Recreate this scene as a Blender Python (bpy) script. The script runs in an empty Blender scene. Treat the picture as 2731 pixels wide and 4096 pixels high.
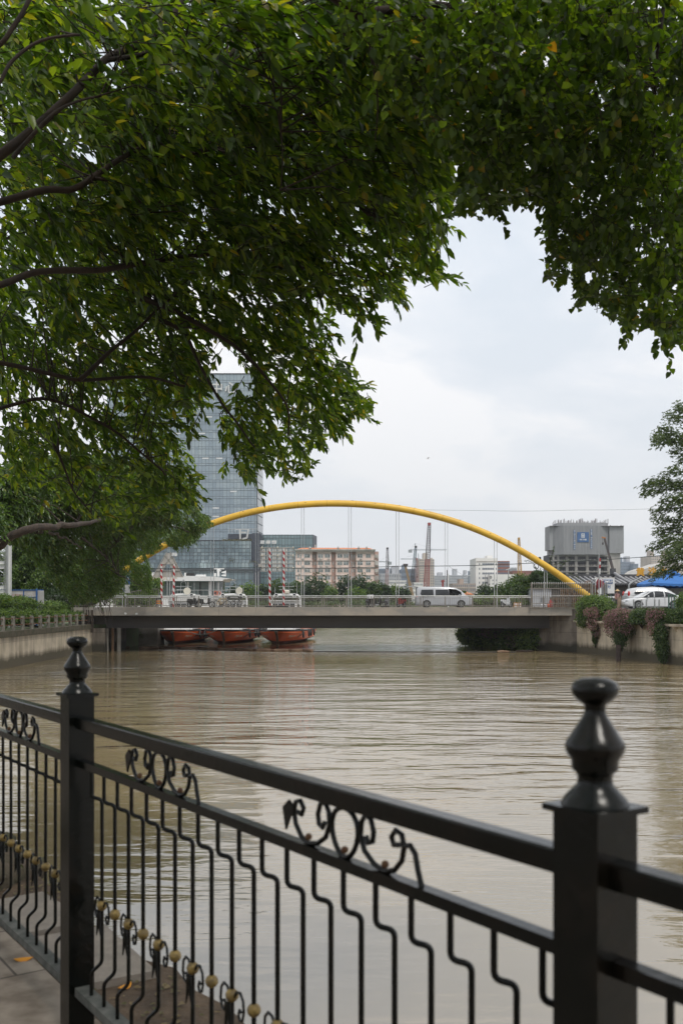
import bpy, math, random
import numpy as np
from mathutils import Vector, Matrix, noise as mnoise
from mathutils.geometry import tessellate_polygon

# ---------------------------------------------------------------- camera
SC = bpy.context.scene
COL = SC.collection
F = 3983.0            # focal length in source pixels (frame 2731 x 4096)
HX, HY = 1365.5, 2415.0
E = 1.55              # eye height over the promenade
WATER = E - 4.32

cam_d = bpy.data.cameras.new("camera"); cam = bpy.data.objects.new("camera", cam_d); COL.objects.link(cam)
cam.location = (0, 0, E); cam.rotation_euler = (math.radians(90), 0, 0)
cam_d.sensor_fit = 'VERTICAL'; cam_d.sensor_height = 36.0; cam_d.sensor_width = 24.0
cam_d.lens = F / 4096 * 36.0
cam_d.shift_y = (HY - 2048) / 4096
cam_d.clip_start = 0.05; cam_d.clip_end = 6000
cam_d.dof.use_dof = True; cam_d.dof.focus_distance = 60; cam_d.dof.aperture_fstop = 5.0
SC.camera = cam

# ---------------------------------------------------------------- world, sun, exposure
SUN_EL, SUN_AZ = math.radians(58), math.radians(152)
w = bpy.data.worlds.new("World"); SC.world = w; w.use_nodes = True
nt = w.node_tree; nt.nodes.clear()
def N(t, nt_, **kw):
    n = nt_.nodes.new(t)
    for k, v in kw.items(): setattr(n, k, v)
    return n
out = N('ShaderNodeOutputWorld', nt); bg = N('ShaderNodeBackground', nt); bg.inputs['Strength'].default_value = 0.1
sky = N('ShaderNodeTexSky', nt); sky.sky_type = 'NISHITA'; sky.sun_disc = False
sky.sun_elevation = SUN_EL; sky.sun_rotation = SUN_AZ; sky.dust_density = 3.0; sky.air_density = 1.2
tc = N('ShaderNodeTexCoord', nt); sep = N('ShaderNodeSeparateXYZ', nt)
nt.links.new(tc.outputs['Generated'], sep.inputs[0])
mz = N('ShaderNodeMath', nt, operation='MAXIMUM'); mz.inputs[1].default_value = 0.0
nt.links.new(sep.outputs['Z'], mz.inputs[0])
az = N('ShaderNodeMath', nt, operation='ADD'); az.inputs[1].default_value = 0.55
nt.links.new(mz.outputs[0], az.inputs[0])
dv = N('ShaderNodeVectorMath', nt, operation='DIVIDE'); cb = N('ShaderNodeCombineXYZ', nt)
for i in range(3): nt.links.new(az.outputs[0], cb.inputs[i])
nt.links.new(tc.outputs['Generated'], dv.inputs[0]); nt.links.new(cb.outputs[0], dv.inputs[1])
n1 = N('ShaderNodeTexNoise', nt); n1.inputs['Scale'].default_value = 2.6; n1.inputs['Detail'].default_value = 7; n1.inputs['Roughness'].default_value = 0.56; n1.inputs['Distortion'].default_value = 0.25
mpw = N('ShaderNodeMapping', nt); mpw.inputs['Location'].default_value = (3.1, 1.35, 7.3); mpw.inputs['Scale'].default_value = (1.0, 1.5, 1.3)
nt.links.new(dv.outputs[0], mpw.inputs[0]); nt.links.new(mpw.outputs[0], n1.inputs['Vector'])
rp = N('ShaderNodeValToRGB', nt)
rp.color_ramp.elements[0].position = 0.40; rp.color_ramp.elements[0].color = (6.1, 6.6, 7.2, 1)
rp.color_ramp.elements[1].position = 0.58; rp.color_ramp.elements[1].color = (8.6, 8.5, 8.5, 1)
e = rp.color_ramp.elements.new(0.5); e.color = (7.0, 7.3, 7.75, 1)
nt.links.new(n1.outputs['Fac'], rp.inputs[0])
# thin grey veil towards the horizon
hr = N('ShaderNodeMapRange', nt); hr.inputs['From Min'].default_value = 0.0; hr.inputs['From Max'].default_value = 0.33
hr.inputs['To Min'].default_value = 1.0; hr.inputs['To Max'].default_value = 0.0
nt.links.new(mz.outputs[0], hr.inputs['Value'])
mh = N('ShaderNodeMix', nt, data_type='RGBA'); mh.inputs['B'].default_value = (6.35, 6.5, 6.75, 1)
nt.links.new(hr.outputs[0], mh.inputs['Factor']); nt.links.new(rp.outputs[0], mh.inputs['A'])
mx = N('ShaderNodeMix', nt, data_type='RGBA'); mx.inputs['Factor'].default_value = 0.93
nt.links.new(sky.outputs[0], mx.inputs['A']); nt.links.new(mh.outputs['Result'], mx.inputs['B'])
nt.links.new(mx.outputs['Result'], bg.inputs['Color']); nt.links.new(bg.outputs[0], out.inputs['Surface'])

sun_d = bpy.data.lights.new("sun", 'SUN'); sun_d.energy = 1.5; sun_d.angle = math.radians(14); sun_d.color = (1, 0.95, 0.87)
sun = bpy.data.objects.new("sun", sun_d); COL.objects.link(sun)
# light comes from azimuth SUN_AZ (behind the camera), elevation SUN_EL
sdir = Vector((math.sin(SUN_AZ) * math.cos(SUN_EL), math.cos(SUN_AZ) * math.cos(SUN_EL), math.sin(SUN_EL)))
sun.rotation_euler = sdir.to_track_quat('Z', 'Y').to_euler(); sun.location = (0, -5, 40)

vs = SC.view_settings; vs.view_transform = 'Standard'; vs.look = 'None'; vs.exposure = 0.42; vs.gamma = 1.0; vs.use_curve_mapping = False
cy = SC.cycles
cy.max_bounces = 10; cy.diffuse_bounces = 5; cy.transmission_bounces = 8; cy.glossy_bounces = 4; cy.transparent_max_bounces = 8
cy.use_denoising = True; cy.sample_clamp_indirect = 6.0; cy.caustics_reflective = False; cy.caustics_refractive = False
cy.volume_bounces = 0

# ---------------------------------------------------------------- helpers
def P(px, py, D):
    return Vector(((px - HX) / F * D, D, E - (py - HY) / F * D))
def ZP(py, D): return E - (py - HY) / F * D
def XP(px, D): return (px - HX) / F * D

def rgba(c): return (c[0], c[1], c[2], 1.0)
MATS = {}
def mat(name, c, c2=None, scale=3.0, rough=0.6, metal=0.0, bump=0.0, bscale=None, stretch=(1, 1, 1), lo=0.35, hi=0.65, spec=0.5, detail=6):
    """principled material whose colour wanders between c and c2 by object-space noise"""
    if name in MATS: return MATS[name]
    m = bpy.data.materials.new(name); m.use_nodes = True; t = m.node_tree
    b = t.nodes['Principled BSDF']; b.inputs['Roughness'].default_value = rough; b.inputs['Metallic'].default_value = metal
    b.inputs['Specular IOR Level'].default_value = spec
    tcn = N('ShaderNodeTexCoord', t); mp = N('ShaderNodeMapping', t); mp.inputs['Scale'].default_value = stretch
    t.links.new(tcn.outputs['Object'], mp.inputs[0])
    if c2 is None: c2 = tuple(v * 0.8 for v in c)
    nz = N('ShaderNodeTexNoise', t); nz.inputs['Scale'].default_value = scale; nz.inputs['Detail'].default_value = detail; nz.inputs['Roughness'].default_value = 0.6
    t.links.new(mp.outputs[0], nz.inputs['Vector'])
    r = N('ShaderNodeValToRGB', t); r.color_ramp.elements[0].position = lo; r.color_ramp.elements[1].position = hi
    r.color_ramp.elements[0].color = rgba(c); r.color_ramp.elements[1].color = rgba(c2)
    t.links.new(nz.outputs['Fac'], r.inputs[0]); t.links.new(r.outputs[0], b.inputs['Base Color'])
    if bump:
        n2 = N('ShaderNodeTexNoise', t); n2.inputs['Scale'].default_value = bscale or scale * 4; n2.inputs['Detail'].default_value = 5
        t.links.new(mp.outputs[0], n2.inputs['Vector'])
        bp = N('ShaderNodeBump', t); bp.inputs['Strength'].default_value = 0.6; bp.inputs['Distance'].default_value = bump
        t.links.new(n2.outputs['Fac'], bp.inputs['Height']); t.links.new(bp.outputs[0], b.inputs['Normal'])
    MATS[name] = m
    return m

def leafmat(name, cols, trans=0.35, rough=0.38, tcol=None, spec=0.5):
    """leaf: per-leaf random colour, glossy coat and light passing through the blade"""
    if name in MATS: return MATS[name]
    m = bpy.data.materials.new(name); m.use_nodes = True; t = m.node_tree
    b = t.nodes['Principled BSDF']; o = t.nodes['Material Output']
    b.inputs['Roughness'].default_value = rough; b.inputs['Specular IOR Level'].default_value = spec
    g = N('ShaderNodeNewGeometry', t); r = N('ShaderNodeValToRGB', t)
    els = r.color_ramp.elements
    while len(els) < len(cols): els.new(0.5)
    for i, (p, c) in enumerate(cols): els[i].position = p; els[i].color = rgba(c)
    t.links.new(g.outputs['Random Per Island'], r.inputs[0]); t.links.new(r.outputs[0], b.inputs['Base Color'])
    tr = N('ShaderNodeBsdfTranslucent', t); mc = N('ShaderNodeMix', t, data_type='RGBA', blend_type='MULTIPLY'); mc.inputs['Factor'].default_value = 1
    mc.inputs['B'].default_value = rgba(tcol or (2.3, 2.1, 0.9))
    t.links.new(r.outputs[0], mc.inputs['A']); t.links.new(mc.outputs['Result'], tr.inputs['Color'])
    ms = N('ShaderNodeMixShader', t); ms.inputs[0].default_value = trans
    t.links.new(b.outputs[0], ms.inputs[1]); t.links.new(tr.outputs[0], ms.inputs[2]); t.links.new(ms.outputs[0], o.inputs['Surface'])
    MATS[name] = m
    return m

class MB:
    """collects shapes and links them as one mesh object"""
    def __init__(s): s.v = []; s.f = []
    def add(s, vs, fs):
        b = len(s.v); s.v.extend([tuple(v) for v in vs]); s.f.extend([tuple(i + b for i in f) for f in fs]); return s
    def box(s, x0, x1, y0, y1, z0, z1, rz=0.0, rx=0.0, ry=0.0):
        c = Vector(((x0 + x1) / 2, (y0 + y1) / 2, (z0 + z1) / 2)); h = Vector((abs(x1 - x0) / 2, abs(y1 - y0) / 2, abs(z1 - z0) / 2))
        vs = [Vector((sx * h.x, sy * h.y, sz * h.z)) for sz in (-1, 1) for sy in (-1, 1) for sx in (-1, 1)]
        if rz or rx or ry:
            M = Matrix.Rotation(rz, 3, 'Z') @ Matrix.Rotation(ry, 3, 'Y') @ Matrix.Rotation(rx, 3, 'X'); vs = [M @ v for v in vs]
        return s.add([v + c for v in vs], [(0, 2, 3, 1), (4, 5, 7, 6), (0, 1, 5, 4), (2, 6, 7, 3), (0, 4, 6, 2), (1, 3, 7, 5)])
    def beam(s, a, b, wd, hg=None, up=(0, 0, 1)):
        a = Vector(a); b = Vector(b); hg = hg or wd; t = (b - a).normalized(); u = Vector(up)
        if abs(t.dot(u)) > 0.98: u = Vector((0, 1, 0))
        sd = t.cross(u).normalized() * wd / 2; uu = sd.cross(t).normalized() * hg / 2
        vs = [p + i * sd + j * uu for p in (a, b) for i, j in ((-1, -1), (1, -1), (1, 1), (-1, 1))]
        return s.add(vs, [(3, 2, 1, 0), (4, 5, 6, 7), (0, 1, 5, 4), (1, 2, 6, 5), (2, 3, 7, 6), (3, 0, 4, 7)])
    def tube(s, pts, r, n=8, caps=True):
        pts = [Vector(p) for p in pts]; k = len(pts); rs = r if isinstance(r, (list, tuple)) else [r] * k
        ring = []; prev = None
        for i, p in enumerate(pts):
            t = (pts[min(i + 1, k - 1)] - pts[max(i - 1, 0)]).normalized()
            if prev is None:
                a = Vector((0, 0, 1)) if abs(t.z) < 0.9 else Vector((0, 1, 0)); u = t.cross(a).normalized()
            else:
                u = (prev - t * prev.dot(t)); u = u.normalized() if u.length > 1e-6 else t.orthogonal().normalized()
            prev = u; w_ = t.cross(u)
            ring.append([p + (u * math.cos(2 * math.pi * j / n) + w_ * math.sin(2 * math.pi * j / n)) * rs[i] for j in range(n)])
        vs = [v for rg in ring for v in rg]; fs = []
        for i in range(k - 1):
            for j in range(n):
                fs.append((i * n + j, i * n + (j + 1) % n, (i + 1) * n + (j + 1) % n, (i + 1) * n + j))
        if caps: fs.append(tuple(range(n))[::-1]); fs.append(tuple((k - 1) * n + j for j in range(n)))
        return s.add(vs, fs)
    def lathe(s, c, prof, n=16):
        c = Vector(c); vs = []; fs = []
        for r, z in prof:
            for j in range(n): vs.append(c + Vector((r * math.cos(2 * math.pi * j / n), r * math.sin(2 * math.pi * j / n), z)))
        for i in range(len(prof) - 1):
            for j in range(n): fs.append((i * n + j, i * n + (j + 1) % n, (i + 1) * n + (j + 1) % n, (i + 1) * n + j))
        fs.append(tuple(range(n))[::-1]); fs.append(tuple((len(prof) - 1) * n + j for j in range(n)))
        return s.add(vs, fs)
    def ball(s, c, r, n=12, m=8, sq=(1, 1, 1)):
        c = Vector(c); vs = []; fs = []
        for i in range(m + 1):
            a = math.pi * i / m
            for j in range(n):
                b = 2 * math.pi * j / n
                vs.append(c + Vector((r * sq[0] * math.sin(a) * math.cos(b), r * sq[1] * math.sin(a) * math.sin(b), -r * sq[2] * math.cos(a))))
        for i in range(m):
            for j in range(n): fs.append((i * n + j, i * n + (j + 1) % n, (i + 1) * n + (j + 1) % n, (i + 1) * n + j))
        return s.add(vs, fs)
    def prism(s, poly, fn, a, b):
        """poly of 2-D points carried by fn(p, t) to 3-D at t = a and t = b"""
        n = len(poly); tri = tessellate_polygon([[Vector((p[0], p[1], 0)) for p in poly]])
        vs = [fn(p, a) for p in poly] + [fn(p, b) for p in poly]
        fs = [tuple(t) for t in tri] + [tuple(i + n for i in t[::-1]) for t in tri]
        fs += [(i, (i + 1) % n, (i + 1) % n + n, i + n) for i in range(n)]
        return s.add(vs, fs)
    def prismY(s, poly, y0, y1): return s.prism(poly, lambda p, t: Vector((p[0], t, p[1])), y0, y1)
    def prismZ(s, poly, z0, z1): return s.prism(poly, lambda p, t: Vector((p[0], p[1], t)), z0, z1)
    def prismX(s, poly, x0, x1): return s.prism(poly, lambda p, t: Vector((t, p[0], p[1])), x0, x1)
    def quad(s, a, b, c, d): return s.add([a, b, c, d], [(0, 1, 2, 3)])
    def build(s, name, m, parent=None, smooth=None, root=None, fixn=True):
        me = bpy.data.meshes.new(name)
        off = Vector((0, 0, 0)); r = parent
        while r is not None:
            off += Vector(r.location); r = r.parent
        me.from_pydata([(v[0] - off.x, v[1] - off.y, v[2] - off.z) for v in s.v], [], s.f)
        if fixn:
            import bmesh
            bm = bmesh.new(); bm.from_mesh(me); bmesh.ops.recalc_face_normals(bm, faces=bm.faces[:]); bm.to_mesh(me); bm.free()
        me.materials.append(m)
        if smooth is not None:
            me.shade_smooth(); me.set_sharp_from_angle(angle=math.radians(smooth))
        me.update()
        o = bpy.data.objects.new(name, me); COL.objects.link(o)
        if parent is not None: o.parent = parent
        return o

def tag(o, label=None, cat=None, group=None, kind=None):
    if label: o['label'] = label
    if cat: o['category'] = cat
    if group: o['group'] = group
    if kind: o['kind'] = kind
    return o
def thing(name, label, cat, loc=(0, 0, 0), rz=0.0, group=None):
    o = bpy.data.objects.new(name, None); COL.objects.link(o); o.empty_display_size = 0.2
    o.location = loc; o.rotation_euler = (0, 0, rz); return tag(o, label, cat, group)
def solo(name, mb, m, label, cat, group=None, smooth=None, kind=None):
    """a thing that is one mesh, its origin moved to the middle of its base"""
    xs = [v[0] for v in mb.v]; ys = [v[1] for v in mb.v]; zs = [v[2] for v in mb.v]
    c = ((min(xs) + max(xs)) / 2, (min(ys) + max(ys)) / 2, min(zs))
    mb.v = [(v[0] - c[0], v[1] - c[1], v[2] - c[2]) for v in mb.v]
    o = mb.build(name, m, None, smooth); o.location = c; return tag(o, label, cat, group, kind)
def dup(root, loc=None, rz=None, label=None, group=None):
    r = root.copy(); COL.objects.link(r)
    if loc is not None: r.location = loc
    if rz is not None: r.rotation_euler = (0, 0, rz)
    if label: r['label'] = label
    if group: r['group'] = group
    for ch in list(root.children):
        c = ch.copy(); COL.objects.link(c); c.parent = r
        for g in list(ch.children):
            d = g.copy(); COL.objects.link(d); d.parent = c
    return r
def text_geo(body, size=1.0, depth=0.0, bold=0.0):
    """flat lettering geometry, centred, in x (right) and y (up)"""
    cu = bpy.data.curves.new('lettering', 'FONT'); cu.body = body; cu.size = size; cu.align_x = 'CENTER'; cu.align_y = 'CENTER'
    cu.extrude = depth; cu.offset = bold; cu.resolution_u = 3
    ob = bpy.data.objects.new('lettering', cu); COL.objects.link(ob)
    dg = bpy.context.evaluated_depsgraph_get(); me = bpy.data.meshes.new_from_object(ob.evaluated_get(dg))
    vs = [tuple(v.co) for v in me.vertices]; fs = [tuple(p.vertices) for p in me.polygons]
    bpy.data.objects.remove(ob); bpy.data.curves.remove(cu); bpy.data.meshes.remove(me)
    return vs, fs
def text_mb(body, size, c, depth=0.0, bold=0.0, sx=1.0, right=(1, 0, 0), up=(0, 0, 1), sz=1.0):
    vs, fs = text_geo(body, size, depth, bold); R = Vector(right).normalized(); U = Vector(up).normalized(); Nn = R.cross(U); c = Vector(c)
    xs = [v[0] for v in vs]; ys = [v[1] for v in vs]; mx_ = (min(xs) + max(xs)) / 2; my_ = (min(ys) + max(ys)) / 2
    m = MB(); m.add([c + R * (v[0] - mx_) * sx + U * (v[1] - my_) * sz + Nn * v[2] for v in vs], fs); return m

# ---- foliage by numpy
RNG = np.random.default_rng(7)
def nrm(a): return a / np.maximum(np.linalg.norm(a, axis=1, keepdims=True), 1e-9)
def mesh_np(name, V, Q, m, parent=None):
    me = bpy.data.meshes.new(name); off = np.zeros(3); r = parent
    while r is not None:
        off += np.array(r.location[:]); r = r.parent
    V = (V - off).astype(np.float32); k = Q.shape[1]
    me.vertices.add(len(V)); me.vertices.foreach_set('co', V.ravel())
    me.loops.add(Q.size); me.loops.foreach_set('vertex_index', Q.astype(np.int32).ravel())
    me.polygons.add(len(Q)); me.polygons.foreach_set('loop_start', np.arange(0, Q.size, k, dtype=np.int32))
    me.polygons.foreach_set('loop_total', np.full(len(Q), k, np.int32))
    me.materials.append(m); me.update(calc_edges=True); me.validate()
    o = bpy.data.objects.new(name, me); COL.objects.link(o)
    if parent is not None: o.parent = parent
    return o
def leaf_arrays(C, T, Nn, L, Wd, fold=0.12, curl=0.12, shape=(0.28, 0.5, 0.66, 0.4)):
    n = len(C); T = nrm(T); B = nrm(np.cross(T, Nn)); Nn = nrm(np.cross(B, T)); L = L[:, None]; Wd = Wd[:, None]
    a, wa, b, wb = shape; dz = np.zeros((n, 3)); dz[:, 2] = -1
    base = C; l1 = C + T * L * a + B * Wd * wa + Nn * Wd * fold * 2; r1 = C + T * L * a - B * Wd * wa + Nn * Wd * fold * 2
    l2 = C + T * L * b + B * Wd * wb + Nn * Wd * fold * 1.5 + dz * L * curl * .4; r2 = C + T * L * b - B * Wd * wb + Nn * Wd * fold * 1.5 + dz * L * curl * .4
    tip = C + T * L + dz * L * curl
    V = np.stack([base, l1, l2, tip, r2, r1], 1).reshape(-1, 3); i = np.arange(n)[:, None] * 6
    Q = np.concatenate([i + np.array([[0, 1, 2, 3]]), i + np.array([[0, 3, 4, 5]])], 1).reshape(-1, 4)
    return V, Q
def sprays(base, d, ln, nl, L, wr, droop=0.5, shape=(0.28, 0.5, 0.66, 0.4), spread=0.9, sag=0.25, jit=0.35, curl=0.12):
    """base (M,3), d (M,3) unit, ln (M,) twig length: nl leaves on each twig; returns leaf V,Q and twig V,Q"""
    M = len(base); t = (np.arange(nl) + 1.0) / nl; z = np.array([0, 0, 1.0])
    side = nrm(np.cross(d, z) + 1e-4)
    upv = nrm(np.cross(side, d))
    pos = base[:, None, :] + d[:, None, :] * (t[None, :, None] * ln[:, None, None]) - z * (sag * (t ** 2)[None, :, None] * ln[:, None, None])
    sg = np.where(np.arange(nl) % 2 == 0, 1.0, -1.0)[None, :, None]
    ang = spread * (1 - 0.75 * t)[None, :, None]
    T = d[:, None, :] * 1.0 + side[:, None, :] * sg * ang - z * droop * RNG.uniform(.5, 1.5, (M, nl, 1)) + RNG.normal(0, jit, (M, nl, 3))
    Nv = upv[:, None, :] + RNG.normal(0, 0.45, (M, nl, 3))
    Ls = L * RNG.uniform(.65, 1.2, (M, nl)); Ws = Ls * wr * RNG.uniform(.85, 1.15, (M, nl))
    V, Q = leaf_arrays(pos.reshape(-1, 3), T.reshape(-1, 3), Nv.reshape(-1, 3), Ls.ravel(), Ws.ravel(), shape=shape, curl=curl)
    # twigs: three-sided tapered sticks
    r0 = 0.0045 * (L / 0.1); a = base - d * 0.05; b = pos[:, nl // 2]; c = pos[:, -1]
    rings = []
    for p, r in ((a, r0), (b, r0 * .7), (c, r0 * .3)):
        for k in range(3):
            an = 2 * math.pi * k / 3; rings.append(p + side * math.cos(an) * r + upv * math.sin(an) * r)
    TV = np.stack(rings, 1).reshape(-1, 3); i = np.arange(M)[:, None] * 9; qs = []
    for g in (0, 3):
        for k in range(3): qs.append(i + np.array([[g + k, g + (k + 1) % 3, g + 3 + (k + 1) % 3, g + 3 + k]]))
    TQ = np.concatenate(qs, 1).reshape(-1, 4)
    return V, Q, TV, TQ
def inpoly(px, py, poly):
    c = np.zeros(len(px), bool); n = len(poly); j = n - 1
    for i in range(n):
        xi, yi = poly[i]; xj, yj = poly[j]
        if yi != yj:
            cc = ((yi > py) != (yj > py)) & (px < (xj - xi) * (py - yi) / (yj - yi) + xi); c ^= cc
        j = i
    return c
def proj(p):
    y = np.maximum(p[:, 1], 0.01)
    return p[:, 0] / y * F + HX, HY - (p[:, 2] - E) / y * F
def vnoise(p, s, seed=0.0):
    q = p / s + seed
    return np.array([mnoise.noise(Vector(a)) for a in q])
def blob_pts(lumps, n, shell=0.35):
    """points in the outer shell of ellipsoids (cx,cy,cz,rx,ry,rz)"""
    lumps = np.array(lumps, float); vol = (lumps[:, 3] * lumps[:, 4] + lumps[:, 4] * lumps[:, 5] + lumps[:, 3] * lumps[:, 5]); pick = RNG.choice(len(lumps), n, p=vol / vol.sum())
    u = nrm(RNG.normal(size=(n, 3))); r = 1 - shell * RNG.random(n) ** 1.5 + RNG.normal(0, .04, n)
    L_ = lumps[pick]; q = L_[:, :3] + u * L_[:, 3:6]; s = L_[:, 3:6].mean(1); k = 2.4 / s[:, None]; a = q * k
    w_ = np.sin(a[:, 0] * 1.7 + a[:, 2] * 2.3 + pick) * np.sin(a[:, 1] * 1.9 - a[:, 2] * 1.6 + 2 * pick) + .6 * np.sin(a[:, 0] * 4.1 + pick * 1.7) * np.sin(a[:, 2] * 4.6 + a[:, 1] * 3)
    r = r * (1 + .24 * w_) + np.abs(RNG.normal(0, .07, n)); return L_[:, :3] + u * r[:, None] * L_[:, 3:6], u
def leafage(pts, nv, size, wr=0.5, droop=0.3, rough_n=0.7, curl=.1):
    n = len(pts); T = RNG.normal(size=(n, 3)) * .8 + nv * .5; T[:, 2] -= droop
    Nv = nv + RNG.normal(0, rough_n, (n, 3)); L = size * RNG.uniform(.6, 1.3, n)
    return leaf_arrays(pts, T, Nv, L, L * wr, curl=curl)
# ================================================================ materials
M_CONC = mat('concrete', (.30, .28, .25), (.21, .19, .165), 1.2, .85, bump=.01)
M_DECK = mat('deck_concrete', (.34, .30, .25), (.25, .235, .21), .5, .85, bump=.008, stretch=(1, 1, 2.5), lo=.4, hi=.6)
M_GIRDER = mat('girder_steel', (.11, .10, .095), (.08, .075, .072), .6, .7, stretch=(.3, 1, 2))
M_RAILMET = mat('railing_metal', (.24, .22, .19), (.15, .13, .11), 2.0, .5, metal=.2)
M_TOPRAIL = mat('bright_rail', (.56, .56, .54), (.42, .42, .40), 2.0, .35, metal=.4)
M_STEEL = mat('galvanised', (.42, .43, .43), (.30, .31, .31), 2.0, .45, metal=.5)
M_YEL = mat('yellow_paint', (.72, .44, .04), (.58, .34, .03), .55, .42, bump=.004, bscale=1.5)
M_RUST = mat('rust', (.10, .035, .015), (.16, .07, .03), 6, .85)
M_IRON = mat('black_iron', (.0015, .0024, .0018), (.010, .007, .005), 9, .22, bump=.002, bscale=45, spec=.32, lo=.52, hi=.72)
M_GOLD = mat('gold_paint', (.32, .22, .065), (.12, .085, .04), 60, .45, metal=.3)
M_WHITE = mat('white_paint', (.74, .74, .73), (.62, .62, .60), 1.5, .4)
M_VAN = mat('silver_paint', (.44, .45, .47), (.40, .41, .43), .5, .25, metal=.15)
M_CARW = mat('white_car_paint', (.60, .61, .62), (.55, .56, .57), .5, .25)
M_GLASSD = mat('dark_glass', (.018, .02, .022), (.03, .032, .035), 2, .08)
M_BLACK = mat('black_rubber', (.015, .015, .016), (.03, .03, .03), 8, .7)
M_RED = mat('red_paint', (.42, .02, .018), (.34, .016, .016), 3, .5)
M_ORANGE = mat('orange_hull', (.7, .12, .035), (.55, .09, .03), .8, .5, stretch=(1, 1, 2))
M_BLUE = mat('blue_paint', (.03, .10, .28), (.025, .08, .22), 2, .5)
M_BARK = mat('bark', (.034, .020, .013), (.013, .009, .007), 9, .9, bump=.012, bscale=30, stretch=(1, 1, .35))
M_BARKL = mat('pale_bark', (.06, .043, .031), (.026, .019, .015), 6, .9, bump=.02, bscale=14, stretch=(1, 1, .35))
M_WOOD = mat('weathered_wood', (.20, .12, .07), (.12, .07, .04), 5, .85, stretch=(.3, 1, 3))

def wallmat(name, base, dark, moss, joint=None):
    """river wall: vertical run-off stains, horizontal joints, mossy tide band near the water"""
    m = bpy.data.materials.new(name); m.use_nodes = True; t = m.node_tree; b = t.nodes['Principled BSDF']; b.inputs['Roughness'].default_value = .9
    g = N('ShaderNodeNewGeometry', t); mp = N('ShaderNodeMapping', t); mp.inputs['Scale'].default_value = (1.1, 1.1, .16); t.links.new(g.outputs['Position'], mp.inputs[0])
    n = N('ShaderNodeTexNoise', t); n.inputs['Scale'].default_value = 1.1; n.inputs['Detail'].default_value = 8; n.inputs['Roughness'].default_value = .65; t.links.new(mp.outputs[0], n.inputs['Vector'])
    sz = N('ShaderNodeSeparateXYZ', t); t.links.new(g.outputs['Position'], sz.inputs[0])
    fa = N('ShaderNodeMapRange', t); fa.inputs['From Min'].default_value = .43; fa.inputs['From Max'].default_value = .60; t.links.new(n.outputs['Fac'], fa.inputs['Value'])
    gr = N('ShaderNodeMapRange', t); gr.inputs['From Min'].default_value = WATER + .6; gr.inputs['From Max'].default_value = WATER + 2.4; gr.inputs['To Min'].default_value = .45; t.links.new(sz.outputs['Z'], gr.inputs['Value'])
    ml = N('ShaderNodeMath', t, operation='MULTIPLY'); t.links.new(fa.outputs[0], ml.inputs[0]); t.links.new(gr.outputs[0], ml.inputs[1])
    # casting joints every metre
    jz = N('ShaderNodeMath', t, operation='MULTIPLY'); jz.inputs[1].default_value = 1 / 1.05; t.links.new(sz.outputs['Z'], jz.inputs[0]); jf = N('ShaderNodeMath', t, operation='FRACT'); t.links.new(jz.outputs[0], jf.inputs[0])
    jl = N('ShaderNodeMath', t, operation='LESS_THAN'); jl.inputs[1].default_value = .035; t.links.new(jf.outputs[0], jl.inputs[0]); jm = N('ShaderNodeMath', t, operation='MULTIPLY_ADD'); jm.inputs[1].default_value = .6; jm.use_clamp = True
    t.links.new(jl.outputs[0], jm.inputs[0]); t.links.new(ml.outputs[0], jm.inputs[2])
    r = N('ShaderNodeMix', t, data_type='RGBA'); r.inputs['A'].default_value = rgba(base); r.inputs['B'].default_value = rgba(dark); t.links.new(jm.outputs[0], r.inputs['Factor'])
    n2 = N('ShaderNodeTexNoise', t); n2.inputs['Scale'].default_value = .9; n2.inputs['Detail'].default_value = 6; t.links.new(g.outputs['Position'], n2.inputs['Vector'])
    mm = N('ShaderNodeMix', t, data_type='RGBA', blend_type='MULTIPLY'); mm.inputs['Factor'].default_value = .55
    r2 = N('ShaderNodeValToRGB', t); r2.color_ramp.elements[0].position = .3; r2.color_ramp.elements[0].color = (.55, .55, .5, 1); r2.color_ramp.elements[1].position = .6
    t.links.new(n2.outputs['Fac'], r2.inputs[0]); t.links.new(r.outputs['Result'], mm.inputs['A']); t.links.new(r2.outputs[0], mm.inputs['B'])
    sp = N('ShaderNodeSeparateXYZ', t); t.links.new(g.outputs['Position'], sp.inputs[0])
    mr = N('ShaderNodeMapRange', t); mr.inputs['From Min'].default_value = WATER + .55; mr.inputs['From Max'].default_value = WATER + 1.0; mr.inputs['To Min'].default_value = 1; mr.inputs['To Max'].default_value = 0
    ad = N('ShaderNodeMath', t, operation='MULTIPLY_ADD'); ad.inputs[1].default_value = -.9; 
    t.links.new(n.outputs['Fac'], ad.inputs[0]); 
    zz = N('ShaderNodeMath', t, operation='ADD'); zz.inputs[1].default_value = .45; t.links.new(sp.outputs['Z'], zz.inputs[0]); t.links.new(zz.outputs[0], ad.inputs[2])
    t.links.new(ad.outputs[0], mr.inputs['Value'])
    m3 = N('ShaderNodeMix', t, data_type='RGBA'); m3.inputs['B'].default_value = rgba(moss); t.links.new(mr.outputs[0], m3.inputs['Factor']); t.links.new(mm.outputs['Result'], m3.inputs['A'])
    t.links.new(m3.outputs['Result'], b.inputs['Base Color'])
    bp = N('ShaderNodeBump', t); bp.inputs['Distance'].default_value = .03; bp.inputs['Strength'].default_value = .5; t.links.new(n2.outputs['Fac'], bp.inputs['Height']); t.links.new(bp.outputs[0], b.inputs['Normal'])
    MATS[name] = m; return m
M_WALL = wallmat('stained_wall', (.66, .57, .44), (.36, .30, .23), (.10, .085, .055))
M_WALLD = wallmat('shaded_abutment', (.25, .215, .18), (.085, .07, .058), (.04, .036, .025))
M_EARTH = mat('earth', (.10, .075, .05), (.06, .045, .03), 3, .95, bump=.03)

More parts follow.
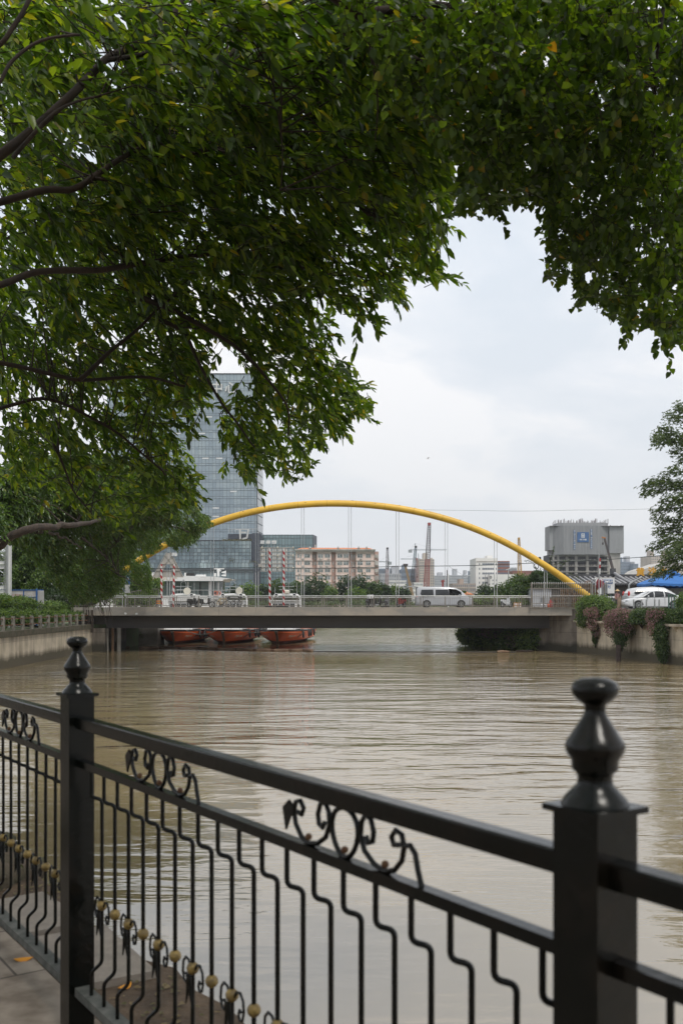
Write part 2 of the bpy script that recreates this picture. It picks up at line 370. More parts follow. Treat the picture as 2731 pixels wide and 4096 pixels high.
# ---- water
def make_water():
    m = bpy.data.materials.new('river_water'); m.use_nodes = True; t = m.node_tree; b = t.nodes['Principled BSDF']
    b.inputs['Roughness'].default_value = .5; b.inputs['Specular IOR Level'].default_value = 0; o = t.nodes['Material Output']
    g = N('ShaderNodeNewGeometry', t)
    nc = N('ShaderNodeTexNoise', t); nc.inputs['Scale'].default_value = .12; nc.inputs['Detail'].default_value = 4; t.links.new(g.outputs['Position'], nc.inputs['Vector'])
    r = N('ShaderNodeValToRGB', t); r.color_ramp.elements[0].position = .35; r.color_ramp.elements[1].position = .65
    r.color_ramp.elements[0].color = (.21, .16, .085, 1); r.color_ramp.elements[1].color = (.25, .195, .112, 1)
    t.links.new(nc.outputs['Fac'], r.inputs[0]); t.links.new(r.outputs[0], b.inputs['Base Color'])
    prev = None
    # long swell, wind ripples in patches, fine wavelets
    for sc, st, dist, seed in ((.5, (.40, 1.15, 1), .24, 0), (1.7, (.45, 1.5, 1), .055, 5), (5.0, (.45, 1.3, 1), .009, 9)):
        mp = N('ShaderNodeMapping', t); mp.inputs['Scale'].default_value = st; mp.inputs['Location'].default_value = (seed, seed, 0); mp.inputs['Rotation'].default_value = (0, 0, .12 if seed else -.1)
        t.links.new(g.outputs['Position'], mp.inputs[0])
        n = N('ShaderNodeTexNoise', t); n.inputs['Scale'].default_value = sc; n.inputs['Detail'].default_value = 3; n.inputs['Roughness'].default_value = .5; n.inputs['Distortion'].default_value = .4
        t.links.new(mp.outputs[0], n.inputs['Vector'])
        bp = N('ShaderNodeBump', t); bp.inputs['Distance'].default_value = dist
        # patches of calmer water
        n3 = N('ShaderNodeTexNoise', t); n3.inputs['Scale'].default_value = .06 + seed * .01; n3.inputs['Detail'].default_value = 2; t.links.new(g.outputs['Position'], n3.inputs['Vector'])
        mr = N('ShaderNodeMapRange', t); mr.inputs['From Min'].default_value = .38; mr.inputs['From Max'].default_value = .62; mr.inputs['To Min'].default_value = .35; mr.inputs['To Max'].default_value = 1
        t.links.new(n3.outputs['Fac'], mr.inputs['Value'])
        # ripples die down in the lee of the near bank
        sp = N('ShaderNodeSeparateXYZ', t); t.links.new(g.outputs['Position'], sp.inputs[0])
        my = N('ShaderNodeMapRange', t); my.inputs['From Min'].default_value = 6; my.inputs['From Max'].default_value = 30; my.inputs['To Min'].default_value = .12; my.inputs['To Max'].default_value = 1
        t.links.new(sp.outputs['Y'], my.inputs['Value'])
        mu = N('ShaderNodeMath', t, operation='MULTIPLY'); t.links.new(mr.outputs[0], mu.inputs[0]); t.links.new(my.outputs[0], mu.inputs[1])
        t.links.new(mu.outputs[0], bp.inputs['Strength']); t.links.new(n.outputs['Fac'], bp.inputs['Height'])
        if prev: t.links.new(prev.outputs[0], bp.inputs['Normal'])
        prev = bp
    t.links.new(prev.outputs[0], b.inputs['Normal'])
    gl = N('ShaderNodeBsdfGlossy', t); gl.inputs['Roughness'].default_value = .03; gl.inputs['Color'].default_value = (1, 1, 1, 1); t.links.new(prev.outputs[0], gl.inputs['Normal'])
    fr = N('ShaderNodeFresnel', t); fr.inputs['IOR'].default_value = 3.0; t.links.new(prev.outputs[0], fr.inputs['Normal'])
    ms = N('ShaderNodeMixShader', t); t.links.new(fr.outputs[0], ms.inputs[0]); t.links.new(b.outputs[0], ms.inputs[1]); t.links.new(gl.outputs[0], ms.inputs[2]); t.links.new(ms.outputs[0], o.inputs['Surface'])
    return m
M_WATER = make_water()
mb = MB(); mb.quad((-500, -30, WATER), (500, -30, WATER), (500, 320, WATER), (-500, 320, WATER)); tag(mb.build('river', M_WATER), kind='structure')
mb = MB(); mb.quad((-1600, -400, WATER - 1.5), (1600, -400, WATER - 1.5), (1600, 1600, WATER - 1.5), (-1600, 1600, WATER - 1.5)); tag(mb.build('ground', M_EARTH), kind='structure')

# ---- banks
M_SOIL = mat('bank_soil', (.06, .10, .03), (.08, .08, .035), 1.5, .95, bump=.05)
M_PAVE2 = mat('road_surface', (.13, .125, .12), (.10, .098, .095), 1.0, .9, bump=.005)
ZL = E - 1.85 - .02
lp = [(-22.75, 30), (-22.75, 89.2), (-21.5, 91), (-21, 103), (-25, 110), (-45, 140), (-80, 228), (-300, 232), (-300, 30)]
tag(MB().prismZ(lp, WATER - 1, ZL).build('left_bank', M_SOIL), kind='structure')
rp_ = [(27.5, 40), (27.5, 58), (25.9, 66), (24.8, 71.5), (23.7, 77.5), (23.0, 81.5), (22.3, 86), (22.1, 88.9), (18.4, 92.4), (15.8, 97.2), (13.8, 104.2), (16, 116), (40, 150), (90, 226), (300, 228), (300, 40)]
tag(MB().prismZ(rp_, WATER - 1, E - .46).build('right_bank', M_PAVE2), kind='structure')
tag(MB().prismZ([(-900, 233), (900, 229), (1500, 1590), (-1500, 1590)], WATER - 1, E - 1.2).build('far_bank', M_SOIL), kind='structure')

# left embankment wall with its overhanging cap
mb = MB(); x = -22.3
for a, b in zip(range(30, 90, 5), list(range(35, 90, 5)) + [89.1]): mb.box(x - .45, x, a + .012, b - .012, WATER - 1, E - 2.25)
wl = thing('embankment_wall', 'stained concrete river wall on the left bank, below the concrete post railing', 'wall', (x, 60, WATER - 1))
mb.build('wall_face', M_WALL, wl)
M_CAP = mat('mossy_cap', (.12, .10, .07), (.06, .06, .035), 2.5, .95, bump=.03)
mb = MB(); mb.box(x - .7, x + .10, 30, 89.1, E - 2.247, E - 1.84); mb.build('wall_cap', M_CAP, wl)
# concrete post railing on it
rl = thing('post_railing', 'low railing of concrete posts and two rusty pipes on the left river wall', 'railing', (x - .2, 60, E - 1.84))
M_POST = mat('old_concrete_post', (.25, .235, .20), (.13, .12, .10), 3, .9, bump=.01)
y = 56.0
while y < 88.5:
    MB().box(x - .30, x - .08, y - .11, y + .11, E - 1.838, E - .86).build('post', M_POST, rl); y += 2.05
for zz in (E - 1.02, E - 1.45): MB().tube([(x - .19, 55.5, zz), (x - .19, 72, zz - .01), (x - .19, 88.9, zz)], .035, 6).build('pipe_rail', M_RUST, rl)

# right embankment wall, curving in under the bridge
pts = [(26.4, 58), (24.8, 66), (23.7, 71.5), (22.6, 77.5), (21.9, 81.5), (21.2, 86.0), (20.9, 88.6), (18.0, 92.2), (15.4, 97), (13.4, 104)]
WALLP = list(pts)
def wallx(d): return float(np.interp(d, [p[1] for p in WALLP], [p[0] for p in WALLP]))
wr = thing('embankment_wall', 'stained beige concrete river wall on the right bank, hung with flowering bushes', 'wall', (24, 72, WATER - 1))
mb = MB(); md = MB()
for i, (a, b) in enumerate(zip(pts[:-1], pts[1:])):
    a = Vector((a[0], a[1], 0)); b = Vector((b[0], b[1], 0)); d = (b - a).normalized(); n_ = Vector((-d.y, d.x, 0)) * -1
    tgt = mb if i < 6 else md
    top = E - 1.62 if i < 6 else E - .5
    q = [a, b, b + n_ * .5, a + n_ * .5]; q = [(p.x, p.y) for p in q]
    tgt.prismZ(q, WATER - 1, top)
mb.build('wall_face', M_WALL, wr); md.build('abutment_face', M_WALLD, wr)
# ledge, brackets and upper kerb of the terrace
mb = MB(); mk = MB()
for a, b in zip(pts[:6], pts[1:7]):
    a = Vector((a[0], a[1], 0)); b = Vector((b[0], b[1], 0)); d = (b - a).normalized(); n_ = Vector((d.y, -d.x, 0))
    q = [a - n_ * .35, b - n_ * .35, b + n_ * .9, a + n_ * .9]; mb.prismZ([(p.x, p.y) for p in q], E - 1.617, E - 1.45)
    L = (b - a).length; k = int(L / 1.1)
    for j in range(k):
        p = a + d * (j + .5) * L / k; mb.prism([(0, 0), (-.3, 0), (0, -.42)], lambda u, t, p=p, d=d, n_=n_: p + n_ * u[0] + d * t + Vector((0, 0, E - 1.62 + u[1])), -.09, .09)
    q = [a + n_ * .9, b + n_ * .9, b + n_ * 1.15, a + n_ * 1.15]; mk.prismZ([(p.x, p.y) for p in q], E - 1.6, E - .40)
mb.build('planter_ledge', M_WALL, wr); mk.build('terrace_kerb', mat('terrace_kerb', (.33, .30, .25), (.2, .18, .15), 2, .9), wr)
# corroded pile standing at its foot
solo('mooring_pile', MB().tube([(20.8, 74.9, WATER - .8), (20.8, 74.9, E - 3.1)], .2, 12), mat('rusty_pile', (.075, .05, .04), (.04, .03, .028), 4, .8), 'rusty round pile standing in the water against the right wall', 'pile', smooth=40)

# left abutment piling seen under the bridge
ab = thing('bridge_abutment', 'streaked concrete abutment with round piles under the left end of the bridge', 'abutment', (-21.5, 92, WATER - 1))
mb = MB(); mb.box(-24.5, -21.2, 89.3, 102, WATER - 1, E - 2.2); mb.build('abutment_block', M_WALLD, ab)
for k, px in enumerate((405, 428, 452, 476)):
    MB().tube([(XP(px, 90.5), 90.3 + .1 * k, WATER - 1), (XP(px, 90.5), 90.3 + .1 * k, E - 2.2)], .20 if k % 2 else .13, 10).build('pile', M_CONC if k != 2 else M_WOOD, ab, smooth=40)

# ---- near promenade, soil strip, ledge
FU = Vector((.562, -.827, 0)).normalized(); FN = Vector((.827, .562, 0)).normalized(); FF = Vector((-.954, 3.6, 0))
def FP(s, z, off=0.0): return FF + FU * s + FN * off + Vector((0, 0, E + z))
def pavemat():
    m = bpy.data.materials.new('paving_slabs'); m.use_nodes = True; t = m.node_tree; b = t.nodes['Principled BSDF']; b.inputs['Roughness'].default_value = .8
    g = N('ShaderNodeNewGeometry', t); mp = N('ShaderNodeMapping', t); mp.inputs['Rotation'].default_value = (0, 0, math.radians(-34)); t.links.new(g.outputs['Position'], mp.inputs[0])
    br = N('ShaderNodeTexBrick', t); br.inputs['Scale'].default_value = 1.0; br.inputs['Brick Width'].default_value = .6; br.inputs['Row Height'].default_value = .6; br.offset = .5
    br.inputs['Mortar Size'].default_value = .006; br.inputs['Color1'].default_value = (.27, .225, .18, 1); br.inputs['Color2'].default_value = (.225, .19, .155, 1); br.inputs['Mortar'].default_value = (.07, .055, .045, 1)
    t.links.new(mp.outputs[0], br.inputs['Vector'])
    n = N('ShaderNodeTexNoise', t); n.inputs['Scale'].default_value = 7; n.inputs['Detail'].default_value = 8; t.links.new(g.outputs['Position'], n.inputs['Vector'])
    r = N('ShaderNodeValToRGB', t); r.color_ramp.elements[0].position = .38; r.color_ramp.elements[0].color = (.42, .38, .34, 1); r.color_ramp.elements[1].position = .62
    t.links.new(n.outputs['Fac'], r.inputs[0]); mm = N('ShaderNodeMix', t, data_type='RGBA', blend_type='MULTIPLY'); mm.inputs['Factor'].default_value = .8
    t.links.new(br.outputs['Color'], mm.inputs['A']); t.links.new(r.outputs[0], mm.inputs['B']); t.links.new(mm.outputs['Result'], b.inputs['Base Color'])
    bp = N('ShaderNodeBump', t); bp.inputs['Distance'].default_value = .006; t.links.new(n.outputs['Fac'], bp.inputs['Height']); t.links.new(bp.outputs[0], b.inputs['Normal'])
    MATS['paving_slabs'] = m; return m
q = [FP(-14, 0, .10), FP(9, 0, .10), FP(9, 0, -9), FP(-14, 0, -9)]
tag(MB().prismZ([(p.x, p.y) for p in q], -4, 0).build('promenade', pavemat()), kind='structure')
# broken soil edge beyond the fence
random.seed(4)
edge = [FP(-14 + i * .25, 0, .56 + .06 * math.sin(i * .7) + random.uniform(-.05, .05)) for i in range(93)]
q = [(p.x, p.y) for p in edge] + [(p.x, p.y) for p in (FP(9, 0, .10), FP(-14, 0, .10))]
tag(MB().prismZ(q, -4, -.045).build('bank_edge', mat('bank_edge_soil', (.115, .08, .052), (.055, .038, .025), 6, .95, bump=.03, bscale=25)), kind='structure')
mb = MB()   # thin loose slabs lying on the soil
for s, o, l, wd, a in ((-1.55, .30, .62, .36, .05), (-.8, .33, .7, .38, -.06), (.42, .30, .34, .2, .2), (1.35, .33, .7, .3, .03)):
    c = FP(s, 0, o); mb.box(c.x - l / 2, c.x + l / 2, c.y - wd / 2, c.y + wd / 2, -.047, -.012, rz=-math.atan2(.827, .562) + a)
tag(mb.build('ledge_paving', mat('ledge_stone', (.24, .21, .18), (.17, .15, .13), 8, .9, bump=.01)), kind='structure')
# ================================================================ the iron fence in front
PL = 2.42
FIN = [(.001, .203), (.022, .2015), (.034, .195), (.0378, .185), (.036, .175), (.028, .166), (.0175, .159), (.0165, .148), (.020, .140), (.030, .124), (.040, .108),
       (.0450, .101), (.0472, .095), (.0474, .090), (.0460, .083), (.043, .078), (.0375, .070), (.0372, .062), (.037, .056), (.030, .050), (.0275, .042), (.0285, .032), (.040, .020), (.050, .009), (.054, .0)][::-1]
def fbox(mb, s0, s1, z0, z1, o0, o1):
    vs = [FP(s, z, o) for z in (z0, z1) for o in (o0, o1) for s in (s0, s1)]
    mb.add(vs, [(0, 2, 3, 1), (4, 5, 7, 6), (0, 1, 5, 4), (2, 6, 7, 3), (0, 4, 6, 2), (1, 3, 7, 5)])
def spiral(c, r0, a0, turns, sgn, n=12):
    return [(c[0] + r0 * (1 - .62 * i / n) * math.cos(a0 + sgn * turns * 2 * math.pi * i / n), c[1] + r0 * (1 - .62 * i / n) * math.sin(a0 + sgn * turns * 2 * math.pi * i / n)) for i in range(n + 1)]
fence = thing('iron_fence', 'black wrought iron fence with ball finials and scrolls along the near riverside promenade', 'fence', tuple(FF + Vector((0, 0, 0))))
def post(s):
    mb = MB(); h = .0465; fbox(mb, s - h, s + h, -E - .02, -.333, -h, h)
    p = mb.build('post', M_IRON, fence)
    mb = MB(); h = .059; fbox(mb, s - h, s + h, -.3325, -.322, -h, h); mb.build('post_cap', M_IRON, p)
    mb = MB(); c = FP(s, -.321); mb.lathe(c, FIN, 32); mb.build('finial', M_IRON, p, smooth=89)
def smooth_path(pts, rad=.018, n=5):
    """rounds the corners of a path"""
    o = [pts[0]]
    for a, b, c in zip(pts[:-2], pts[1:-1], pts[2:]):
        a, b, c = Vector(a), Vector(b), Vector(c); r = min(rad, (a - b).length / 2, (c - b).length / 2)
        p = b + (a - b).normalized() * r; q_ = b + (c - b).normalized() * r
        for i in range(n + 1):
            t = i / n; o.append(tuple((1 - t) ** 2 * p + 2 * t * (1 - t) * b + t * t * q_))
    o.append(pts[-1]); return o
def panel(s0, ornaments=(.72, 1.71), ks=range(19)):
    s1 = s0 + PL; g = .048
    # handrail: flat bar with a rounded crown
    mb = MB(); prof = [(-.020, -.445), (.020, -.445), (.0215, -.440), (.0215, -.408), (.018, -.404), (-.018, -.404), (-.0215, -.408), (-.0215, -.440)]
    mb.prism(prof, lambda p, t: FP(t, p[1], p[0]), s0 + g, s1 - g); mb.build('handrail', M_IRON, fence, smooth=30)
    mb = MB(); fbox(mb, s0 + g, s1 - g, -.582, -.557, -.015, .015); mb.build('middle_rail', M_IRON, fence)
    mb = MB(); fbox(mb, s0 + g, s1 - g, -1.398, -1.368, -.026, .026); mb.build('bottom_rail', mat('dusty_iron', (.05, .055, .05), (.12, .12, .11), 20, .7), fence)
    for k in ks:
        st = s0 + 2.305 - .12 * k; sm = st + .030; ob = .027     # the rod bellies out towards the river
        path = [(st, -.575, 0), (st, -.676, 0), (sm, -.682, ob), (sm, -1.25, ob), (st, -1.288, 0), (st, -1.37, 0)]
        b = MB().tube([FP(*p) for p in smooth_path(path, .016)], .0066, 8).build('baluster', M_IRON, fence, smooth=60)
        MB().ball(FP(sm, -1.052, ob), .0185, 12, 8).build('gold_ball', M_GOLD, b, smooth=80)
        if k % 2 == 0:
            mb = MB()
            for sg in (-1, 1):
                pth = [(sm + sg * .010, -1.060), (sm + sg * .026, -1.036), (sm + sg * .046, -1.032), (sm + sg * .062, -1.048), (sm + sg * .066, -1.078), (sm + sg * .058, -1.102), (sm + sg * .044, -1.106), (sm + sg * .036, -1.092), (sm + sg * .042, -1.078), (sm + sg * .052, -1.082)]
                mb.tube([FP(a, c, ob) for a, c in pth], .0042, 6)
                mb.tube([FP(sm + sg * .002, -1.068, ob - .010), FP(sm + sg * .007, -1.095, ob - .012), FP(sm + sg * .012, -1.13, ob - .012), FP(sm + sg * .021, -1.158, ob - .012)], [.0055, .0055, .0045, .002], 6)
            mb.build('scroll', M_IRON, b, smooth=60)
    for c in ornaments:
        z0 = -.502; s_ = s0 + c; mb = MB()
        pl = []
        pl.append([(.05 * math.sin(a) * (1 - .15 * math.cos(a)), -.054 * math.cos(a)) for a in [2 * math.pi * i / 20 for i in range(21)]])
        for sg in (-1, 1):
            cup = [(sg * .196, .012), (sg * .178, .008), (sg * .170, .024), (sg * .184, .040), (sg * .205, .034), (sg * .212, .010), (sg * .205, -.018), (sg * .180, -.043), (sg * .148, -.053), (sg * .110, -.046), (sg * .075, -.025), (sg * .060, .006), (sg * .064, .035), (sg * .078, .053), (sg * .098, .046), (sg * .108, .022), (sg * .104, .000), (sg * .088, -.006), (sg * .080, .008)]
            pl.append(cup)
        pl.append([(.21, .012), (.232, .018), (.248, .004), (.256, -.025), (.268, -.055), (.284, -.075)])
        for q_ in pl: mb.tube([FP(s_ + a, z0 + b_) for a, b_ in q_], .0062, 7)
        # small leaf at the other end
        mb.prism([(-.21, .018), (-.235, .034), (-.262, .012), (-.248, -.04), (-.232, -.012)], lambda p, t: FP(s_ + p[0], z0 + p[1], t), -.003, .003)
        o = mb.build('scroll_ornament', M_IRON, fence, smooth=60)
        for a in (-.148, 0, .148): MB().ball(FP(s_ + a, z0 - .038), .0085, 10, 6).build('rust_bead', mat('rust_bead', (.09, .03, .015), (.13, .07, .02), 50, .7), o, smooth=80)
for s in (-2 * PL, -PL, 0, PL, 2 * PL): post(s)
panel(-2 * PL); panel(-PL); panel(0); panel(PL, ks=range(10, 19))

# mossy block, fallen leaves
def rock(name, c, size, m, label, cat, seed=0, amp=.18):
    mb = MB(); n, k = 28, 18; vs = []; fs = []
    for i in range(k + 1):
        a = math.pi * i / k
        for j in range(n):
            b = 2 * math.pi * j / n; u = Vector((math.sin(a) * math.cos(b), math.sin(a) * math.sin(b), -math.cos(a)))
            p = Vector([math.copysign(abs(x) ** .55, x) for x in u]); f = 1 + amp * mnoise.noise(u * 2.2 + Vector((seed, 0, 0))) + .05 * mnoise.noise(u * 9)
            vs.append((c[0] + p.x * size[0] * f, c[1] + p.y * size[1] * f, c[2] + p.z * size[2] * f))
    for i in range(k):
        for j in range(n): fs.append((i * n + j, i * n + (j + 1) % n, (i + 1) * n + (j + 1) % n, (i + 1) * n + j))
    mb.add(vs, fs); return solo(name, mb, m, label, cat, smooth=80)
M_MOSS = mat('mossy_stone', (.045, .05, .022), (.10, .075, .055), 5, .95, bump=.05, bscale=30)
rk = thing('stone_block', 'dark mossy stone block on the ledge beyond the fence, left of the left fence post', 'stone', (-2.55, 5.75, -.045))
o = rock('rock', (-2.80, 5.72, -.08), (.90, .44, .25), M_MOSS, None, None, 3, .34); o.location = Vector(o.location) - Vector(rk.location); o.parent = rk
pts, nv = blob_pts([(-2.80 + .21 * k, 5.72, -.07, .34, .42, .27) for k in range(-3, 4)], 2600, .12); V, Q = leafage(pts, nv, .035); mesh_np('moss', V, Q, leafmat('moss_tufts', [(0, (.03, .035, .015)), (.6, (.055, .06, .022)), (1, (.10, .085, .04))], trans=.1, rough=.9), rk)
M_FALL = mat('fallen_leaf', (.62, .27, .02), (.5, .2, .015), 20, .6)
for px, py, a, lab in ((95, 3840, .3, 'small orange leaf lying on the paving left of the fence post'), (500, 3948, 1.1, 'round orange leaf lying on the soil right of the left fence post'), (430, 3909, 2.0, 'yellow green leaf lying by a loose slab beyond the fence')):
    zz = 1.55 if px < 200 else 1.56 + .03; D = zz * F / (py - HY); c = P(px, py, D)
    mb = MB(); n = 10
    ring = [c + Vector((.034 * math.cos(t) * (1 + .2 * math.cos(2 * t)), .020 * math.sin(t), .004 + .006 * math.cos(t * 2))) for t in [2 * math.pi * i / n for i in range(n)]]
    R_ = Matrix.Rotation(a, 3, 'Z'); ring = [c + R_ @ (p - c) for p in ring]
    mb.add([c + Vector((0, 0, .012))] + ring, [(0, i + 1, (i + 1) % n + 1) for i in range(n)]); mb.add([p - Vector((0, 0, .002)) for p in ring], [tuple(range(n))[::-1]])
    solo('fallen_leaf', mb, M_FALL, lab, 'leaf', 'fallen leaves on the ground')
# ================================================================ the arch bridge
BY0, BY1, AY = 89.0, 104.0, 97.0
DZ = E - .36
br = thing('arch_bridge', 'low road bridge across the river under a single yellow tube arch', 'bridge', (0, 96, WATER))
x0, x1 = XP(285, 89) , XP(2352, 89)
mb = MB(); mb.box(x0, x1, BY0 + .25, BY1 - .25, E - .95, DZ); mb.build('deck', M_PAVE2, br)
mb = MB()
nseg = 14
for i in range(nseg):
    a = x0 + (x1 - x0) * i / nseg; b = x0 + (x1 - x0) * (i + 1) / nseg
    mb.box(a + .006, b - .006, BY0, BY0 + .247, E - 1.05, E - .31)
mb.build('edge_beam', M_DECK, br)
mb = MB(); mb.box(x0, x1, BY1 - .247, BY1, E - 1.05, E - .31); mb.build('edge_beam', M_DECK, br)
mb = MB()
mb.box(x0, x1 - .4, 91.0, 91.5, E - 2.18, E - .953); mb.box(x0, x1 - .4, 95.8, 96.6, E - 2.16, E - .953); mb.box(x0, x1 - .4, 101.4, 101.9, E - 2.2, E - .953)
mb.box(x0, x1 - .4, 90.75, 91.75, E - 2.23, E - 2.182)
mb.build('girder', M_GIRDER, br)
# arch tube
ap = [(330, 2400), (400, 2348), (492, 2283), (553, 2248), (642, 2187), (763, 2133), (808, 2112), (878, 2083), (974, 2053), (1101, 2031), (1229, 2018), (1341, 2013), (1444, 2017), (1588, 2032), (1703, 2056), (1789, 2080), (1904, 2119), (2006, 2161), (2112, 2218), (2186, 2266), (2250, 2313), (2303, 2352), (2345, 2382), (2400, 2422)]
xs = np.array([XP(p[0], AY) for p in ap]); zs = np.array([ZP(p[1], AY) for p in ap])
co = np.polyfit(xs, zs, 6); xx = np.linspace(xs[0], xs[-1], 73); zz = np.polyval(co, xx)
def archz(x): return float(np.polyval(co, x))
mb = MB(); mb.tube([(a, AY, b) for a, b in zip(xx, zz)], .325, 20); arch = mb.build('arch', M_YEL, br, smooth=40)
mb = MB(); mw = MB()
for i in range(2, 72, 4):
    a = Vector((xx[i], AY, zz[i])); t = (Vector((xx[i + 1], AY, zz[i + 1])) - a).normalized()
    mw.tube([a - t * .016, a + t * .016], .329, 20)
mw.build('weld_seam', mat('seam_yellow', (.40, .20, .012), (.32, .15, .012), 3, .5), arch, smooth=40)
random.seed(3)
for i in range(46):
    k = random.randint(3, 60); a = Vector((xx[k], AY, zz[k])); ang = random.uniform(.15, 1.5); u = Vector((0, -math.cos(ang), math.sin(ang)))
    t = (Vector((xx[k + 1], AY, zz[k + 1])) - a).normalized(); c = a + u * .318; s = random.uniform(.02, .07)
    mb.ball(c + t * random.uniform(0, .5), s, 8, 5, (1.3, .35, .8))
mb.build('rust_spot', M_RUST, arch)
for px in (496, 675, 850, 1028, 1211, 1399, 1589, 1784, 1981, 2181):
    for d in (-.13, .13):
        x = XP(px, AY) + d
        h = MB().tube([(x, AY, DZ), (x, AY, archz(x) - .2)], .021, 6).build('hanger', M_STEEL, br, smooth=60)
        MB().tube([(x, AY, DZ + .002), (x, AY, DZ + 3.4 + (.1 if d > 0 else 0))], .034, 6).build('sleeve', mat('sleeve_grey', (.5, .5, .5), (.42, .42, .42), 2, .5, metal=.2), h, smooth=60)
# railings: posts, rails, pickets
def bridge_rail(y, za, zb, a, b, name='railing'):
    r = MB().tube([(a, y, zb), (b, y, zb)], .034, 8).build('handrail', M_TOPRAIL, br, smooth=60)
    mb = MB(); mb.box(a, b, y - .018, y + .018, zb - .20, zb - .165); mb.box(a, b, y - .018, y + .018, za + .10, za + .14)
    mb.build('rail_bar', M_RAILMET, r)
    mb = MB(); x = a + .1
    while x < b: mb.box(x - .011, x + .011, y - .011, y + .011, za + .142, zb - .202); x += .172
    mb.build('pickets', M_RAILMET, r)
    mp_ = []; x = a + .4; k = 0
    while x < b:
        mp_.append(x)
        if k % 2 == 1: mp_.append(x + .22)
        x += 2.2; k += 1
    for x in mp_: MB().box(x - .035, x + .035, y - .03, y + .03, za, zb - .04).build('post', M_RAILMET, r)
bridge_rail(BY0 + .12, E - .308, E + .70, x0 - 2.2, XP(2380, 89))
bridge_rail(BY1 - .12, E - .308, E + .67, x0 - 2.2, XP(2120, 104))
# pale stickers and drip stains on the edge beam
mb = MB()
for px, py, a in ((503, 2454, .5), (547, 2455, -.1)):
    p = P(px, py, BY0 - .012); mb.box(p.x - .1, p.x + .1, p.y - .003, p.y + .003, p.z - .08, p.z + .08, ry=a)
mb.build('sticker', M_WHITE, br)
# overhead wires
M_WIRE = mat('wire', (.02, .05, .045), (.03, .03, .03), 1, .6)
def wire(name, pts, r, label, n=10):
    pl = []
    for (a, b) in zip(pts[:-1], pts[1:]):
        for i in range(n):
            t = i / n; q = a.lerp(b, t); q.z -= .10 * math.sin(math.pi * t) * (b - a).length / 12; pl.append(q)
    pl.append(pts[-1]); solo(name, MB().tube(pl, r, 5), M_WIRE, label, 'cable', smooth=60)
wire('overhead_cable', [P(120, 2262, 99), P(1000, 2270, 99), P(1600, 2265, 99), P(2250, 2246, 98), P(2731, 2214, 96), P(3300, 2170, 96)], .032, 'thick dark green cable strung low across the river above the bridge deck')
wire('thin_wire', [P(1402, 2025, 97), P(1900, 2042, 97), P(2300, 2040, 97), P(2731, 2029, 97), P(3300, 2010, 97)], .012, 'thin wire running from the top of the arch to the right')
wire('slack_wire', [P(1790, 2262, 120), P(1850, 2300, 118), P(1900, 2262, 120)], .012, 'thin slack wire hanging from the low cable left of the white office block', 6)
# ramp railing rising behind the left end
rr = thing('ramp_railing', 'grey metal ramp railing sloping up behind the left end of the bridge', 'railing', (XP(540, 106), 106, DZ))
pts_ = [P(440, 2381, 105.5), P(500, 2374, 105.5), P(556, 2362, 105.5), P(590, 2357, 105.5), P(634, 2356, 105.5)]
MB().tube(pts_, .035, 6).build('handrail', M_RAILMET, rr, smooth=60)
mb = MB()
for a, b in zip(pts_[:-1], pts_[1:]):
    k = max(2, int((b - a).length / .2))
    for i in range(k): p = a.lerp(b, i / k); mb.box(p.x - .012, p.x + .012, p.y - .012, p.y + .012, E + .75, p.z - .02)
mb.build('pickets', M_RAILMET, rr); MB().box(pts_[0].x, pts_[-1].x, 105.48, 105.52, E + .70, E + .748).build('bottom_rail', M_RAILMET, rr)
MB().box(pts_[-1].x - .04, pts_[-1].x + .04, 105.46, 105.54, E - .4, pts_[-1].z).build('post', M_RAILMET, rr)
MB().box(pts_[0].x - .04, pts_[0].x + .04, 105.46, 105.54, E - .4, pts_[0].z).build('post', M_RAILMET, rr)
MB().box(XP(300, 107), pts_[-1].x, 105.2, 109, WATER, E - .42).build('landing', M_CONC, rr)
# traffic sign behind the left hanger
ts = thing('traffic_sign', 'small blue and white traffic sign on a pole at the left foot of the arch', 'sign', (XP(505, 98.5), 98.5, DZ))
MB().tube([(XP(503, 98.5), 98.5, DZ), (XP(503, 98.5), 98.5, ZP(2300, 98.5))], .05, 8).build('pole', M_STEEL, ts, smooth=60)
MB().box(XP(506, 98.5), XP(522, 98.5), 98.38, 98.42, ZP(2338, 98.5), ZP(2302, 98.5)).build('blue_panel', M_BLUE, ts)
MB().box(XP(503, 98.5), XP(521, 98.5), 98.38, 98.42, ZP(2371, 98.5), ZP(2338.5, 98.5)).build('white_panel', M_WHITE, ts)
text_mb('P', .5, (XP(514, 98.5), 98.37, ZP(2318, 98.5)), .004).build('lettering', M_WHITE, ts)

# ---------------------------------------------------------------- van
def wheel(mbt, mbr, x, y, z, r, w, sgn):
    mbt.tube([(x, y - w / 2, z), (x, y - w / 2 + .03, z), (x, y + w / 2 - .03, z), (x, y + w / 2, z)], [r * .93, r, r, r * .93], 20)
    yy = y + sgn * (w / 2 + .006)
    for k in range(7):
        a = 2 * math.pi * k / 7; mbr.beam((x + .05 * math.cos(a), yy, z + .05 * math.sin(a)), (x + r * .62 * math.cos(a), yy, z + r * .62 * math.sin(a)), .035, .012, up=(0, 1, 0))
    mbr.tube([(x, yy - .005, z), (x, yy + .005, z)], r * .14, 12)
    n = 24; v = []; 
    for k in range(n):
        a = 2 * math.pi * k / n
        for rr in (r * .58, r * .66): v.append((x + rr * math.cos(a), yy, z + rr * math.sin(a)))
    mbr.add(v, [(2 * k, 2 * k + 1, (2 * k + 3) % (2 * n), (2 * k + 2) % (2 * n)) for k in range(n)])
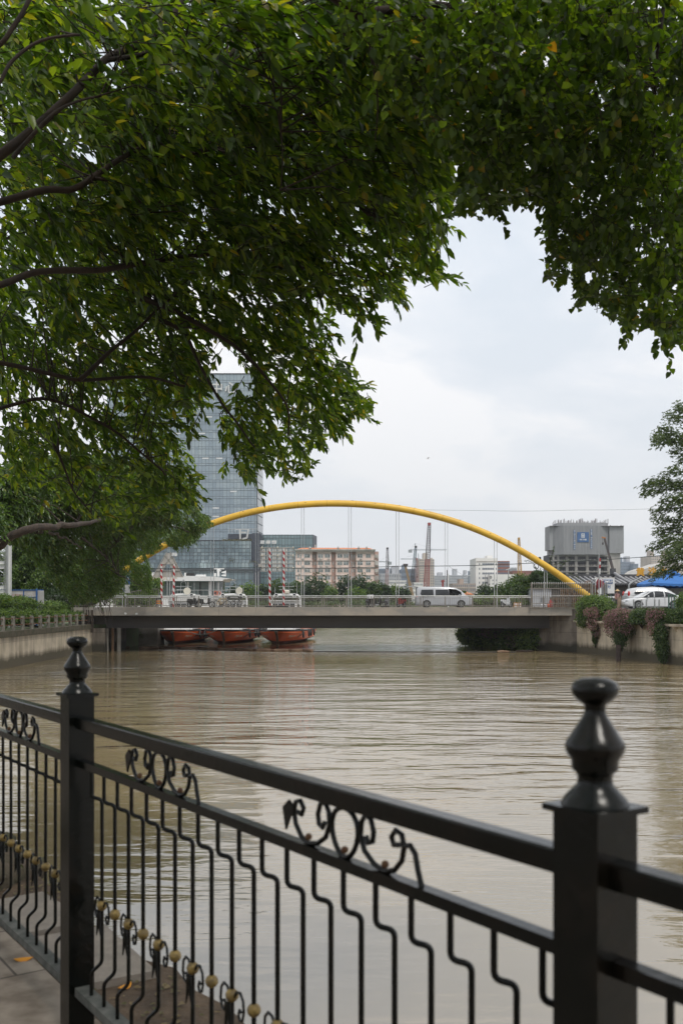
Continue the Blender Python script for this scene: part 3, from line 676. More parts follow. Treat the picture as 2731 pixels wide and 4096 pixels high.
def shell(mb, xs, lo, hi, wlo, whi, roundr=.12, skip=()):
    """body lofted along x: at each station bottom lo, top hi, half widths wlo (low) and whi (top)"""
    rings = []
    for x, a, b, w0, w1 in zip(xs, lo, hi, wlo, whi):
        h = b - a; r = min(roundr, h * .4)
        pr = [(w0 * .93, a), (w0, a + r * .6), (w0 + (w1 - w0) * .1, a + h * .45), (w1 + (w0 - w1) * .25, b - r * 1.3), (w1, b - r * .7), (w1 - r * .6, b - r * .12), (w1 * .4, b + .004)]
        rings.append([(x, -y, z) for y, z in pr] + [(x, y, z) for y, z in pr[::-1]])
    n = len(rings[0]); v = [p for r_ in rings for p in r_]; f = []
    for i in range(len(rings) - 1):
        for j in range(n):
            if (i, j) not in skip: f.append((i * n + j, i * n + (j + 1) % n, (i + 1) * n + (j + 1) % n, (i + 1) * n + j))
    f.append(tuple(range(n))); f.append(tuple((len(rings) - 1) * n + j for j in range(n))[::-1]); mb.add(v, f)
def clipz(poly, z, sg):
    o = []
    for a, b in zip(poly, poly[1:] + poly[:1]):
        ia, ib = sg * (a[1] - z) >= 0, sg * (b[1] - z) >= 0
        if ia: o.append(a)
        if ia != ib: t = (z - a[1]) / (b[1] - a[1]); o.append((a[0] + (b[0] - a[0]) * t, z))
    r = []
    for p in o:
        if not r or abs(p[0] - r[-1][0]) + abs(p[1] - r[-1][1]) > 1e-5: r.append(p)
    if len(r) > 1 and abs(r[0][0] - r[-1][0]) + abs(r[0][1] - r[-1][1]) < 1e-5: r.pop()
    return r
def sidew(u, roundr=.12):
    k = len(u[0]) // 2; a, b, w0, w1 = u[1][k], u[2][k], u[3][k], u[4][k]; h = b - a; r = min(roundr, h * .4)
    zs = [a, a + r * .6, a + h * .45, b - r * 1.3, b - r * .7]; ws = [w0 * .93, w0, w0 + (w1 - w0) * .1, w1 + (w0 - w1) * .25, w1]
    return lambda z: float(np.interp(z, zs, ws)) + .004
def make_car(name, label, loc, rz, spec, paint, cat):
    t = thing(name, label, cat); s = spec
    mb = MB(); shell(mb, *s['lower']); mb.build('body', paint, t, smooth=35)
    mb = MB(); shell(mb, *s['upper'], skip=s.get('open', ())); mb.build('cabin', paint, t, smooth=35)
    for sg in (-1, 1):
        for wi, poly in enumerate(s['windows']):
            if wi == 2 and sg < 0 and s.get('open'): continue      # window wound down
            mb = MB(); f = sidew(s['upper']); z0 = min(p[1] for p in poly); z1 = max(p[1] for p in poly); K = 9
            for q in range(K):      # glass laid in strips so that it follows the curve of the side
                c = clipz(clipz(poly, z0 + (z1 - z0) * q / K, 1), z0 + (z1 - z0) * (q + 1) / K, -1)
                if len(c) > 2: mb.prism(c, lambda p, u, sg=sg: Vector((p[0], sg * (f(p[1]) + u), p[1])), -.02, .014)
            mb.build('side_window', M_GLASSD, t)
        for poly in s.get('seams', []):
            mb = MB(); mb.prism(poly, lambda p, u, sg=sg: Vector((p[0], sg * (s['w'] + u), p[1])), -.01, .003); mb.build('trim', M_BLACK, t)
    mb = MB(); mb.quad(*s['windscreen']); mb.build('windscreen', M_GLASSD, t)
    for x in s['wx']:
        for sg in (-1, 1):
            mt = MB(); mr = MB(); wheel(mt, mr, x, sg * (s['w'] - .10), s['r'], s['r'], .22, sg); w_ = mt.build('wheel', M_BLACK, t, smooth=40); mr.build('rim', M_STEEL, w_)
            a = MB(); n = 16; v = []; R1 = s['r'] * 1.16
            arc = [(x + R1 * math.cos(math.pi * i / n), s['r'] + R1 * math.sin(math.pi * i / n)) for i in range(n + 1)]
            a.prism(arc, lambda p, u, sg=sg: Vector((p[0], sg * (s['w'] + u), p[1])), -.02, .002); a.build('wheel_arch', M_BLACK, t)
    for q, nm, m in s.get('lamps', []):
        for sg in (-1, 1): MB().ball((q[0], sg * q[1], q[2]), 1, 10, 6, q[3]).build(nm, m, t, smooth=60)
    for sg in (-1, 1): MB().ball((s['mir'][0], sg * (s['w'] + .09), s['mir'][1]), 1, 10, 6, (.07, .11, .075)).build('wing_mirror', paint, t, smooth=60)
    t.location = loc; t.rotation_euler = (0, 0, rz); return t
M_LAMPR = mat('tail_lamp', (.5, .02, .015), (.4, .015, .01), 3, .2)
M_LAMPW = mat('head_lamp', (.6, .62, .65), (.4, .42, .45), 3, .12)
W = .92
def vy(z): return W - .04 - max(0, z - 1.05) * .16
van = dict(open=((4, 1), (4, 2), (5, 1), (5, 2)), w=W, r=.33, wx=(-1.62, 1.52), mir=(1.35, 1.18), wy=lambda z: vy(z) + .012,
    lower=([-2.58, -2.5, -1.2, .2, 1.5, 2.2, 2.5, 2.6], [.30, .22, .2, .2, .2, .2, .24, .36], [1.02, 1.06, 1.08, 1.08, 1.06, .98, .86, .66], [.86, .91, W, W, W, .90, .82, .68], [.86, .90, .91, .91, .90, .84, .74, .6]),
    upper=([-2.52, -2.40, -2.1, -.8, .4, 1.05, 1.55, 2.12], [.95] * 8, [1.82, 1.87, 1.91, 1.93, 1.91, 1.84, 1.58, 1.02], [.85, .88, .89, .9, .9, .89, .87, .82], [.70, .74, .75, .76, .75, .73, .70, .76]),
    windows=[[(-2.12, 1.13), (-2.2, 1.3), (-2.1, 1.64), (-1.02, 1.66), (-1.0, 1.13)], [(-.82, 1.12), (-.82, 1.65), (.36, 1.65), (.40, 1.10)], [(.56, 1.09), (.52, 1.64), (.98, 1.60), (1.50, 1.30), (1.82, 1.08)]],
    seams=[[(-.92, .5), (-.92, 1.02), (-.905, 1.02), (-.905, .5)], [(.46, .3), (.46, 1.05), (.475, 1.05), (.475, .3)], [(-2.1, .985), (-2.1, 1.005), (-.95, 1.005), (-.95, .985)], [(1.42, .5), (1.42, 1.0), (1.435, 1.0), (1.435, .5)]],
    windscreen=((1.16, -.66, 1.79), (2.06, -.74, 1.06), (2.06, .74, 1.06), (1.16, .66, 1.79)),
    lamps=[((2.36, .68, .82, (.26, .14, .10)), 'headlight', M_LAMPW), ((-2.50, .80, .92, (.07, .09, .20)), 'tail_light', M_LAMPR)])
v = make_car('van', 'silver minivan with its tailgate raised, stopped on the bridge', (XP(1773, 92), 92.0, DZ), 0, van, M_VAN, 'van')
mb = MB(); mb.prism([(-2.40, 1.86), (-2.42, 1.93), (-2.9, 2.02), (-3.65, 1.90), (-3.78, 1.82), (-3.6, 1.84), (-2.9, 1.93)], lambda p, t: Vector((p[0], t, p[1])), -.72, .72)
o = mb.build('tailgate', M_VAN, None); o.parent = v
# driver seen through the open front window
def figure(name, label, c, h, shirt, hair, seated=False, hat=None, rz=0, lean=0.0, arms='down', trousers=None):
    """one continuous skinned body with shirt, trousers, hair over it"""
    t = thing(name, label, 'person'); me = bpy.data.meshes.new('body'); s = h / 1.7
    if seated: J = {'hip': (0, 0, .0), 'chest': (0, .02, .38), 'neck': (0, 0, .56), 'head': (0, -.02, .66), 'top': (0, -.01, .78), 'shl': (.17, 0, .5), 'shr': (-.17, 0, .5), 'ell': (.22, -.12, .28), 'elr': (-.22, -.12, .28), 'hal': (.15, -.38, .36), 'har': (-.15, -.38, .36), 'knl': (.12, -.42, .05), 'knr': (-.12, -.42, .05), 'fol': (.12, -.44, -.38), 'for': (-.12, -.44, -.38)}
    else: J = {'hip': (0, 0, .9), 'chest': (0, .02, 1.25), 'neck': (0, -lean * .1, 1.43), 'head': (0, -.02 - lean * .15, 1.54), 'top': (0, -.02 - lean * .2, 1.66), 'shl': (.18, 0, 1.37), 'shr': (-.18, 0, 1.37), 'ell': (.25, -.02, 1.1), 'elr': (-.25, -.02, 1.1), 'hal': (.24, -.18, .88), 'har': (-.24, -.18, .88), 'knl': (.1, -.02, .48), 'knr': (-.1, .02, .48), 'fol': (.1, .02, .07), 'for': (-.1, .04, .07)}
    R_ = {'hip': .13, 'chest': .15, 'neck': .055, 'head': .09, 'top': .075, 'shl': .06, 'shr': .06, 'ell': .045, 'elr': .045, 'hal': .032, 'har': .032, 'knl': .062, 'knr': .062, 'fol': .045, 'for': .045}
    names = list(J); idx = {k: i for i, k in enumerate(names)}
    E_ = [('hip', 'chest'), ('chest', 'neck'), ('neck', 'head'), ('head', 'top'), ('chest', 'shl'), ('chest', 'shr'), ('shl', 'ell'), ('ell', 'hal'), ('shr', 'elr'), ('elr', 'har'), ('hip', 'knl'), ('knl', 'fol'), ('hip', 'knr'), ('knr', 'for')]
    me.from_pydata([tuple(v_ * s for v_ in J[k]) for k in names], [(idx[a], idx[b]) for a, b in E_], [])
    o = bpy.data.objects.new('body', me); COL.objects.link(o)
    md_ = o.modifiers.new('skin', 'SKIN'); sv = me.skin_vertices[0].data
    for k in names: sv[idx[k]].radius = (R_[k] * s, R_[k] * s * .85); 
    sv[idx['hip']].use_root = True
    sd = o.modifiers.new('sub', 'SUBSURF'); sd.levels = 2; sd.render_levels = 2
    dg = bpy.context.evaluated_depsgraph_get(); m2 = bpy.data.meshes.new_from_object(o.evaluated_get(dg)); o.modifiers.clear(); o.data = m2
    m2.materials.clear(); sk = mat('skin', (.36, .20, .13), (.32, .17, .11), 5, .55); sh = mat('shirt_' + name + str(len(bpy.data.objects)), shirt, None, 6, .9); tr = mat('trousers', (.03, .035, .05), (.04, .045, .06), 5, .9)
    m2.materials.append(sk); m2.materials.append(sh); m2.materials.append(tr)
    z0 = J['hip'][2] * s - .06; z1 = J['neck'][2] * s - .03
    for p in m2.polygons:
        zc = p.center.z; p.use_smooth = True
        arm = abs(p.center.x) > .215 * s and zc < (J['ell'][2] + .04) * s
        p.material_index = 2 if zc < z0 and not arm else (0 if zc > z1 or arm else 1)
    o.parent = t
    hd = Vector(J['head']) * s
    mb = MB(); mb.ball(hd + Vector((0, .02, .045)), .1 * s, 14, 10, (.92, 1.0, 1.0)); 
    mb.v = [v_ for v_ in mb.v]; hr_ = MB(); 
    hr_.ball(hd + Vector((0, .025, .05)), .104 * s, 14, 10, (.9, 1.0, 1.0)); hr_.v = [(a, b, max(c_, hd.z + .02 + .25 * max(0, hd.y - .02 - b))) if b < hd.y + .03 else (a, b, c_) for a, b, c_ in hr_.v]
    hr_.build('hair', mat('hair', (.012, .01, .009), (.02, .016, .014), 10, .7), t, smooth=80)
    f_ = MB(); f_.tube([hd + Vector((0, -.085, .02)), hd + Vector((0, -.108, -.012)), hd + Vector((0, -.088, -.02))], [.008, .015, .008], 6)
    for sg in (-1, 1): f_.ball(hd + Vector((sg * .088, .01, 0)), .022, 6, 5, (.4, 1, 1.3))
    f_.build('nose_and_ears', sk, t, smooth=80)
    e_ = MB()
    for sg in (-1, 1): e_.ball(hd + Vector((sg * .032, -.078, .022)), .009, 8, 5)
    e_.tube([hd + Vector((-.024, -.076, -.045)), hd + Vector((.024, -.076, -.045))], .005, 5); e_.build('eyes_and_mouth', mat('dark_feature', (.03, .015, .012), (.05, .02, .02), 5, .5), t)
    if hat:
        hm = MB(); c0 = hd + Vector((0, 0, .10)); hm.lathe(c0, [(.24, -.035), (.17, .0), (.10, .035), (.09, .09), (.05, .125), (.005, .135)], 20)
        hm.lathe(c0 - Vector((0, 0, .006)), [(.24, -.035), (.17, -.005), (.1, .02)], 20); hm.build('straw_hat', mat('straw', (.50, .36, .19), (.38, .26, .13), 20, .85, bump=.004), t, smooth=50)
    t.location = c; t.rotation_euler = (0, 0, rz); return t
figure('person', 'driver with short dark hair sitting at the open front window of the silver van', (XP(1787, 92), 91.55, DZ + .78), 1.55, (.05, .05, .06), None, seated=True, rz=math.radians(-70) + math.pi)

# ---------------------------------------------------------------- two-wheelers on the bridge
def two_wheeler(name, label, cat, loc, rz, kind, c1, group):
    t = thing(name, label, cat, group=group); R_ = .26 if kind != 'bicycle' else .31; wb = .62 if kind != 'bicycle' else .5
    for x in (-wb, wb):
        mb = MB(); n = 20; pts = [(x + R_ * math.cos(2 * math.pi * i / n), 0, R_ + .03 + R_ * math.sin(2 * math.pi * i / n)) for i in range(n + 1)]
        mb.tube(pts, .028 if kind == 'bicycle' else .055, 6, caps=False); w_ = mb.build('wheel', M_BLACK, t, smooth=60)
        mb = MB()
        for k in range(6): a = math.pi * k / 6; mb.tube([(x + R_ * math.cos(a), 0, R_ + .03 + R_ * math.sin(a)), (x - R_ * math.cos(a), 0, R_ + .03 - R_ * math.sin(a))], .006 if kind == 'bicycle' else .014, 4)
        mb.tube([(x, -.05, R_ + .03), (x, .05, R_ + .03)], .04, 8); mb.build('spokes', M_STEEL, w_)
    pm = mat('paint_%.2f_%.2f_%.2f' % c1, c1, tuple(v_ * .7 for v_ in c1), 5, .35)
    if kind == 'bicycle':
        mb = MB(); A = (-wb, 0, .34); B = (-.08, 0, .32); C_ = (-.2, 0, .82); D_ = (.36, 0, .84)
        for a, b in ((A, B), (B, C_), (A, C_), (B, D_), (C_, D_), (D_, (wb, 0, .34))): mb.tube([a, b], .02, 6)
        mb.tube([D_, (.33, 0, 1.02)], .018, 6); mb.build('frame', pm, t, smooth=60)
        MB().tube([(.28, -.28, 1.04), (.35, -.1, 1.03), (.35, .1, 1.03), (.28, .28, 1.04)], .016, 6).build('handlebar', M_BLACK, t)
        MB().ball((-.23, 0, .9), 1, 10, 6, (.14, .07, .04)).build('saddle', M_BLACK, t, smooth=60)
        mb = MB(); mb.box(.45, .75, -.15, .15, .78, .80); mb.box(.45, .47, -.15, .15, .8, 1.0); mb.box(.73, .75, -.15, .15, .8, 1.0); mb.box(.47, .73, -.15, -.14, .8, 1.0); mb.box(.47, .73, .14, .15, .8, 1.0); mb.build('basket', M_BLACK, t)
    else:
        mb = MB(); mb.prismY([(-.78, .62), (-.7, .45), (-.3, .34), (.05, .28), (.3, .30), (.42, .62), (.36, .9), (.26, .92), (.2, .5), (.05, .4), (-.12, .48), (-.2, .72), (-.7, .76)], -.14, .14); mb.build('body', pm, t, smooth=40)
        mb = MB(); mb.prismY([(-.72, .762), (-.68, .84), (-.2, .80), (-.14, .722)], -.12, .12); mb.build('seat', M_BLACK, t)
        mb = MB(); mb.tube([(.64, -.08, .29), (.42, -.06, .8), (.33, 0, 1.0)], .025, 6); mb.tube([(.64, .08, .29), (.42, .06, .8), (.33, 0, 1.0)], .025, 6); mb.build('fork', M_STEEL, t)
        MB().tube([(.2, -.34, 1.06), (.33, -.12, 1.02), (.33, .12, 1.02), (.2, .34, 1.06)], .02, 6).build('handlebar', M_BLACK, t)
        MB().ball((.45, 0, .92), 1, 10, 6, (.08, .1, .1)).build('headlight', M_LAMPW, t, smooth=60)
        for sg in (-1, 1): MB().ball((.28, sg * .32, 1.2), 1, 8, 5, (.02, .07, .045)).build('mirror', M_BLACK, t, smooth=60)
        if kind == 'box':
            MB().box(-.95, -.5, -.22, .22, .845, 1.2).build('top_box', M_BLACK if c1[0] > .2 else M_WHITE, t)
        MB().box(-.3, .1, -.16, .16, .2, .338).build('engine', M_STEEL, t)
    t.location = loc; t.rotation_euler = (0, 0, rz); return t
G = 'motorbikes and bicycles parked on the bridge'
for px, lab, kind, c, rz, nm in ((1478, 'dark motorbike parked on the bridge, leftmost of the row left of the van', 'moto', (.04, .04, .045), 1.2, 'motorbike'), (1508, 'black motorbike with a rear box in the row left of the van', 'box', (.02, .02, .02), .5, 'motorbike'),
        (1548, 'grey motorbike with raised mirrors in the middle of the row left of the van', 'moto', (.10, .10, .11), 1.35, 'motorbike'), (1604, 'red scooter nearest the rear of the van', 'moto', (.32, .04, .03), 2.0, 'scooter'),
        (772, 'black electric scooter parked below the white boat radar dome', 'moto', (.02, .02, .022), 1.1, 'scooter'), (822, 'black motorbike with a large seat beside the bridge railing left of the yellow bicycle', 'box', (.025, .025, .025), .25, 'motorbike'),
        (888, 'yellow shared bicycle leaning by the bridge railing', 'bicycle', (.62, .36, .01), .15, 'bicycle'), (945, 'dark bicycle with a basket right of the yellow bicycle', 'bicycle', (.03, .03, .035), 1.0, 'bicycle'),
        (2024, 'white scooter parked on the bridge right of the van', 'moto', (.6, .62, .62), .8, 'scooter')):
    two_wheeler(nm, lab, 'bicycle' if kind == 'bicycle' else nm, (XP(px, 93), 93.0, DZ), rz, kind, c, G)
for px, lab in ((2060, 'left orange and white crate on the bridge beside the white scooter'), (2075, 'right orange and white crate on the bridge beside the white scooter')):
    t = thing('plastic_crate', lab, 'crate', (XP(px, 92), 92, DZ), group='crates on the bridge'); x = XP(px, 92)
    MB().box(x - .16, x + .16, 91.8, 92.2, DZ, DZ + .46).build('crate_body', mat('crate_orange', (.55, .24, .05), (.45, .2, .05), 5, .6), t)
    mb = MB()
    for i in range(2):
        for j in range(2): mb.box(x - .13 + .14 * i, x - .02 + .14 * i, 91.78, 91.798, DZ + .06 + .2 * j, DZ + .2 + .2 * j)
    mb.build('label_patch', M_WHITE, t)
t = thing('road_barrier', 'black road barrier with two orange boards on the bridge by the left striped poles', 'barrier', (XP(636, 93), 93, DZ)); x = XP(636, 93)
mb = MB(); [mb.box(x + d - .03, x + d + .03, 92.9, 93.1, DZ, DZ + .9) for d in (-.22, .22)]; mb.box(x - .19, x + .19, 92.93, 93.07, DZ + .8, DZ + .88); mb.build('frame', M_BLACK, t)
for z_ in (.36, .56): MB().box(x - .19, x + .19, 92.88, 92.92, DZ + z_, DZ + z_ + .1).build('board', mat('board_orange', (.7, .25, .02), (.6, .2, .02), 5, .5), t)
# ================================================================ boats behind the bridge
def hull_mb(L, B, z0, z1, flare=.55, n=16, bowrise=.25, keel=-.5):
    """bow at y=0, stern at y=L (local, pointing to -y); ring: keel, chine, deck edge"""
    mb = MB(); rings = []
    for i in range(n + 1):
        t = i / n; y = L * t ** 1.3; wd = B / 2 * min(1, (t * 2.6) ** .62) if t > 0 else .10
        wc = wd * (flare + (1 - flare) * min(1, t * 1.8)); zt = z1 + bowrise * (1 - t) ** 2; ys = y - .9 * (1 - t) ** 3
        zk = keel + .35 * (1 - t) ** 4
        rings.append([(-wd, ys, zt), (-wd * .99, ys + .02, zt - .25), (-wc * .92, y * .99 + .1, .42 + .25 * (1 - t)), (-wc * .55, y + .45 * (1 - t), .0), (0, y + .6 * (1 - t), zk), (wc * .55, y + .45 * (1 - t), .0), (wc * .92, y * .99 + .1, .42 + .25 * (1 - t)), (wd * .99, ys + .02, zt - .25), (wd, ys, zt)])
    m = len(rings[0]); v = [p for r in rings for p in r]; f = []
    for i in range(n):
        for j in range(m - 1): f.append((i * m + j, i * m + j + 1, (i + 1) * m + j + 1, (i + 1) * m + j))
    f.append(tuple(range(m))[::-1]); f.append(tuple(n * m + j for j in range(m)))
    mb.add(v, f); return mb, rings
def hullmat():
    m = mat('boat_hull', (1.0, .19, .045), (.88, .15, .04), .7, .45, stretch=(1, 1, 1.5)); t = m.node_tree; b = t.nodes['Principled BSDF']
    g = N('ShaderNodeTexCoord', t); sp = N('ShaderNodeSeparateXYZ', t); t.links.new(g.outputs['Object'], sp.inputs[0])
    c = N('ShaderNodeMapRange', t); c.inputs['From Min'].default_value = .30; c.inputs['From Max'].default_value = .34; t.links.new(sp.outputs['Z'], c.inputs['Value'])
    src = b.inputs['Base Color'].links[0].from_socket; mx_ = N('ShaderNodeMix', t, data_type='RGBA'); mx_.inputs['A'].default_value = (.13, .035, .02, 1)
    t.links.new(c.outputs[0], mx_.inputs['Factor']); t.links.new(src, mx_.inputs['B']); t.links.new(mx_.outputs['Result'], b.inputs['Base Color']); return m
M_HULL = hullmat()
M_FEND = mat('fender', (.02, .02, .02), (.04, .04, .04), 6, .8)
M_CABIN = mat('cabin_white', (.80, .80, .79), (.70, .69, .67), 1.2, .4)
M_LETT = mat('hull_lettering', (.85, .8, .74), (.7, .62, .55), 6, .6)
def torus(mb, c, R, r, axis='y', n=16, k=6):
    pts = []
    for i in range(n + 1):
        a = 2 * math.pi * i / n; pts.append((c[0] + R * math.cos(a), c[1], c[2] + R * math.sin(a)) if axis == 'y' else (c[0], c[1] + R * math.cos(a), c[2] + R * math.sin(a)))
    mb.tube(pts, r, k, caps=False)
def patrol_boat(px, label, rz, num, variant):
    t = thing('patrol_boat', label, 'boat', group='orange patrol boats moored under the bridge'); L, B = 15.5, 5.3
    mb, rings = hull_mb(L, B, WATER, 1.36, bowrise=.14); hl = mb.build('hull', M_HULL, t, smooth=40)
    dk = MB(); top = [r[0] for r in rings] + [r[-1] for r in rings[::-1]]; n = len(rings)
    v = [(p[0] * .99, p[1], p[2] - .05) for r in rings for p in (r[0], r[-1])]; dk.add(v, [(2 * i, 2 * i + 1, 2 * i + 3, 2 * i + 2) for i in range(n - 1)]); dk.build('deck', M_CONC, t)
    fd = MB(); fd.tube([r[0] for r in rings[::-1]] + [r[-1] for r in rings], .085, 6); fd.build('rubbing_strake', M_FEND, t, smooth=60)
    # bow stem post
    MB().tube([(0, -.98, 1.44), (0, -.4, 1.0), (0, .05, .6), (0, .45, 0)], [.2, .13, .12, .12], 8).build('stem', mat('stem_metal', (.24, .17, .10), (.14, .09, .06), 4, .6), t, smooth=60)
    # cabin, wheelhouse, windows
    mb = MB(); mb.prism([(3.4, 1.5), (3.9, 2.75), (13.2, 2.75), (13.6, 1.5)], lambda p, u: Vector((u, p[0], p[1])), -1.55, 1.55); mb.build('cabin', M_CABIN, t)
    mb = MB(); mb.prism([(4.9, 2.76), (5.7, 4.62), (9.6, 4.62), (10.0, 2.76)], lambda p, u: Vector((u, p[0], p[1])), -1.40, 1.40); wh = mb.build('wheelhouse', M_CABIN, t)
    MB().box(-1.5, 1.5, 5.4, 9.9, 4.622, 4.72).build('wheelhouse_roof', M_WHITE, t)
    for k in range(4):
        a = -1.28 + k * .65; mb = MB(); mb.add([(a, 5.145, 3.40), (a + .58, 5.145, 3.40), (a + .58, 5.55, 4.34), (a, 5.55, 4.34)], [(0, 1, 2, 3)]); mb.build('window', M_GLASSD, wh)
    for sg in (-1, 1):
        for k in range(3): y = 6.2 + k * 1.1; MB().box(sg * 1.395, sg * 1.41, y, y + .9, 3.4, 4.25).build('window', M_GLASSD, wh)
    # radar arch and gear
    za = 4.72
    mb = MB(); mb.tube([(-1.62, 7.6, 3.2), (-1.55, 7.7, za + .35), (-1.30, 7.7, za + .62), (0, 7.7, za + .68), (1.30, 7.7, za + .62), (1.55, 7.7, za + .35), (1.62, 7.6, 3.2)], .10, 8); ar = mb.build('radar_arch', M_WHITE, t, smooth=60)
    mb = MB(); mb.tube([(-.35, 7.7, za + .7), (-.28, 7.7, za + 2.0), (0, 7.7, za + 2.2), (.28, 7.7, za + 2.0), (.35, 7.7, za + .7)], .03, 6); mb.tube([(-.9, 7.7, za + 1.55), (.9, 7.7, za + 1.55)], .025, 5); mb.tube([(-.8, 7.7, za + 1.2), (.8, 7.7, za + 1.2)], .025, 5)
    mb.ball((.0, 7.7, za + 2.3), .09, 8, 6); mb.tube([(1.2, 7.8, za + .6), (1.2, 7.8, za + 2.0)], .03, 5); mb.tube([(-1.3, 7.8, za + .6), (-1.3, 7.8, za + 1.5)], .03, 5); mb.build('mast', M_STEEL, ar, smooth=60)
    d_ = MB()
    if variant == 0: d_.tube([(.45, 7.3, za + 1.05), (.45, 7.55, za + 1.05)], .40, 20)
    elif variant == 1: d_.tube([(.75, 7.3, za + 1.05), (.75, 7.6, za + 1.10)], .38, 20)
    else: d_.lathe((0, 7.5, za + .78), [(.34, 0), (.42, .1), (.42, .3), (.3, .38)], 16)
    d_.build('radar', mat('radar_cream', (.66, .62, .52), (.58, .55, .47), 2, .5), ar, smooth=50)
    for sx in (-1.05, 1.0):
        mb = MB(); mb.tube([(sx, 7.0, za + .55), (sx, 7.35, za + .55)], [.24, .2], 16); s_ = mb.build('searchlight', M_WHITE, ar, smooth=50)
        MB().tube([(sx, 6.99, za + .55), (sx, 6.997, za + .55)], .18, 16).build('lens', M_GLASSD, s_)
    # guard rails round the foredeck
    mb = MB()
    for sgi in (0, -1):
        path = [(r[sgi][0] * .93, r[sgi][1] + .1, r[sgi][2] + .75) for r in rings[1:10]]; mb.tube(path, .022, 5); mb.tube([(p[0], p[1], p[2] - .35) for p in path], .015, 5)
        for p in path[::2]: mb.tube([p, (p[0], p[1], p[2] - .75)], .02, 5)
    mb.build('guard_rail', M_STEEL, t, smooth=60)
    # tyres hung on the side
    for k, yy in enumerate((3.4, 6.0, 8.8, 11.6)):
        r = rings[min(range(len(rings)), key=lambda i: abs(rings[i][0][1] - yy))]
        for sgi in (0, -1):
            if sgi == 0 and k % 2: continue
            mb = MB(); sg = -1 if sgi == 0 else 1; torus(mb, (r[sgi][0] + sg * .12, r[sgi][1], 1.0), .30, .10, 'x'); mb.tube([(r[sgi][0] + sg * .1, r[sgi][1], 1.3), (r[sgi][0], r[sgi][1], 1.7)], .02, 4); mb.build('tyre_fender', M_FEND, t, smooth=60)
    # hull lettering either side of the bow, draught slashes
    for sg in (-1, 1):
        a = Vector(rings[1][-1 if sg > 0 else 0]); b = Vector(rings[4][-1 if sg > 0 else 0]); d = (b - a); d.z = 0; d.normalize(); low = Vector(rings[3][6 if sg > 0 else 2]); hi = Vector(rings[3][7 if sg > 0 else 1]); up = (hi - low).normalized()
        right = d if sg > 0 else -d; nn = right.cross(up).normalized(); c = (low * .38 + hi * .62) + nn * .10
        c += d * -.25 + nn * .06
        text_mb(num, .46, c, .002, .016, sx=.85, right=right, up=up).build('lettering', M_LETT, hl)
        text_mb('广州海事', .22, c - up * .38 + nn * .01 - right * .05, .002, .006, right=right, up=up).build('small_lettering', mat('faded_lettering', (.62, .32, .22), (.55, .25, .15), 6, .6), hl)
        mb = MB()
        for k in range(2):
            p = c + d * (1.35 + k * .28) + nn * .01; mb.prism([(-.05, -.32), (.03, -.32), (.16, .28), (.08, .28)], lambda q, u, p=p: p + d * q[0] + up * q[1] + nn * u, -.01, .01)
        mb.build('slash_mark', M_BLACK, hl)
    t.location = (XP(px, 105.8), 105.8, WATER); t.rotation_euler = (0, 0, rz); return t
patrol_boat(694, 'leftmost orange patrol boat, its bow under the bridge', math.radians(1), '渔水C42', 0)
patrol_boat(895, 'middle orange patrol boat moored between the two others', math.radians(-1), '渔水C38', 1)
patrol_boat(1109, 'rightmost orange patrol boat with tyres along its open side', math.radians(-4), '渔水C37', 2)
# mooring ropes
M_ROPE = mat('rope', (.5, .46, .40), (.35, .32, .27), 20, .9)
for (a, b, s, lab) in ((P(742, 2519, 104.6), P(870, 2519, 104.8), .9, 'pale mooring rope sagging between the left and middle orange boats'), (P(950, 2519, 104.6), P(1085, 2519, 104.8), .55, 'pale mooring rope sagging between the middle and right orange boats')):
    pl = [a.lerp(b, i / 12) - Vector((0, 0, .0 + s * 4 * (i / 12) * (1 - i / 12) * .55)) for i in range(13)]
    solo('mooring_rope', MB().tube(pl, .045, 6), M_ROPE, lab, 'rope', smooth=60)
# floating boom of lashed poles, and the rope line beyond it
fb = thing('floating_boom', 'floating boom of lashed brown tubes lying in front of the orange boats', 'boom', (XP(900, 93), 93, WATER))
ends = [(553, 2593), (640, 2592), (718, 2594), (795, 2594), (868, 2597), (945, 2598), (1020, 2601), (1090, 2602), (1160, 2602), (1215, 2602), (1252, 2604)]
M_BOOM = mat('boom_cover', (.26, .17, .11), (.15, .09, .06), 1.5, .9, bump=.03, bscale=5)
for i, (a, b) in enumerate(zip(ends[:-1], ends[1:])):
    Da, Db = 4.26 * F / (a[1] - HY), 4.26 * F / (b[1] - HY); p = P(a[0], a[1], Da); q = P(b[0], b[1], Db); p.z = q.z = WATER + .07; d = (q - p).normalized()
    MB().tube([p + d * .08, p + d * .25, p.lerp(q, .5) + Vector((0, 0, .015)), q - d * .25, q - d * .08], [.10, .16, .155, .16, .10], 10).build('float', M_BOOM, fb, smooth=50)
    if i: MB().tube([p - d * .16, p + d * .16], .13, 8).build('lashing', mat('lashing', (.07, .035, .022), (.12, .06, .03), 12, .9), fb)
wire_ = [P(1252, 2606, 89.7), P(1500, 2608, 89.0), P(1800, 2607, 88.8), P(2060, 2609, 88.7)]
for q_ in wire_: q_.z = WATER + .02
solo('floating_rope', MB().tube(wire_, .05, 6), M_FEND, 'dark floating rope stretched over the water right of the boom', 'rope', smooth=60)
for px, w_, lab in ((292 / 1.568 * 1.0 + 0, .0, ''),): pass
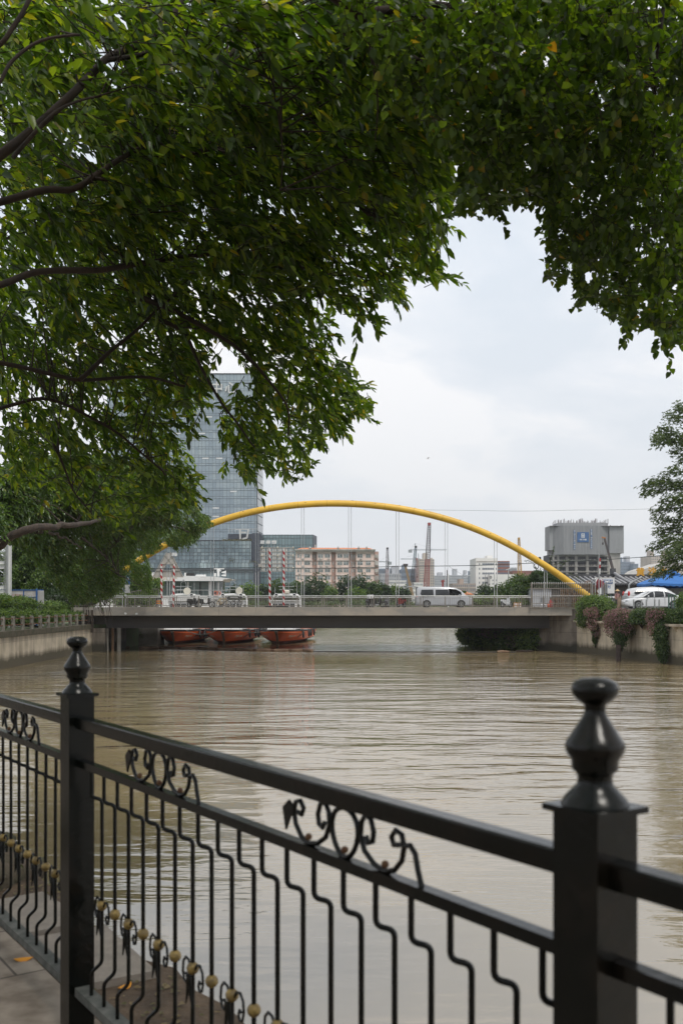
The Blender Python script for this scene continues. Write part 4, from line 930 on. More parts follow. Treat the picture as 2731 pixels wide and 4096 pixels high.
for pxa, pxb, py, lab, c in ((492, 521, 2588, 'short pale log floating by the left abutment piles', M_WOOD), (1988, 2035, 2606, 'orange brown log floating under the right end of the bridge', M_BOOM), (2062, 2128, 2604, 'dark driftwood log floating nearest the right abutment', M_BARK)):
    D = 4.25 * F / (py - HY); a = P(pxa, py, D); b = P(pxb, py, D); a.z = b.z = WATER + .05
    solo('floating_log', MB().tube([a, a.lerp(b, .4) + Vector((0, 0, .03)), b], [.09, .11, .07], 8), c, lab, 'log', 'logs floating by the abutments', smooth=50)

# ---------------------------------------------------------------- the striped poles and their boards
def stripe_mat():
    m = bpy.data.materials.new('red_white_stripes'); m.use_nodes = True; t = m.node_tree; b = t.nodes['Principled BSDF']; b.inputs['Roughness'].default_value = .5
    tcn = N('ShaderNodeTexCoord', t); sp = N('ShaderNodeSeparateXYZ', t); t.links.new(tcn.outputs['Object'], sp.inputs[0])
    at = N('ShaderNodeMath', t, operation='ARCTAN2'); t.links.new(sp.outputs['Y'], at.inputs[0]); t.links.new(sp.outputs['X'], at.inputs[1])
    d = N('ShaderNodeMath', t, operation='MULTIPLY_ADD'); d.inputs[1].default_value = 1 / (2 * math.pi); t.links.new(at.outputs[0], d.inputs[0])
    z = N('ShaderNodeMath', t, operation='MULTIPLY'); z.inputs[1].default_value = 1 / .66; t.links.new(sp.outputs['Z'], z.inputs[0]); t.links.new(z.outputs[0], d.inputs[2])
    fr = N('ShaderNodeMath', t, operation='FRACT'); t.links.new(d.outputs[0], fr.inputs[0]); gt = N('ShaderNodeMath', t, operation='GREATER_THAN'); gt.inputs[1].default_value = .52; t.links.new(fr.outputs[0], gt.inputs[0])
    nz = N('ShaderNodeTexNoise', t); nz.inputs['Scale'].default_value = 6; t.links.new(tcn.outputs['Object'], nz.inputs['Vector'])
    mr = N('ShaderNodeMapRange', t); mr.inputs['To Min'].default_value = .75; mr.inputs['To Max'].default_value = 1.1; t.links.new(nz.outputs['Fac'], mr.inputs['Value'])
    mx_ = N('ShaderNodeMix', t, data_type='RGBA'); mx_.inputs['A'].default_value = (.66, .65, .62, 1); mx_.inputs['B'].default_value = (.40, .012, .014, 1); t.links.new(gt.outputs[0], mx_.inputs['Factor'])
    vm = N('ShaderNodeVectorMath', t, operation='SCALE'); t.links.new(mx_.outputs['Result'], vm.inputs[0]); t.links.new(mr.outputs[0], vm.inputs['Scale'])
    t.links.new(vm.outputs[0], b.inputs['Base Color']); return m
M_STRIPE = stripe_mat()
M_SIGNB = mat('sign_back', (.42, .40, .36), (.34, .32, .29), 1.5, .7)
def striped_pole(parent, px0, px1, ytop, D=103.1):
    a = Vector((XP(px1, D), D, DZ)); b = Vector((XP(px0, D), D, ZP(ytop, D))); mb = MB(); h = (b - a).length; mb.tube([(0, 0, 0), (0, 0, h)], .105, 14)
    o = mb.build('striped_pole', M_STRIPE, None, smooth=50); o.parent = parent; o.location = a - parent.location; o.rotation_euler = (b - a).to_track_quat('Z', 'Y').to_euler(); return o
def solar(parent, x, y, z, w_, tilt=.5):
    p = MB().tube([(x, y, z - .9), (x, y, z)], .03, 6).build('lamp_post', M_STEEL, parent)
    MB().box(x - w_ / 2, x + w_ / 2, y - .25, y + .25, z, z + .05, rx=tilt).build('solar_panel', mat('solar_frame', (.42, .42, .38), (.2, .22, .25), 5, .4), p)
D = 103.4
tri = thing('triangular_sign', 'back of a grey triangular navigation sign on two red and white striped poles', 'sign', (XP(672, D), D, DZ))
striped_pole(tri, 646, 647, 2257); striped_pole(tri, 697, 694, 2257)
def pp(px, py): return (XP(px, D), ZP(py, D))
for nm, poly in (('sign_face', [pp(612, 2308), pp(643, 2256), pp(667, 2256), pp(652, 2283), pp(652, 2283.2), pp(646, 2308)]), ('sign_face', [pp(734, 2308), pp(706, 2256), pp(679, 2256), pp(690, 2283), pp(697, 2308)]), ('sign_face', [pp(645, 2255), pp(667, 2212), pp(684, 2212), pp(705, 2255)]), ('sign_face', [pp(655, 2283.5), pp(689, 2283.5), pp(694, 2308), pp(650, 2308)])):
    MB().prismY(poly, D + .0, D + .05).build(nm, M_SIGNB, tri)
mb = MB()
for a, b in (((612, 2308), (667, 2208)), ((734, 2308), (683, 2208)), ((612, 2308), (734, 2308)), ((624, 2283), (722, 2283)), ((641, 2256), (706, 2256)), ((662, 2221), (690, 2256)), ((688, 2221), (661, 2256))):
    mb.beam((pp(*a)[0], D - .04, pp(*a)[1]), (pp(*b)[0], D - .04, pp(*b)[1]), .07, .05)
mb.build('sign_frame', M_SIGNB, tri)
solar(tri, XP(699, D), D, ZP(2219, D), .55, .9)
sg_ = thing('navigation_board', 'slatted back of a navigation board on two striped poles, three solar panels on top', 'sign', (XP(1108, D), D, DZ))
MB().box(XP(1063, D), XP(1153, D), D - .5, D - .1, DZ, DZ + .12).build('base_plate', M_BLACK, sg_)
striped_pole(sg_, 1079, 1079, 2193); striped_pole(sg_, 1135, 1135, 2193)
zt, zb = ZP(2191, D), ZP(2285, D); xa, xb = XP(1042, D), XP(1174, D)
mb = MB(); x = xa + .08; i = 0
while x < xb - .03:
    w_ = .105 if x < XP(1146, D) else .06
    if i % 4 != 3: mb.box(x, x + w_, D, D + .02, zb + .05, zt - .05)
    x += .145; i += 1
mb.build('slat', mat('slat_pale', (.62, .62, .59), (.5, .5, .48), 3, .6), sg_)
mb = MB()
for k in range(7): z = zb + (zt - zb) * k / 6; mb.box(xa - .05, xb + .05, D - .05, D - .002, z - .03, z + .03)
for k in range(5): x = xa + (xb - xa) * k / 4; mb.box(x - .025, x + .025, D - .08, D - .052, zb, zt)
mb.build('board_frame', M_SIGNB, sg_)
mb = MB()
for px in (1049, 1111, 1173):
    for py in (2194, 2226, 2275): mb.lathe((XP(px, D), D - .15, ZP(py, D) - .1), [(.05, 0), (.06, .16), (.10, .2), (.02, .3)], 8)
mb.build('lamp', mat('lamp_cream', (.62, .58, .46), (.5, .47, .38), 4, .4), sg_, smooth=50)
for px, w_ in ((1050, .45), (1073, .48), (1096, .5)): solar(sg_, XP(px, D), D, ZP(2170, D), w_, .8)
MB().box(XP(1034, D), XP(1048, D), D - .3, D - .1, ZP(2268, D), ZP(2256, D)).build('control_box', M_SIGNB, sg_)

# ---------------------------------------------------------------- white ferry behind
D = 128.0
sh = thing('ferry', 'large white ferry with a curved roof moored behind the orange boats', 'ship', (XP(690, D), D, WATER))
def X(px, d=D): return XP(px, d)
mb = MB(); mb.prismZ([(X(380), D - 3), (X(820), D - 3), (X(925), D - .5), (X(940), D + 1), (X(925), D + 2.5), (X(820), D + 5), (X(380), D + 5)], WATER - .5, ZP(2440, D)); mb.build('hull', mat('ferry_hull', (.03, .05, .05), (.05, .06, .055), 1, .6), sh); MB().prismZ([(X(380), D - 3.1), (X(822), D - 3.1), (X(930), D - .5), (X(945), D + 1), (X(930), D + 2.5), (X(822), D + 5.1), (X(380), D + 5.1)], ZP(2439.9, D), ZP(2432, D)).build('main_deck', M_WHITE, sh)  # dark hull colour stands in for shade and tyres between the boats
mb = MB(); mb.box(X(400), X(860), D - 2.4, D + 4.4, ZP(2431.9, D), ZP(2398, D)); mb.build('lower_deckhouse', M_CABIN, sh)
mb = MB(); mb.prismZ([(X(400), D - 2.2), (X(880), D - 2.2), (X(905), D), (X(905), D + 2), (X(880), D + 4.2), (X(400), D + 4.2)], ZP(2397.8, D), ZP(2386, D)); mb.build('belt', M_WHITE, sh)
mb = MB(); mb.prismZ([(X(400), D - 2.0), (X(872), D - 2.0), (X(893), D), (X(893), D + 2), (X(872), D + 4.0), (X(400), D + 4.0)], ZP(2385.8, D), ZP(2327, D)); sal = mb.build('saloon', mat('saloon_glass', (.16, .20, .19), (.08, .10, .10), .4, .12), sh)
for px, w_ in ((760, 5), (808, 4), (844, 12), (880, 4), (700, 3), (640, 2), (586, 3), (520, 3)): MB().box(X(px), X(px + w_), D - 2.12, D - 2.01, ZP(2385.6, D), ZP(2327.2, D)).build('window_post', M_WHITE if w_ != 2 and px != 808 else M_BLACK, sal)
rf = MB(); prof = [(380, 2326), (380, 2309), (560, 2307), (760, 2306), (870, 2309), (932, 2317), (905, 2320), (902, 2326)]
rf.prismY([(X(a), ZP(b, D)) for a, b in prof], D - 3.0, D + 5.0); roof = rf.build('roof', M_WHITE, sh, smooth=30)
MB().box(X(380), X(893), D - 2.95, D - 2.9, ZP(2328.5, D), ZP(2326.2, D)).build('roof_trim', mat('green_trim', (.03, .10, .08), (.03, .08, .07), 3, .5), sh)
mb = MB(); mb.box(X(748), X(783), D - 1.0, D - .6, ZP(2304, D), ZP(2293, D)); mb.build('display_panel', M_BLACK, sh)
mb = MB(); mb.box(X(744), X(750), D - 1.2, D - .4, ZP(2306, D), ZP(2292, D)); mb.prismY([(X(786), ZP(2306, D)), (X(790), ZP(2299, D)), (X(812), ZP(2299, D)), (X(818), ZP(2306, D))], D - 1, D + 1); mb.box(X(817), X(824), D - .3, D + .1, ZP(2306, D), ZP(2298, D)); mb.build('roof_locker', M_WHITE, sh)
mb = MB(); mb.box(X(870), X(878), D - .3, D + .3, ZP(2306, D), ZP(2282, D)); mb.box(X(855), X(865), D - .3, D + .3, ZP(2306, D), ZP(2293, D)); ma = mb.build('radar_mast', M_WHITE, sh)
MB().box(X(857), X(898), D - .15, D + .15, ZP(2277, D), ZP(2272.5, D)).build('radar_bar', M_WHITE, ma); MB().lathe((X(876), D, ZP(2285, D)), [(.25, 0), (.3, .2), (.12, .28)], 12).build('radar_hub', M_CABIN, ma)
mb = MB()
for py in (2290, 2302): mb.tube([(X(888), D - .4, ZP(py, D)), (X(897), D - .4, ZP(py, D)), (X(906), D - .4, ZP(py, D))], [.06, .12, .24 if py < 2295 else .14], 10)
mb.build('loud_hailer', M_WHITE, ma, smooth=50)
text_mb('GROUP', .62, (X(662), D - 3.01, ZP(2317, D)), .01, .02, sx=1.9).build('lettering', mat('pink_lettering', (.62, .42, .38), (.5, .55, .42), .8, .5), roof)
mb = MB(); mb.box(X(570), X(625), D - 1, D + 2, ZP(2306.8, D), ZP(2297, D)); mb.build('roof_cover', mat('red_cover', (.5, .03, .03), (.42, .02, .02), 2, .5), sh)
text_mb('出租', .8, (X(598), D - 1.02, ZP(2302, D)), .01, .02, sx=1.5).build('roof_lettering', M_WHITE, sh)
for px, c in ((873, M_ORANGE), (884, M_ORANGE)):
    mb = MB(); torus(mb, (X(px), D - 2.3, ZP(2374, D)), .26, .07); mb.build('life_ring', mat('life_ring', (.6, .1, .04), (.6, .5, .45), 2, .5), sh, smooth=60)
mb = MB(); mb.tube([(X(700), D - 2.9, ZP(2362, D)), (X(925), D - 2.9, ZP(2362, D))], .03, 5)
for k in range(12): x = X(706 + k * 20); mb.tube([(x, D - 2.9, ZP(2386, D)), (x, D - 2.9, ZP(2362, D))], .02, 4)
mb.build('guard_rail', M_STEEL, sh)
# ================================================================ the far bank: glass towers, flats, cranes
def glassmat(name, a, b, c, rough=.12, metal=.0):
    """curtain-wall glass; every pane its own tint, faint reflections of other buildings"""
    m = bpy.data.materials.new(name); m.use_nodes = True; t = m.node_tree; bs = t.nodes['Principled BSDF']; bs.inputs['Roughness'].default_value = rough; bs.inputs['Metallic'].default_value = metal
    bs.inputs['Specular IOR Level'].default_value = .8
    g = N('ShaderNodeNewGeometry', t); r = N('ShaderNodeValToRGB', t); els = r.color_ramp.elements; els.new(.5); els.new(.93)
    for e_, (p_, cc) in zip(els, ((0, a), (.5, b), (.93, c), (1, tuple(min(1, v * 1.6) for v in c)))): e_.position = p_; e_.color = rgba(cc)
    n = N('ShaderNodeTexNoise', t); n.inputs['Scale'].default_value = .07; n.inputs['Detail'].default_value = 4; t.links.new(g.outputs['Position'], n.inputs['Vector'])
    ad = N('ShaderNodeMath', t, operation='MULTIPLY_ADD'); ad.inputs[1].default_value = .5
    t.links.new(g.outputs['Random Per Island'], ad.inputs[0]); mm = N('ShaderNodeMath', t, operation='MULTIPLY_ADD'); mm.inputs[1].default_value = 1.6; mm.inputs[2].default_value = -.55; t.links.new(n.outputs['Fac'], mm.inputs[0]); t.links.new(mm.outputs[0], ad.inputs[2])
    t.links.new(ad.outputs[0], r.inputs[0]); t.links.new(r.outputs[0], bs.inputs['Base Color']); MATS[name] = m; return m
M_GL1 = glassmat('tower_glass', (.20, .26, .31), (.26, .33, .38), (.33, .40, .43))
M_GL2 = glassmat('podium_glass', (.06, .095, .115), (.13, .19, .22), (.28, .35, .37), .1)
M_MULT = mat('tower_mullion', (.12, .15, .17), (.15, .18, .20), .1, .5)
M_MUL = mat('mullion', (.05, .062, .07), (.07, .08, .09), .1, .5)
M_NAVY = mat('navy_cladding', (.035, .042, .06), (.045, .055, .075), .2, .5)
def curtain(parent, x0, x1, y, z0, z1, dx, floor, m, span=.24, mul=.14, wallname='glass', mm=None):
    """real panes in a frame of mullions, facing -y"""
    mb = MB(); z = z0
    while z < z1 - .3:
        zt_ = min(z + floor, z1); zs = z + floor * span; x = x0
        while x < x1 - .2:
            xe = min(x + dx, x1); mb.quad((x + mul / 2, y, z + .06), (xe - mul / 2, y, z + .06), (xe - mul / 2, y, min(zs, zt_) - .06), (x + mul / 2, y, min(zs, zt_) - .06))
            if zs < zt_ - .2: mb.quad((x + mul / 2, y, zs + .06), (xe - mul / 2, y, zs + .06), (xe - mul / 2, y, zt_ - .06), (x + mul / 2, y, zt_ - .06))
            x += dx
        z += floor
    g = mb.build(wallname, m, parent, fixn=False)
    mb = MB(); x = x0
    while x <= x1 + .01: mb.box(x - mul / 2, x + mul / 2, y - .12, y + .1, z0, z1); x += dx
    z = z0
    while z < z1:
        mb.box(x0, x1, y - .10, y + .08, z - .09, z + .09)
        if z + floor * span < z1: mb.box(x0, x1, y - .10, y + .08, z + floor * span - .06, z + floor * span + .06)
        z += floor
    mb.build('mullions', mm or M_MUL, g); return g
GZ = E - 1.2
# main tower
D = 500.0
tw = thing('glass_tower', 'tall grey blue glass office tower behind the left trees', 'tower', (XP(790, D), D, GZ))
xa, xb = XP(430, D), XP(1028, D); xs_ = XP(1050, D + 20); zt = ZP(1497, D)
mb = MB(); mb.prismZ([(xa, D + .35), (xb, D + .35), (xs_, D + 20), (XP(1048, D + 60), D + 60), (xa, D + 60)], GZ, zt - .5); mb.build('core', M_NAVY, tw)
zb = ZP(2160, D); nf = 20
curtain(tw, xa, xb, D, zb, zt, 1.76, (zt - zb) / nf, M_GL1, span=.26, mm=M_MULT)
# side face
M_SIDE = mat('side_panels', (.62, .64, .66), (.52, .54, .56), .1, .5)
mb = MB(); dirv = Vector((xs_ - xb, 20, 0)); zz_ = zb; fl = (zt - zb) / nf
def sidequad(mb, z0, z1, o=.3):
    a = Vector((xb, D, 0)); b = Vector((xs_, D + 20, 0)); n_ = Vector((dirv.y, -dirv.x, 0)).normalized() * o
    mb.quad(a + n_ + Vector((0, 0, z0)), b + n_ + Vector((0, 0, z0)), b + n_ + Vector((0, 0, z1)), a + n_ + Vector((0, 0, z1)))
ms_ = MB()
for k in range(nf): sidequad(mb, zb + fl * k + .5, zb + fl * (k + 1) - .1); sidequad(ms_, zb + fl * k - .1, zb + fl * k + .12); sidequad(ms_, zb + fl * k + .3, zb + fl * k + .5)
mb.build('side_wall', M_SIDE, tw, fixn=False); ms_.build('side_slats', M_MULT, tw, fixn=False)
MB().box(xa, xb, D - .3, D + .3, zt, zt + .5).build('parapet', M_MUL, tw)
for ch, px in (('字', 820), ('中', 868), ('心', 925)):
    text_mb(ch, 6.2, (XP(px, D), D - .8, ZP(1552, D)), .25, .10, sx=1.05).build('letter', mat('sign_white', (.62, .62, .60), (.55, .55, .53), .5, .5), tw)
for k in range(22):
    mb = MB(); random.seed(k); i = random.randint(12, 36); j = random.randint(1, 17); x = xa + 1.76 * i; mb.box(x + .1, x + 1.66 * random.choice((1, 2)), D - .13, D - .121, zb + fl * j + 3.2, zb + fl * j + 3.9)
    mb.build('pale_blind', mat('lit_blind', (.7, .72, .72), (.6, .62, .62), 1, .4), tw)  # pale colour stands in for lit blinds, nothing here glows
# podium in front
D = 452.0
pd = thing('podium_building', 'dark glass podium block with plants on its roof in front of the glass tower', 'building', (XP(800, D), D, GZ))
def BX(px, d=None): return XP(px, d or D)
mb = MB(); mb.prismZ([(BX(520), D + .5), (BX(1006), D + .5), (BX(1020), D + 6), (BX(1020), D + 40), (BX(520), D + 40)], GZ, ZP(2163, D)); mb.build('core', M_NAVY, pd)
MB().prismZ([(BX(1007), D + 1), (BX(1042), D + 1), (XP(1042, D + 40), D + 40), (BX(1020.5), D + 40), (BX(1020.5), D + 5.8)], GZ, ZP(2132, D)).build('stair_tower', M_NAVY, pd)
curtain(pd, BX(520), BX(1006), D, ZP(2252, D), ZP(2163, D), 1.7, 3.35, M_GL2, span=.45)
curtain(pd, BX(520), BX(1018), D - 4, ZP(2276, D), ZP(2251, D), 1.7, 2.9, M_GL2, span=.9, wallname='band_glass')
MB().box(BX(520), BX(1020), D - 3.8, D + .4, GZ, ZP(2252, D)).build('band_core', M_NAVY, pd)
curtain(pd, BX(520), BX(1018), D - 4, GZ, ZP(2284, D), 1.7, 6.0, M_GL2, span=.55, wallname='lobby_glass')
MB().box(BX(520), BX(1020), D - 5, D - 4.2, ZP(2284, D), ZP(2277, D)).build('canopy_beam', M_MUL, pd)
MB().box(BX(904), BX(1040), D + 8, D + 30, ZP(2163, D) + .02, ZP(2131, D)).build('plant_room', M_NAVY, pd)
M_DUCT = mat('white_duct', (.60, .60, .58), (.48, .48, .46), .5, .5)
mb = MB(); d_ = D + 7
for a, b in (((961, 2157), (961, 2118)), ((940, 2118), (996, 2118)), ((965, 2130), (985, 2130)), ((994, 2118), (988, 2152)), ((988, 2152), (972, 2155)), ((972, 2155), (970, 2158))):
    mb.beam((XP(a[0], d_), d_, ZP(a[1], d_)), (XP(b[0], d_), d_, ZP(b[1], d_)), .75 if a[1] != 2118 or b[1] != 2118 else .18)
mb.build('duct', M_DUCT, pd)
mb = MB()
for px in (917, 929, 942, 954, 1012): mb.beam((XP(px, d_), d_, ZP(2131, d_)), (XP(px, d_), d_, ZP(2116, d_)), .15)
mb.beam((XP(917, d_), d_, ZP(2116, d_)), (XP(1030, d_), d_, ZP(2116, d_)), .15); mb.build('roof_frame', M_DUCT, pd)
pts, nv = blob_pts([(BX(895 + 8 * k), D + 2 + (k % 3), ZP(2162, D), 1.6, 1.0, .7) for k in range(18)] + [(BX(930), D - 2.5, ZP(2246, D), 1.2, .8, 1.6), (BX(1013), D - 2.5, ZP(2251, D), 1.8, .8, .8)], 1500)
V, Q = leafage(pts, nv, .5); mesh_np('roof_planting', V, Q, leafmat('roof_plants', [(0, (.10, .08, .03)), (.5, (.08, .10, .03)), (1, (.16, .12, .05))]), pd)
# second glass block
D = 470.0
g2 = thing('glass_office_block', 'lower blue green glass office block right of the tower behind the pink flats', 'building', (XP(1150, D), D, GZ))
mb = MB(); mb.prismZ([(BX(1040), D + .4), (BX(1252.5), D + .4), (XP(1267, D + 12), D + 12), (XP(1266, D + 60), D + 60), (BX(1040), D + 60)], GZ, ZP(2138.5, D)); mb.build('core', M_NAVY, g2)
curtain(g2, BX(1043), BX(1252), D, GZ, ZP(2138, D), 1.43, 4.6, glassmat('teal_glass', (.11, .18, .20), (.15, .23, .25), (.21, .30, .32), .1), span=.3)

# apartment block
D = 380.0
M_PINK = mat('pink_render', (.80, .63, .56), (.62, .49, .44), .35, .85, stretch=(1, 1, .4))
M_PINKD = mat('pink_recess', (.56, .38, .32), (.44, .30, .25), .4, .9)
M_SILL = mat('grey_cornice', (.62, .59, .55), (.38, .36, .33), .5, .9, stretch=(1, 1, .3))
M_TILE = mat('orange_tiles', (.62, .22, .09), (.48, .17, .07), .8, .8)
M_WIN = mat('flat_window', (.08, .10, .10), (.20, .23, .23), .9, .2, lo=.42, hi=.52)
ap_ = thing('apartment_block', 'pink apartment block with orange tiled roof and air conditioners on its walls', 'building', (XP(1340, D), D, GZ))
zc = ZP(2206, D); fh = 2.78; mb = MB(); bays = [(1182, 1248), (1263, 1324), (1342, 1395), (1410, 1424), (1424, 1498)]
mb.box(BX(1182), BX(1498), D + 1.6, D + 14, GZ, zc); mb.build('wall', M_PINKD, ap_)
mb = MB(); md = MB(); mw = MB(); mf = MB(); mac = MB(); mg = MB()
for a, b in ((1182, 1248), (1268, 1325), (1343, 1396), (1424, 1496)):
    mb.box(BX(a), BX(b), D, D + 1.598, GZ, zc)
mb.build('bay', M_PINK, ap_)
random.seed(12)
wins = [(1189, 1197), (1201, 1206), (1218, 1240), (1249, 1254), (1258, 1264), (1272, 1292), (1299, 1320), (1330, 1334), (1349, 1369), (1374, 1394), (1405, 1410), (1414, 1420), (1429, 1450), (1463, 1482)]
for r in range(8):
    zw = zc - 1.0 - fh * r
    if zw < GZ + 2: break
    for i, (a, b) in enumerate(wins):
        inset = any(a >= p and b <= q for p, q in ((1182, 1248), (1268, 1325), (1343, 1396), (1424, 1496)))
        y = D - .02 if inset else D + 1.58
        w_ = MB(); w_.box(BX(a), BX(b), y - .02, y + .01, zw - 1.35, zw)
        wo = w_.build('window', M_WIN, ap_)
        f_ = MB(); n = max(2, int((BX(b) - BX(a)) / .75))
        for k in range(n + 1): x = BX(a) + (BX(b) - BX(a)) * k / n; f_.box(x - .05, x + .05, y - .06, y - .021, zw - 1.35, zw)
        f_.box(BX(a), BX(b), y - .06, y - .021, zw - .42, zw - .36)
        if random.random() < .3: 
            for k in range(5): f_.box(BX(a) - .1, BX(b) + .1, y - .35, y - .31, zw - 1.4 + .3 * k, zw - 1.36 + .3 * k)
        f_.build('window_frame', M_WHITE if random.random() < .7 else M_SILL, wo)
        if random.random() < .42:
            x = BX(a) + random.uniform(.2, 1.2); mac.box(x, x + .85, y - .5, y - .05, zw - 2.05, zw - 1.5); mac.tube([(x + .4, y - .52, zw - 1.78), (x + .4, y - .501, zw - 1.78)], .22, 8)
    for a, b in ((1182, 1248), (1268, 1325), (1343, 1396), (1424, 1496)): mf.box(BX(a) - .15, BX(b) + .15, D - .3, D - .0, zw + .28, zw + .46)
mac.build('air_conditioner', M_SILL, ap_); mf.build('sill_band', M_SILL, ap_)
mb = MB(); mb.box(BX(1180), BX(1500), D - .9, D + 14.8, zc, zc + .55); mb.box(BX(1179), BX(1501), D - 1.2, D + 15, zc + .55, zc + .85); mb.build('cornice', M_SILL, ap_)
mb = MB(); zr = zc + .86
mb.add([(BX(1186), D - .6, zr), (BX(1494), D - .6, zr), (BX(1494), D + 14, zr), (BX(1186), D + 14, zr), (BX(1204), D + 7, ZP(2187, D)), (BX(1474), D + 7, ZP(2187, D))], [(0, 1, 5, 4), (1, 2, 5), (2, 3, 4, 5), (3, 0, 4), (0, 3, 2, 1)]); rf = mb.build('roof', M_TILE, ap_)
for px, w_ in ((1240, 9), (1434, 9), (1352, 6), (1466, 5)):
    x = BX(px); mb = MB(); mb.prismY([(x - w_ * .06, zr + .3), (x, zr + 1.2), (x + w_ * .06, zr + .3)], D - .2, D + 3); mb.box(x - .35, x + .35, D - .25, D - .21, zr + .35, zr + .85); mb.build('dormer', M_SILL, rf)
MB().box(BX(1258), BX(1262), D + 3, D + 4, zr + .5, zr + 1.9).build('chimney', M_SILL, rf)
mb = MB(); mb.box(BX(1498), BX(1514), D + .4, D + 14, GZ, zc); mb.build('side_wing', M_PINKD, ap_)
mb = MB(); random.seed(8)
for r in range(8):
    for k in range(3):
        z = zc - 2.4 - fh * r; mb.box(BX(1499 + 5 * k), BX(1503 + 5 * k), D - .15, D + .399, z, z + random.uniform(1.2, 1.9))
        if random.random() < .6: mb.box(BX(1499 + 5 * k) - .15, BX(1504 + 5 * k), D - .5, D + .399, z - .5, z - .35)
mb.build('balcony', M_SILL, ap_)

# generic far blocks: every storey and window modelled shallowly
def block(name, label, px0, px1, ytop, D, wall, nx, ny, cat='building', side=0, winw=.55, winh=.5, roofbox=None, band=None, wm=None, sidem=None, z0=None, stepped=None):
    t = thing(name, label, cat, (XP((px0 + px1) / 2, D), D, GZ)); x0, x1, zt = XP(px0, D), XP(px1, D), ZP(ytop, D); zz = GZ if z0 is None else z0
    MB().box(x0, x1, D, D + 25, zz, zt).build('wall', wall, t)
    if side: MB().prismZ([(x1 + .01, D), (XP(px1 + side, D + 20), D + 20), (XP(px1 + side, D + 20), D + 25), (x1 + .01, D + 25)], zz, zt).build('side_wall', sidem or wall, t)
    if band: 
        mb = MB()
        for j in range(ny): z = zt - (zt - zz) * (j + 1) / ny; mb.box(x0 - .15, x1 + .15, D - .25, D - .01, z - .12, z + .12)
        mb.build('floor_band', band, t)
    mb = MB(); fw = (x1 - x0) / nx; fh_ = (zt - zz) / ny
    for j in range(ny):
        for i in range(nx):
            cx_ = x0 + fw * (i + .5); cz = zt - fh_ * (j + .5); mb.box(cx_ - fw * winw / 2, cx_ + fw * winw / 2, D - .06, D - .003, cz - fh_ * winh / 2, cz + fh_ * winh / 2)
    mb.build('window_rows', wm or M_WIN, t)
    if roofbox:
        mb = MB()
        for a, b, h in roofbox: mb.box(XP(a, D), XP(b, D), D + 5, D + 15, zt, zt + h)
        mb.build('roof_room', wall, t)
    return t
def wallm(n, c, f=.8):
    c = tuple(min(.8, v * 1.3) for v in c); return mat(n, c, tuple(v * f for v in c), .15, .85)
M_BEIGE = wallm('beige_block', (.46, .40, .36)); M_GREYB = wallm('grey_block', (.36, .37, .39)); M_BLUEB = wallm('blue_grey_block', (.19, .23, .29)); M_TAN = wallm('tan_block', (.45, .40, .35)); M_WHB = wallm('pale_block', (.60, .59, .57), .9); M_BRN = wallm('brown_block', (.32, .26, .22)); M_BRICK = mat('red_brick', (.27, .11, .085), (.20, .085, .07), .6, .9)
M_FARWIN = mat('far_window', (.13, .15, .18), (.19, .21, .24), .3, .3)
Gf = 'far buildings on the skyline'
block('apartment_tower', 'tan high-rise with dark stairs behind the tall red and black crane', 1677, 1736, 2236, 620, M_TAN, 7, 18, 'tower', winw=.5, wm=M_FARWIN, roofbox=[(1695, 1712, 4), (1725, 1733, 1)])
block('office_block', 'blue grey office block left of the telescopic crane boom behind the pink flats', 1512, 1570, 2274, 640, M_BLUEB, 14, 6, wm=M_FARWIN, winw=.7)
block('office_block', 'blue grey office block directly left of the tan high-rise', 1603, 1676, 2276, 650, M_BLUEB, 16, 7, wm=M_FARWIN, winw=.7, roofbox=[(1610, 1625, 3)])
block('low_block', 'pale grey block with stepped roof right of the pink flats', 1520, 1604, 2294, 560, M_GREYB, 12, 7, winw=.35, wm=M_FARWIN, roofbox=[(1545, 1560, 3.5), (1568, 1598, 4.5)])
block('low_block', 'low white block behind the trees left of the van', 1556, 1625, 2322, 480, M_WHB, 14, 6, winw=.6, wm=M_FARWIN)
block('low_block', 'low white block just above the roof of the van', 1648, 1702, 2330, 470, M_WHB, 10, 6, winw=.5, wm=M_FARWIN)
block('apartment_tower', 'grey lilac apartment tower above the front of the van, left of the white post', 1738, 1784, 2302, 900, M_GREYB, 14, 12, 'tower', wm=M_FARWIN, winw=.4, roofbox=[(1752, 1772, 3)])
block('apartment_tower', 'grey apartment tower right of the white post', 1796, 1846, 2301, 900, M_GREYB, 14, 12, 'tower', wm=M_FARWIN, winw=.4, roofbox=[(1814, 1830, 6)])
block('apartment_tower', 'narrow grey blue tower left of the white office block', 1885, 1904, 2282, 850, M_BLUEB, 5, 12, 'tower', wm=M_FARWIN)
block('apartment_tower', 'small hazy apartment tower seen between the grey tower and the white office block', 1852, 1884, 2300, 1000, M_GREYB, 10, 12, 'tower', wm=M_FARWIN, roofbox=[(1858, 1868, 5)])
block('old_flats', 'grey brown old flats with a tiled eave in front of the grey towers', 1808, 1902, 2334, 520, M_BRN, 12, 5, wm=M_FARWIN, winw=.5, band=M_SILL, roofbox=[(1841, 1858, 2.5)])
wb = block('office_building', 'white tiled office building with a round emblem above the white scooter', 1902, 1989, 2232, 540, M_WHB, 1, 1, winw=.001, winh=.001, roofbox=[(1952, 1975, 1.6)])
mb = MB(); D = 540
for j in range(7):
    py = 2253 + j * 18.4
    for a, b in ((1914, 1919), (1927, 1950 if j > 2 else 1974), (1981, 1985)):
        x0_, x1_ = XP(a, D), XP(b, D); n = max(1, int((x1_ - x0_) / .8))
        for k in range(n): mb.box(x0_ + (x1_ - x0_) * k / n + .07, x0_ + (x1_ - x0_) * (k + 1) / n - .07, D - .08, D - .01, ZP(py + 8, D), ZP(py, D))
mb.build('window_strip', M_FARWIN, wb)
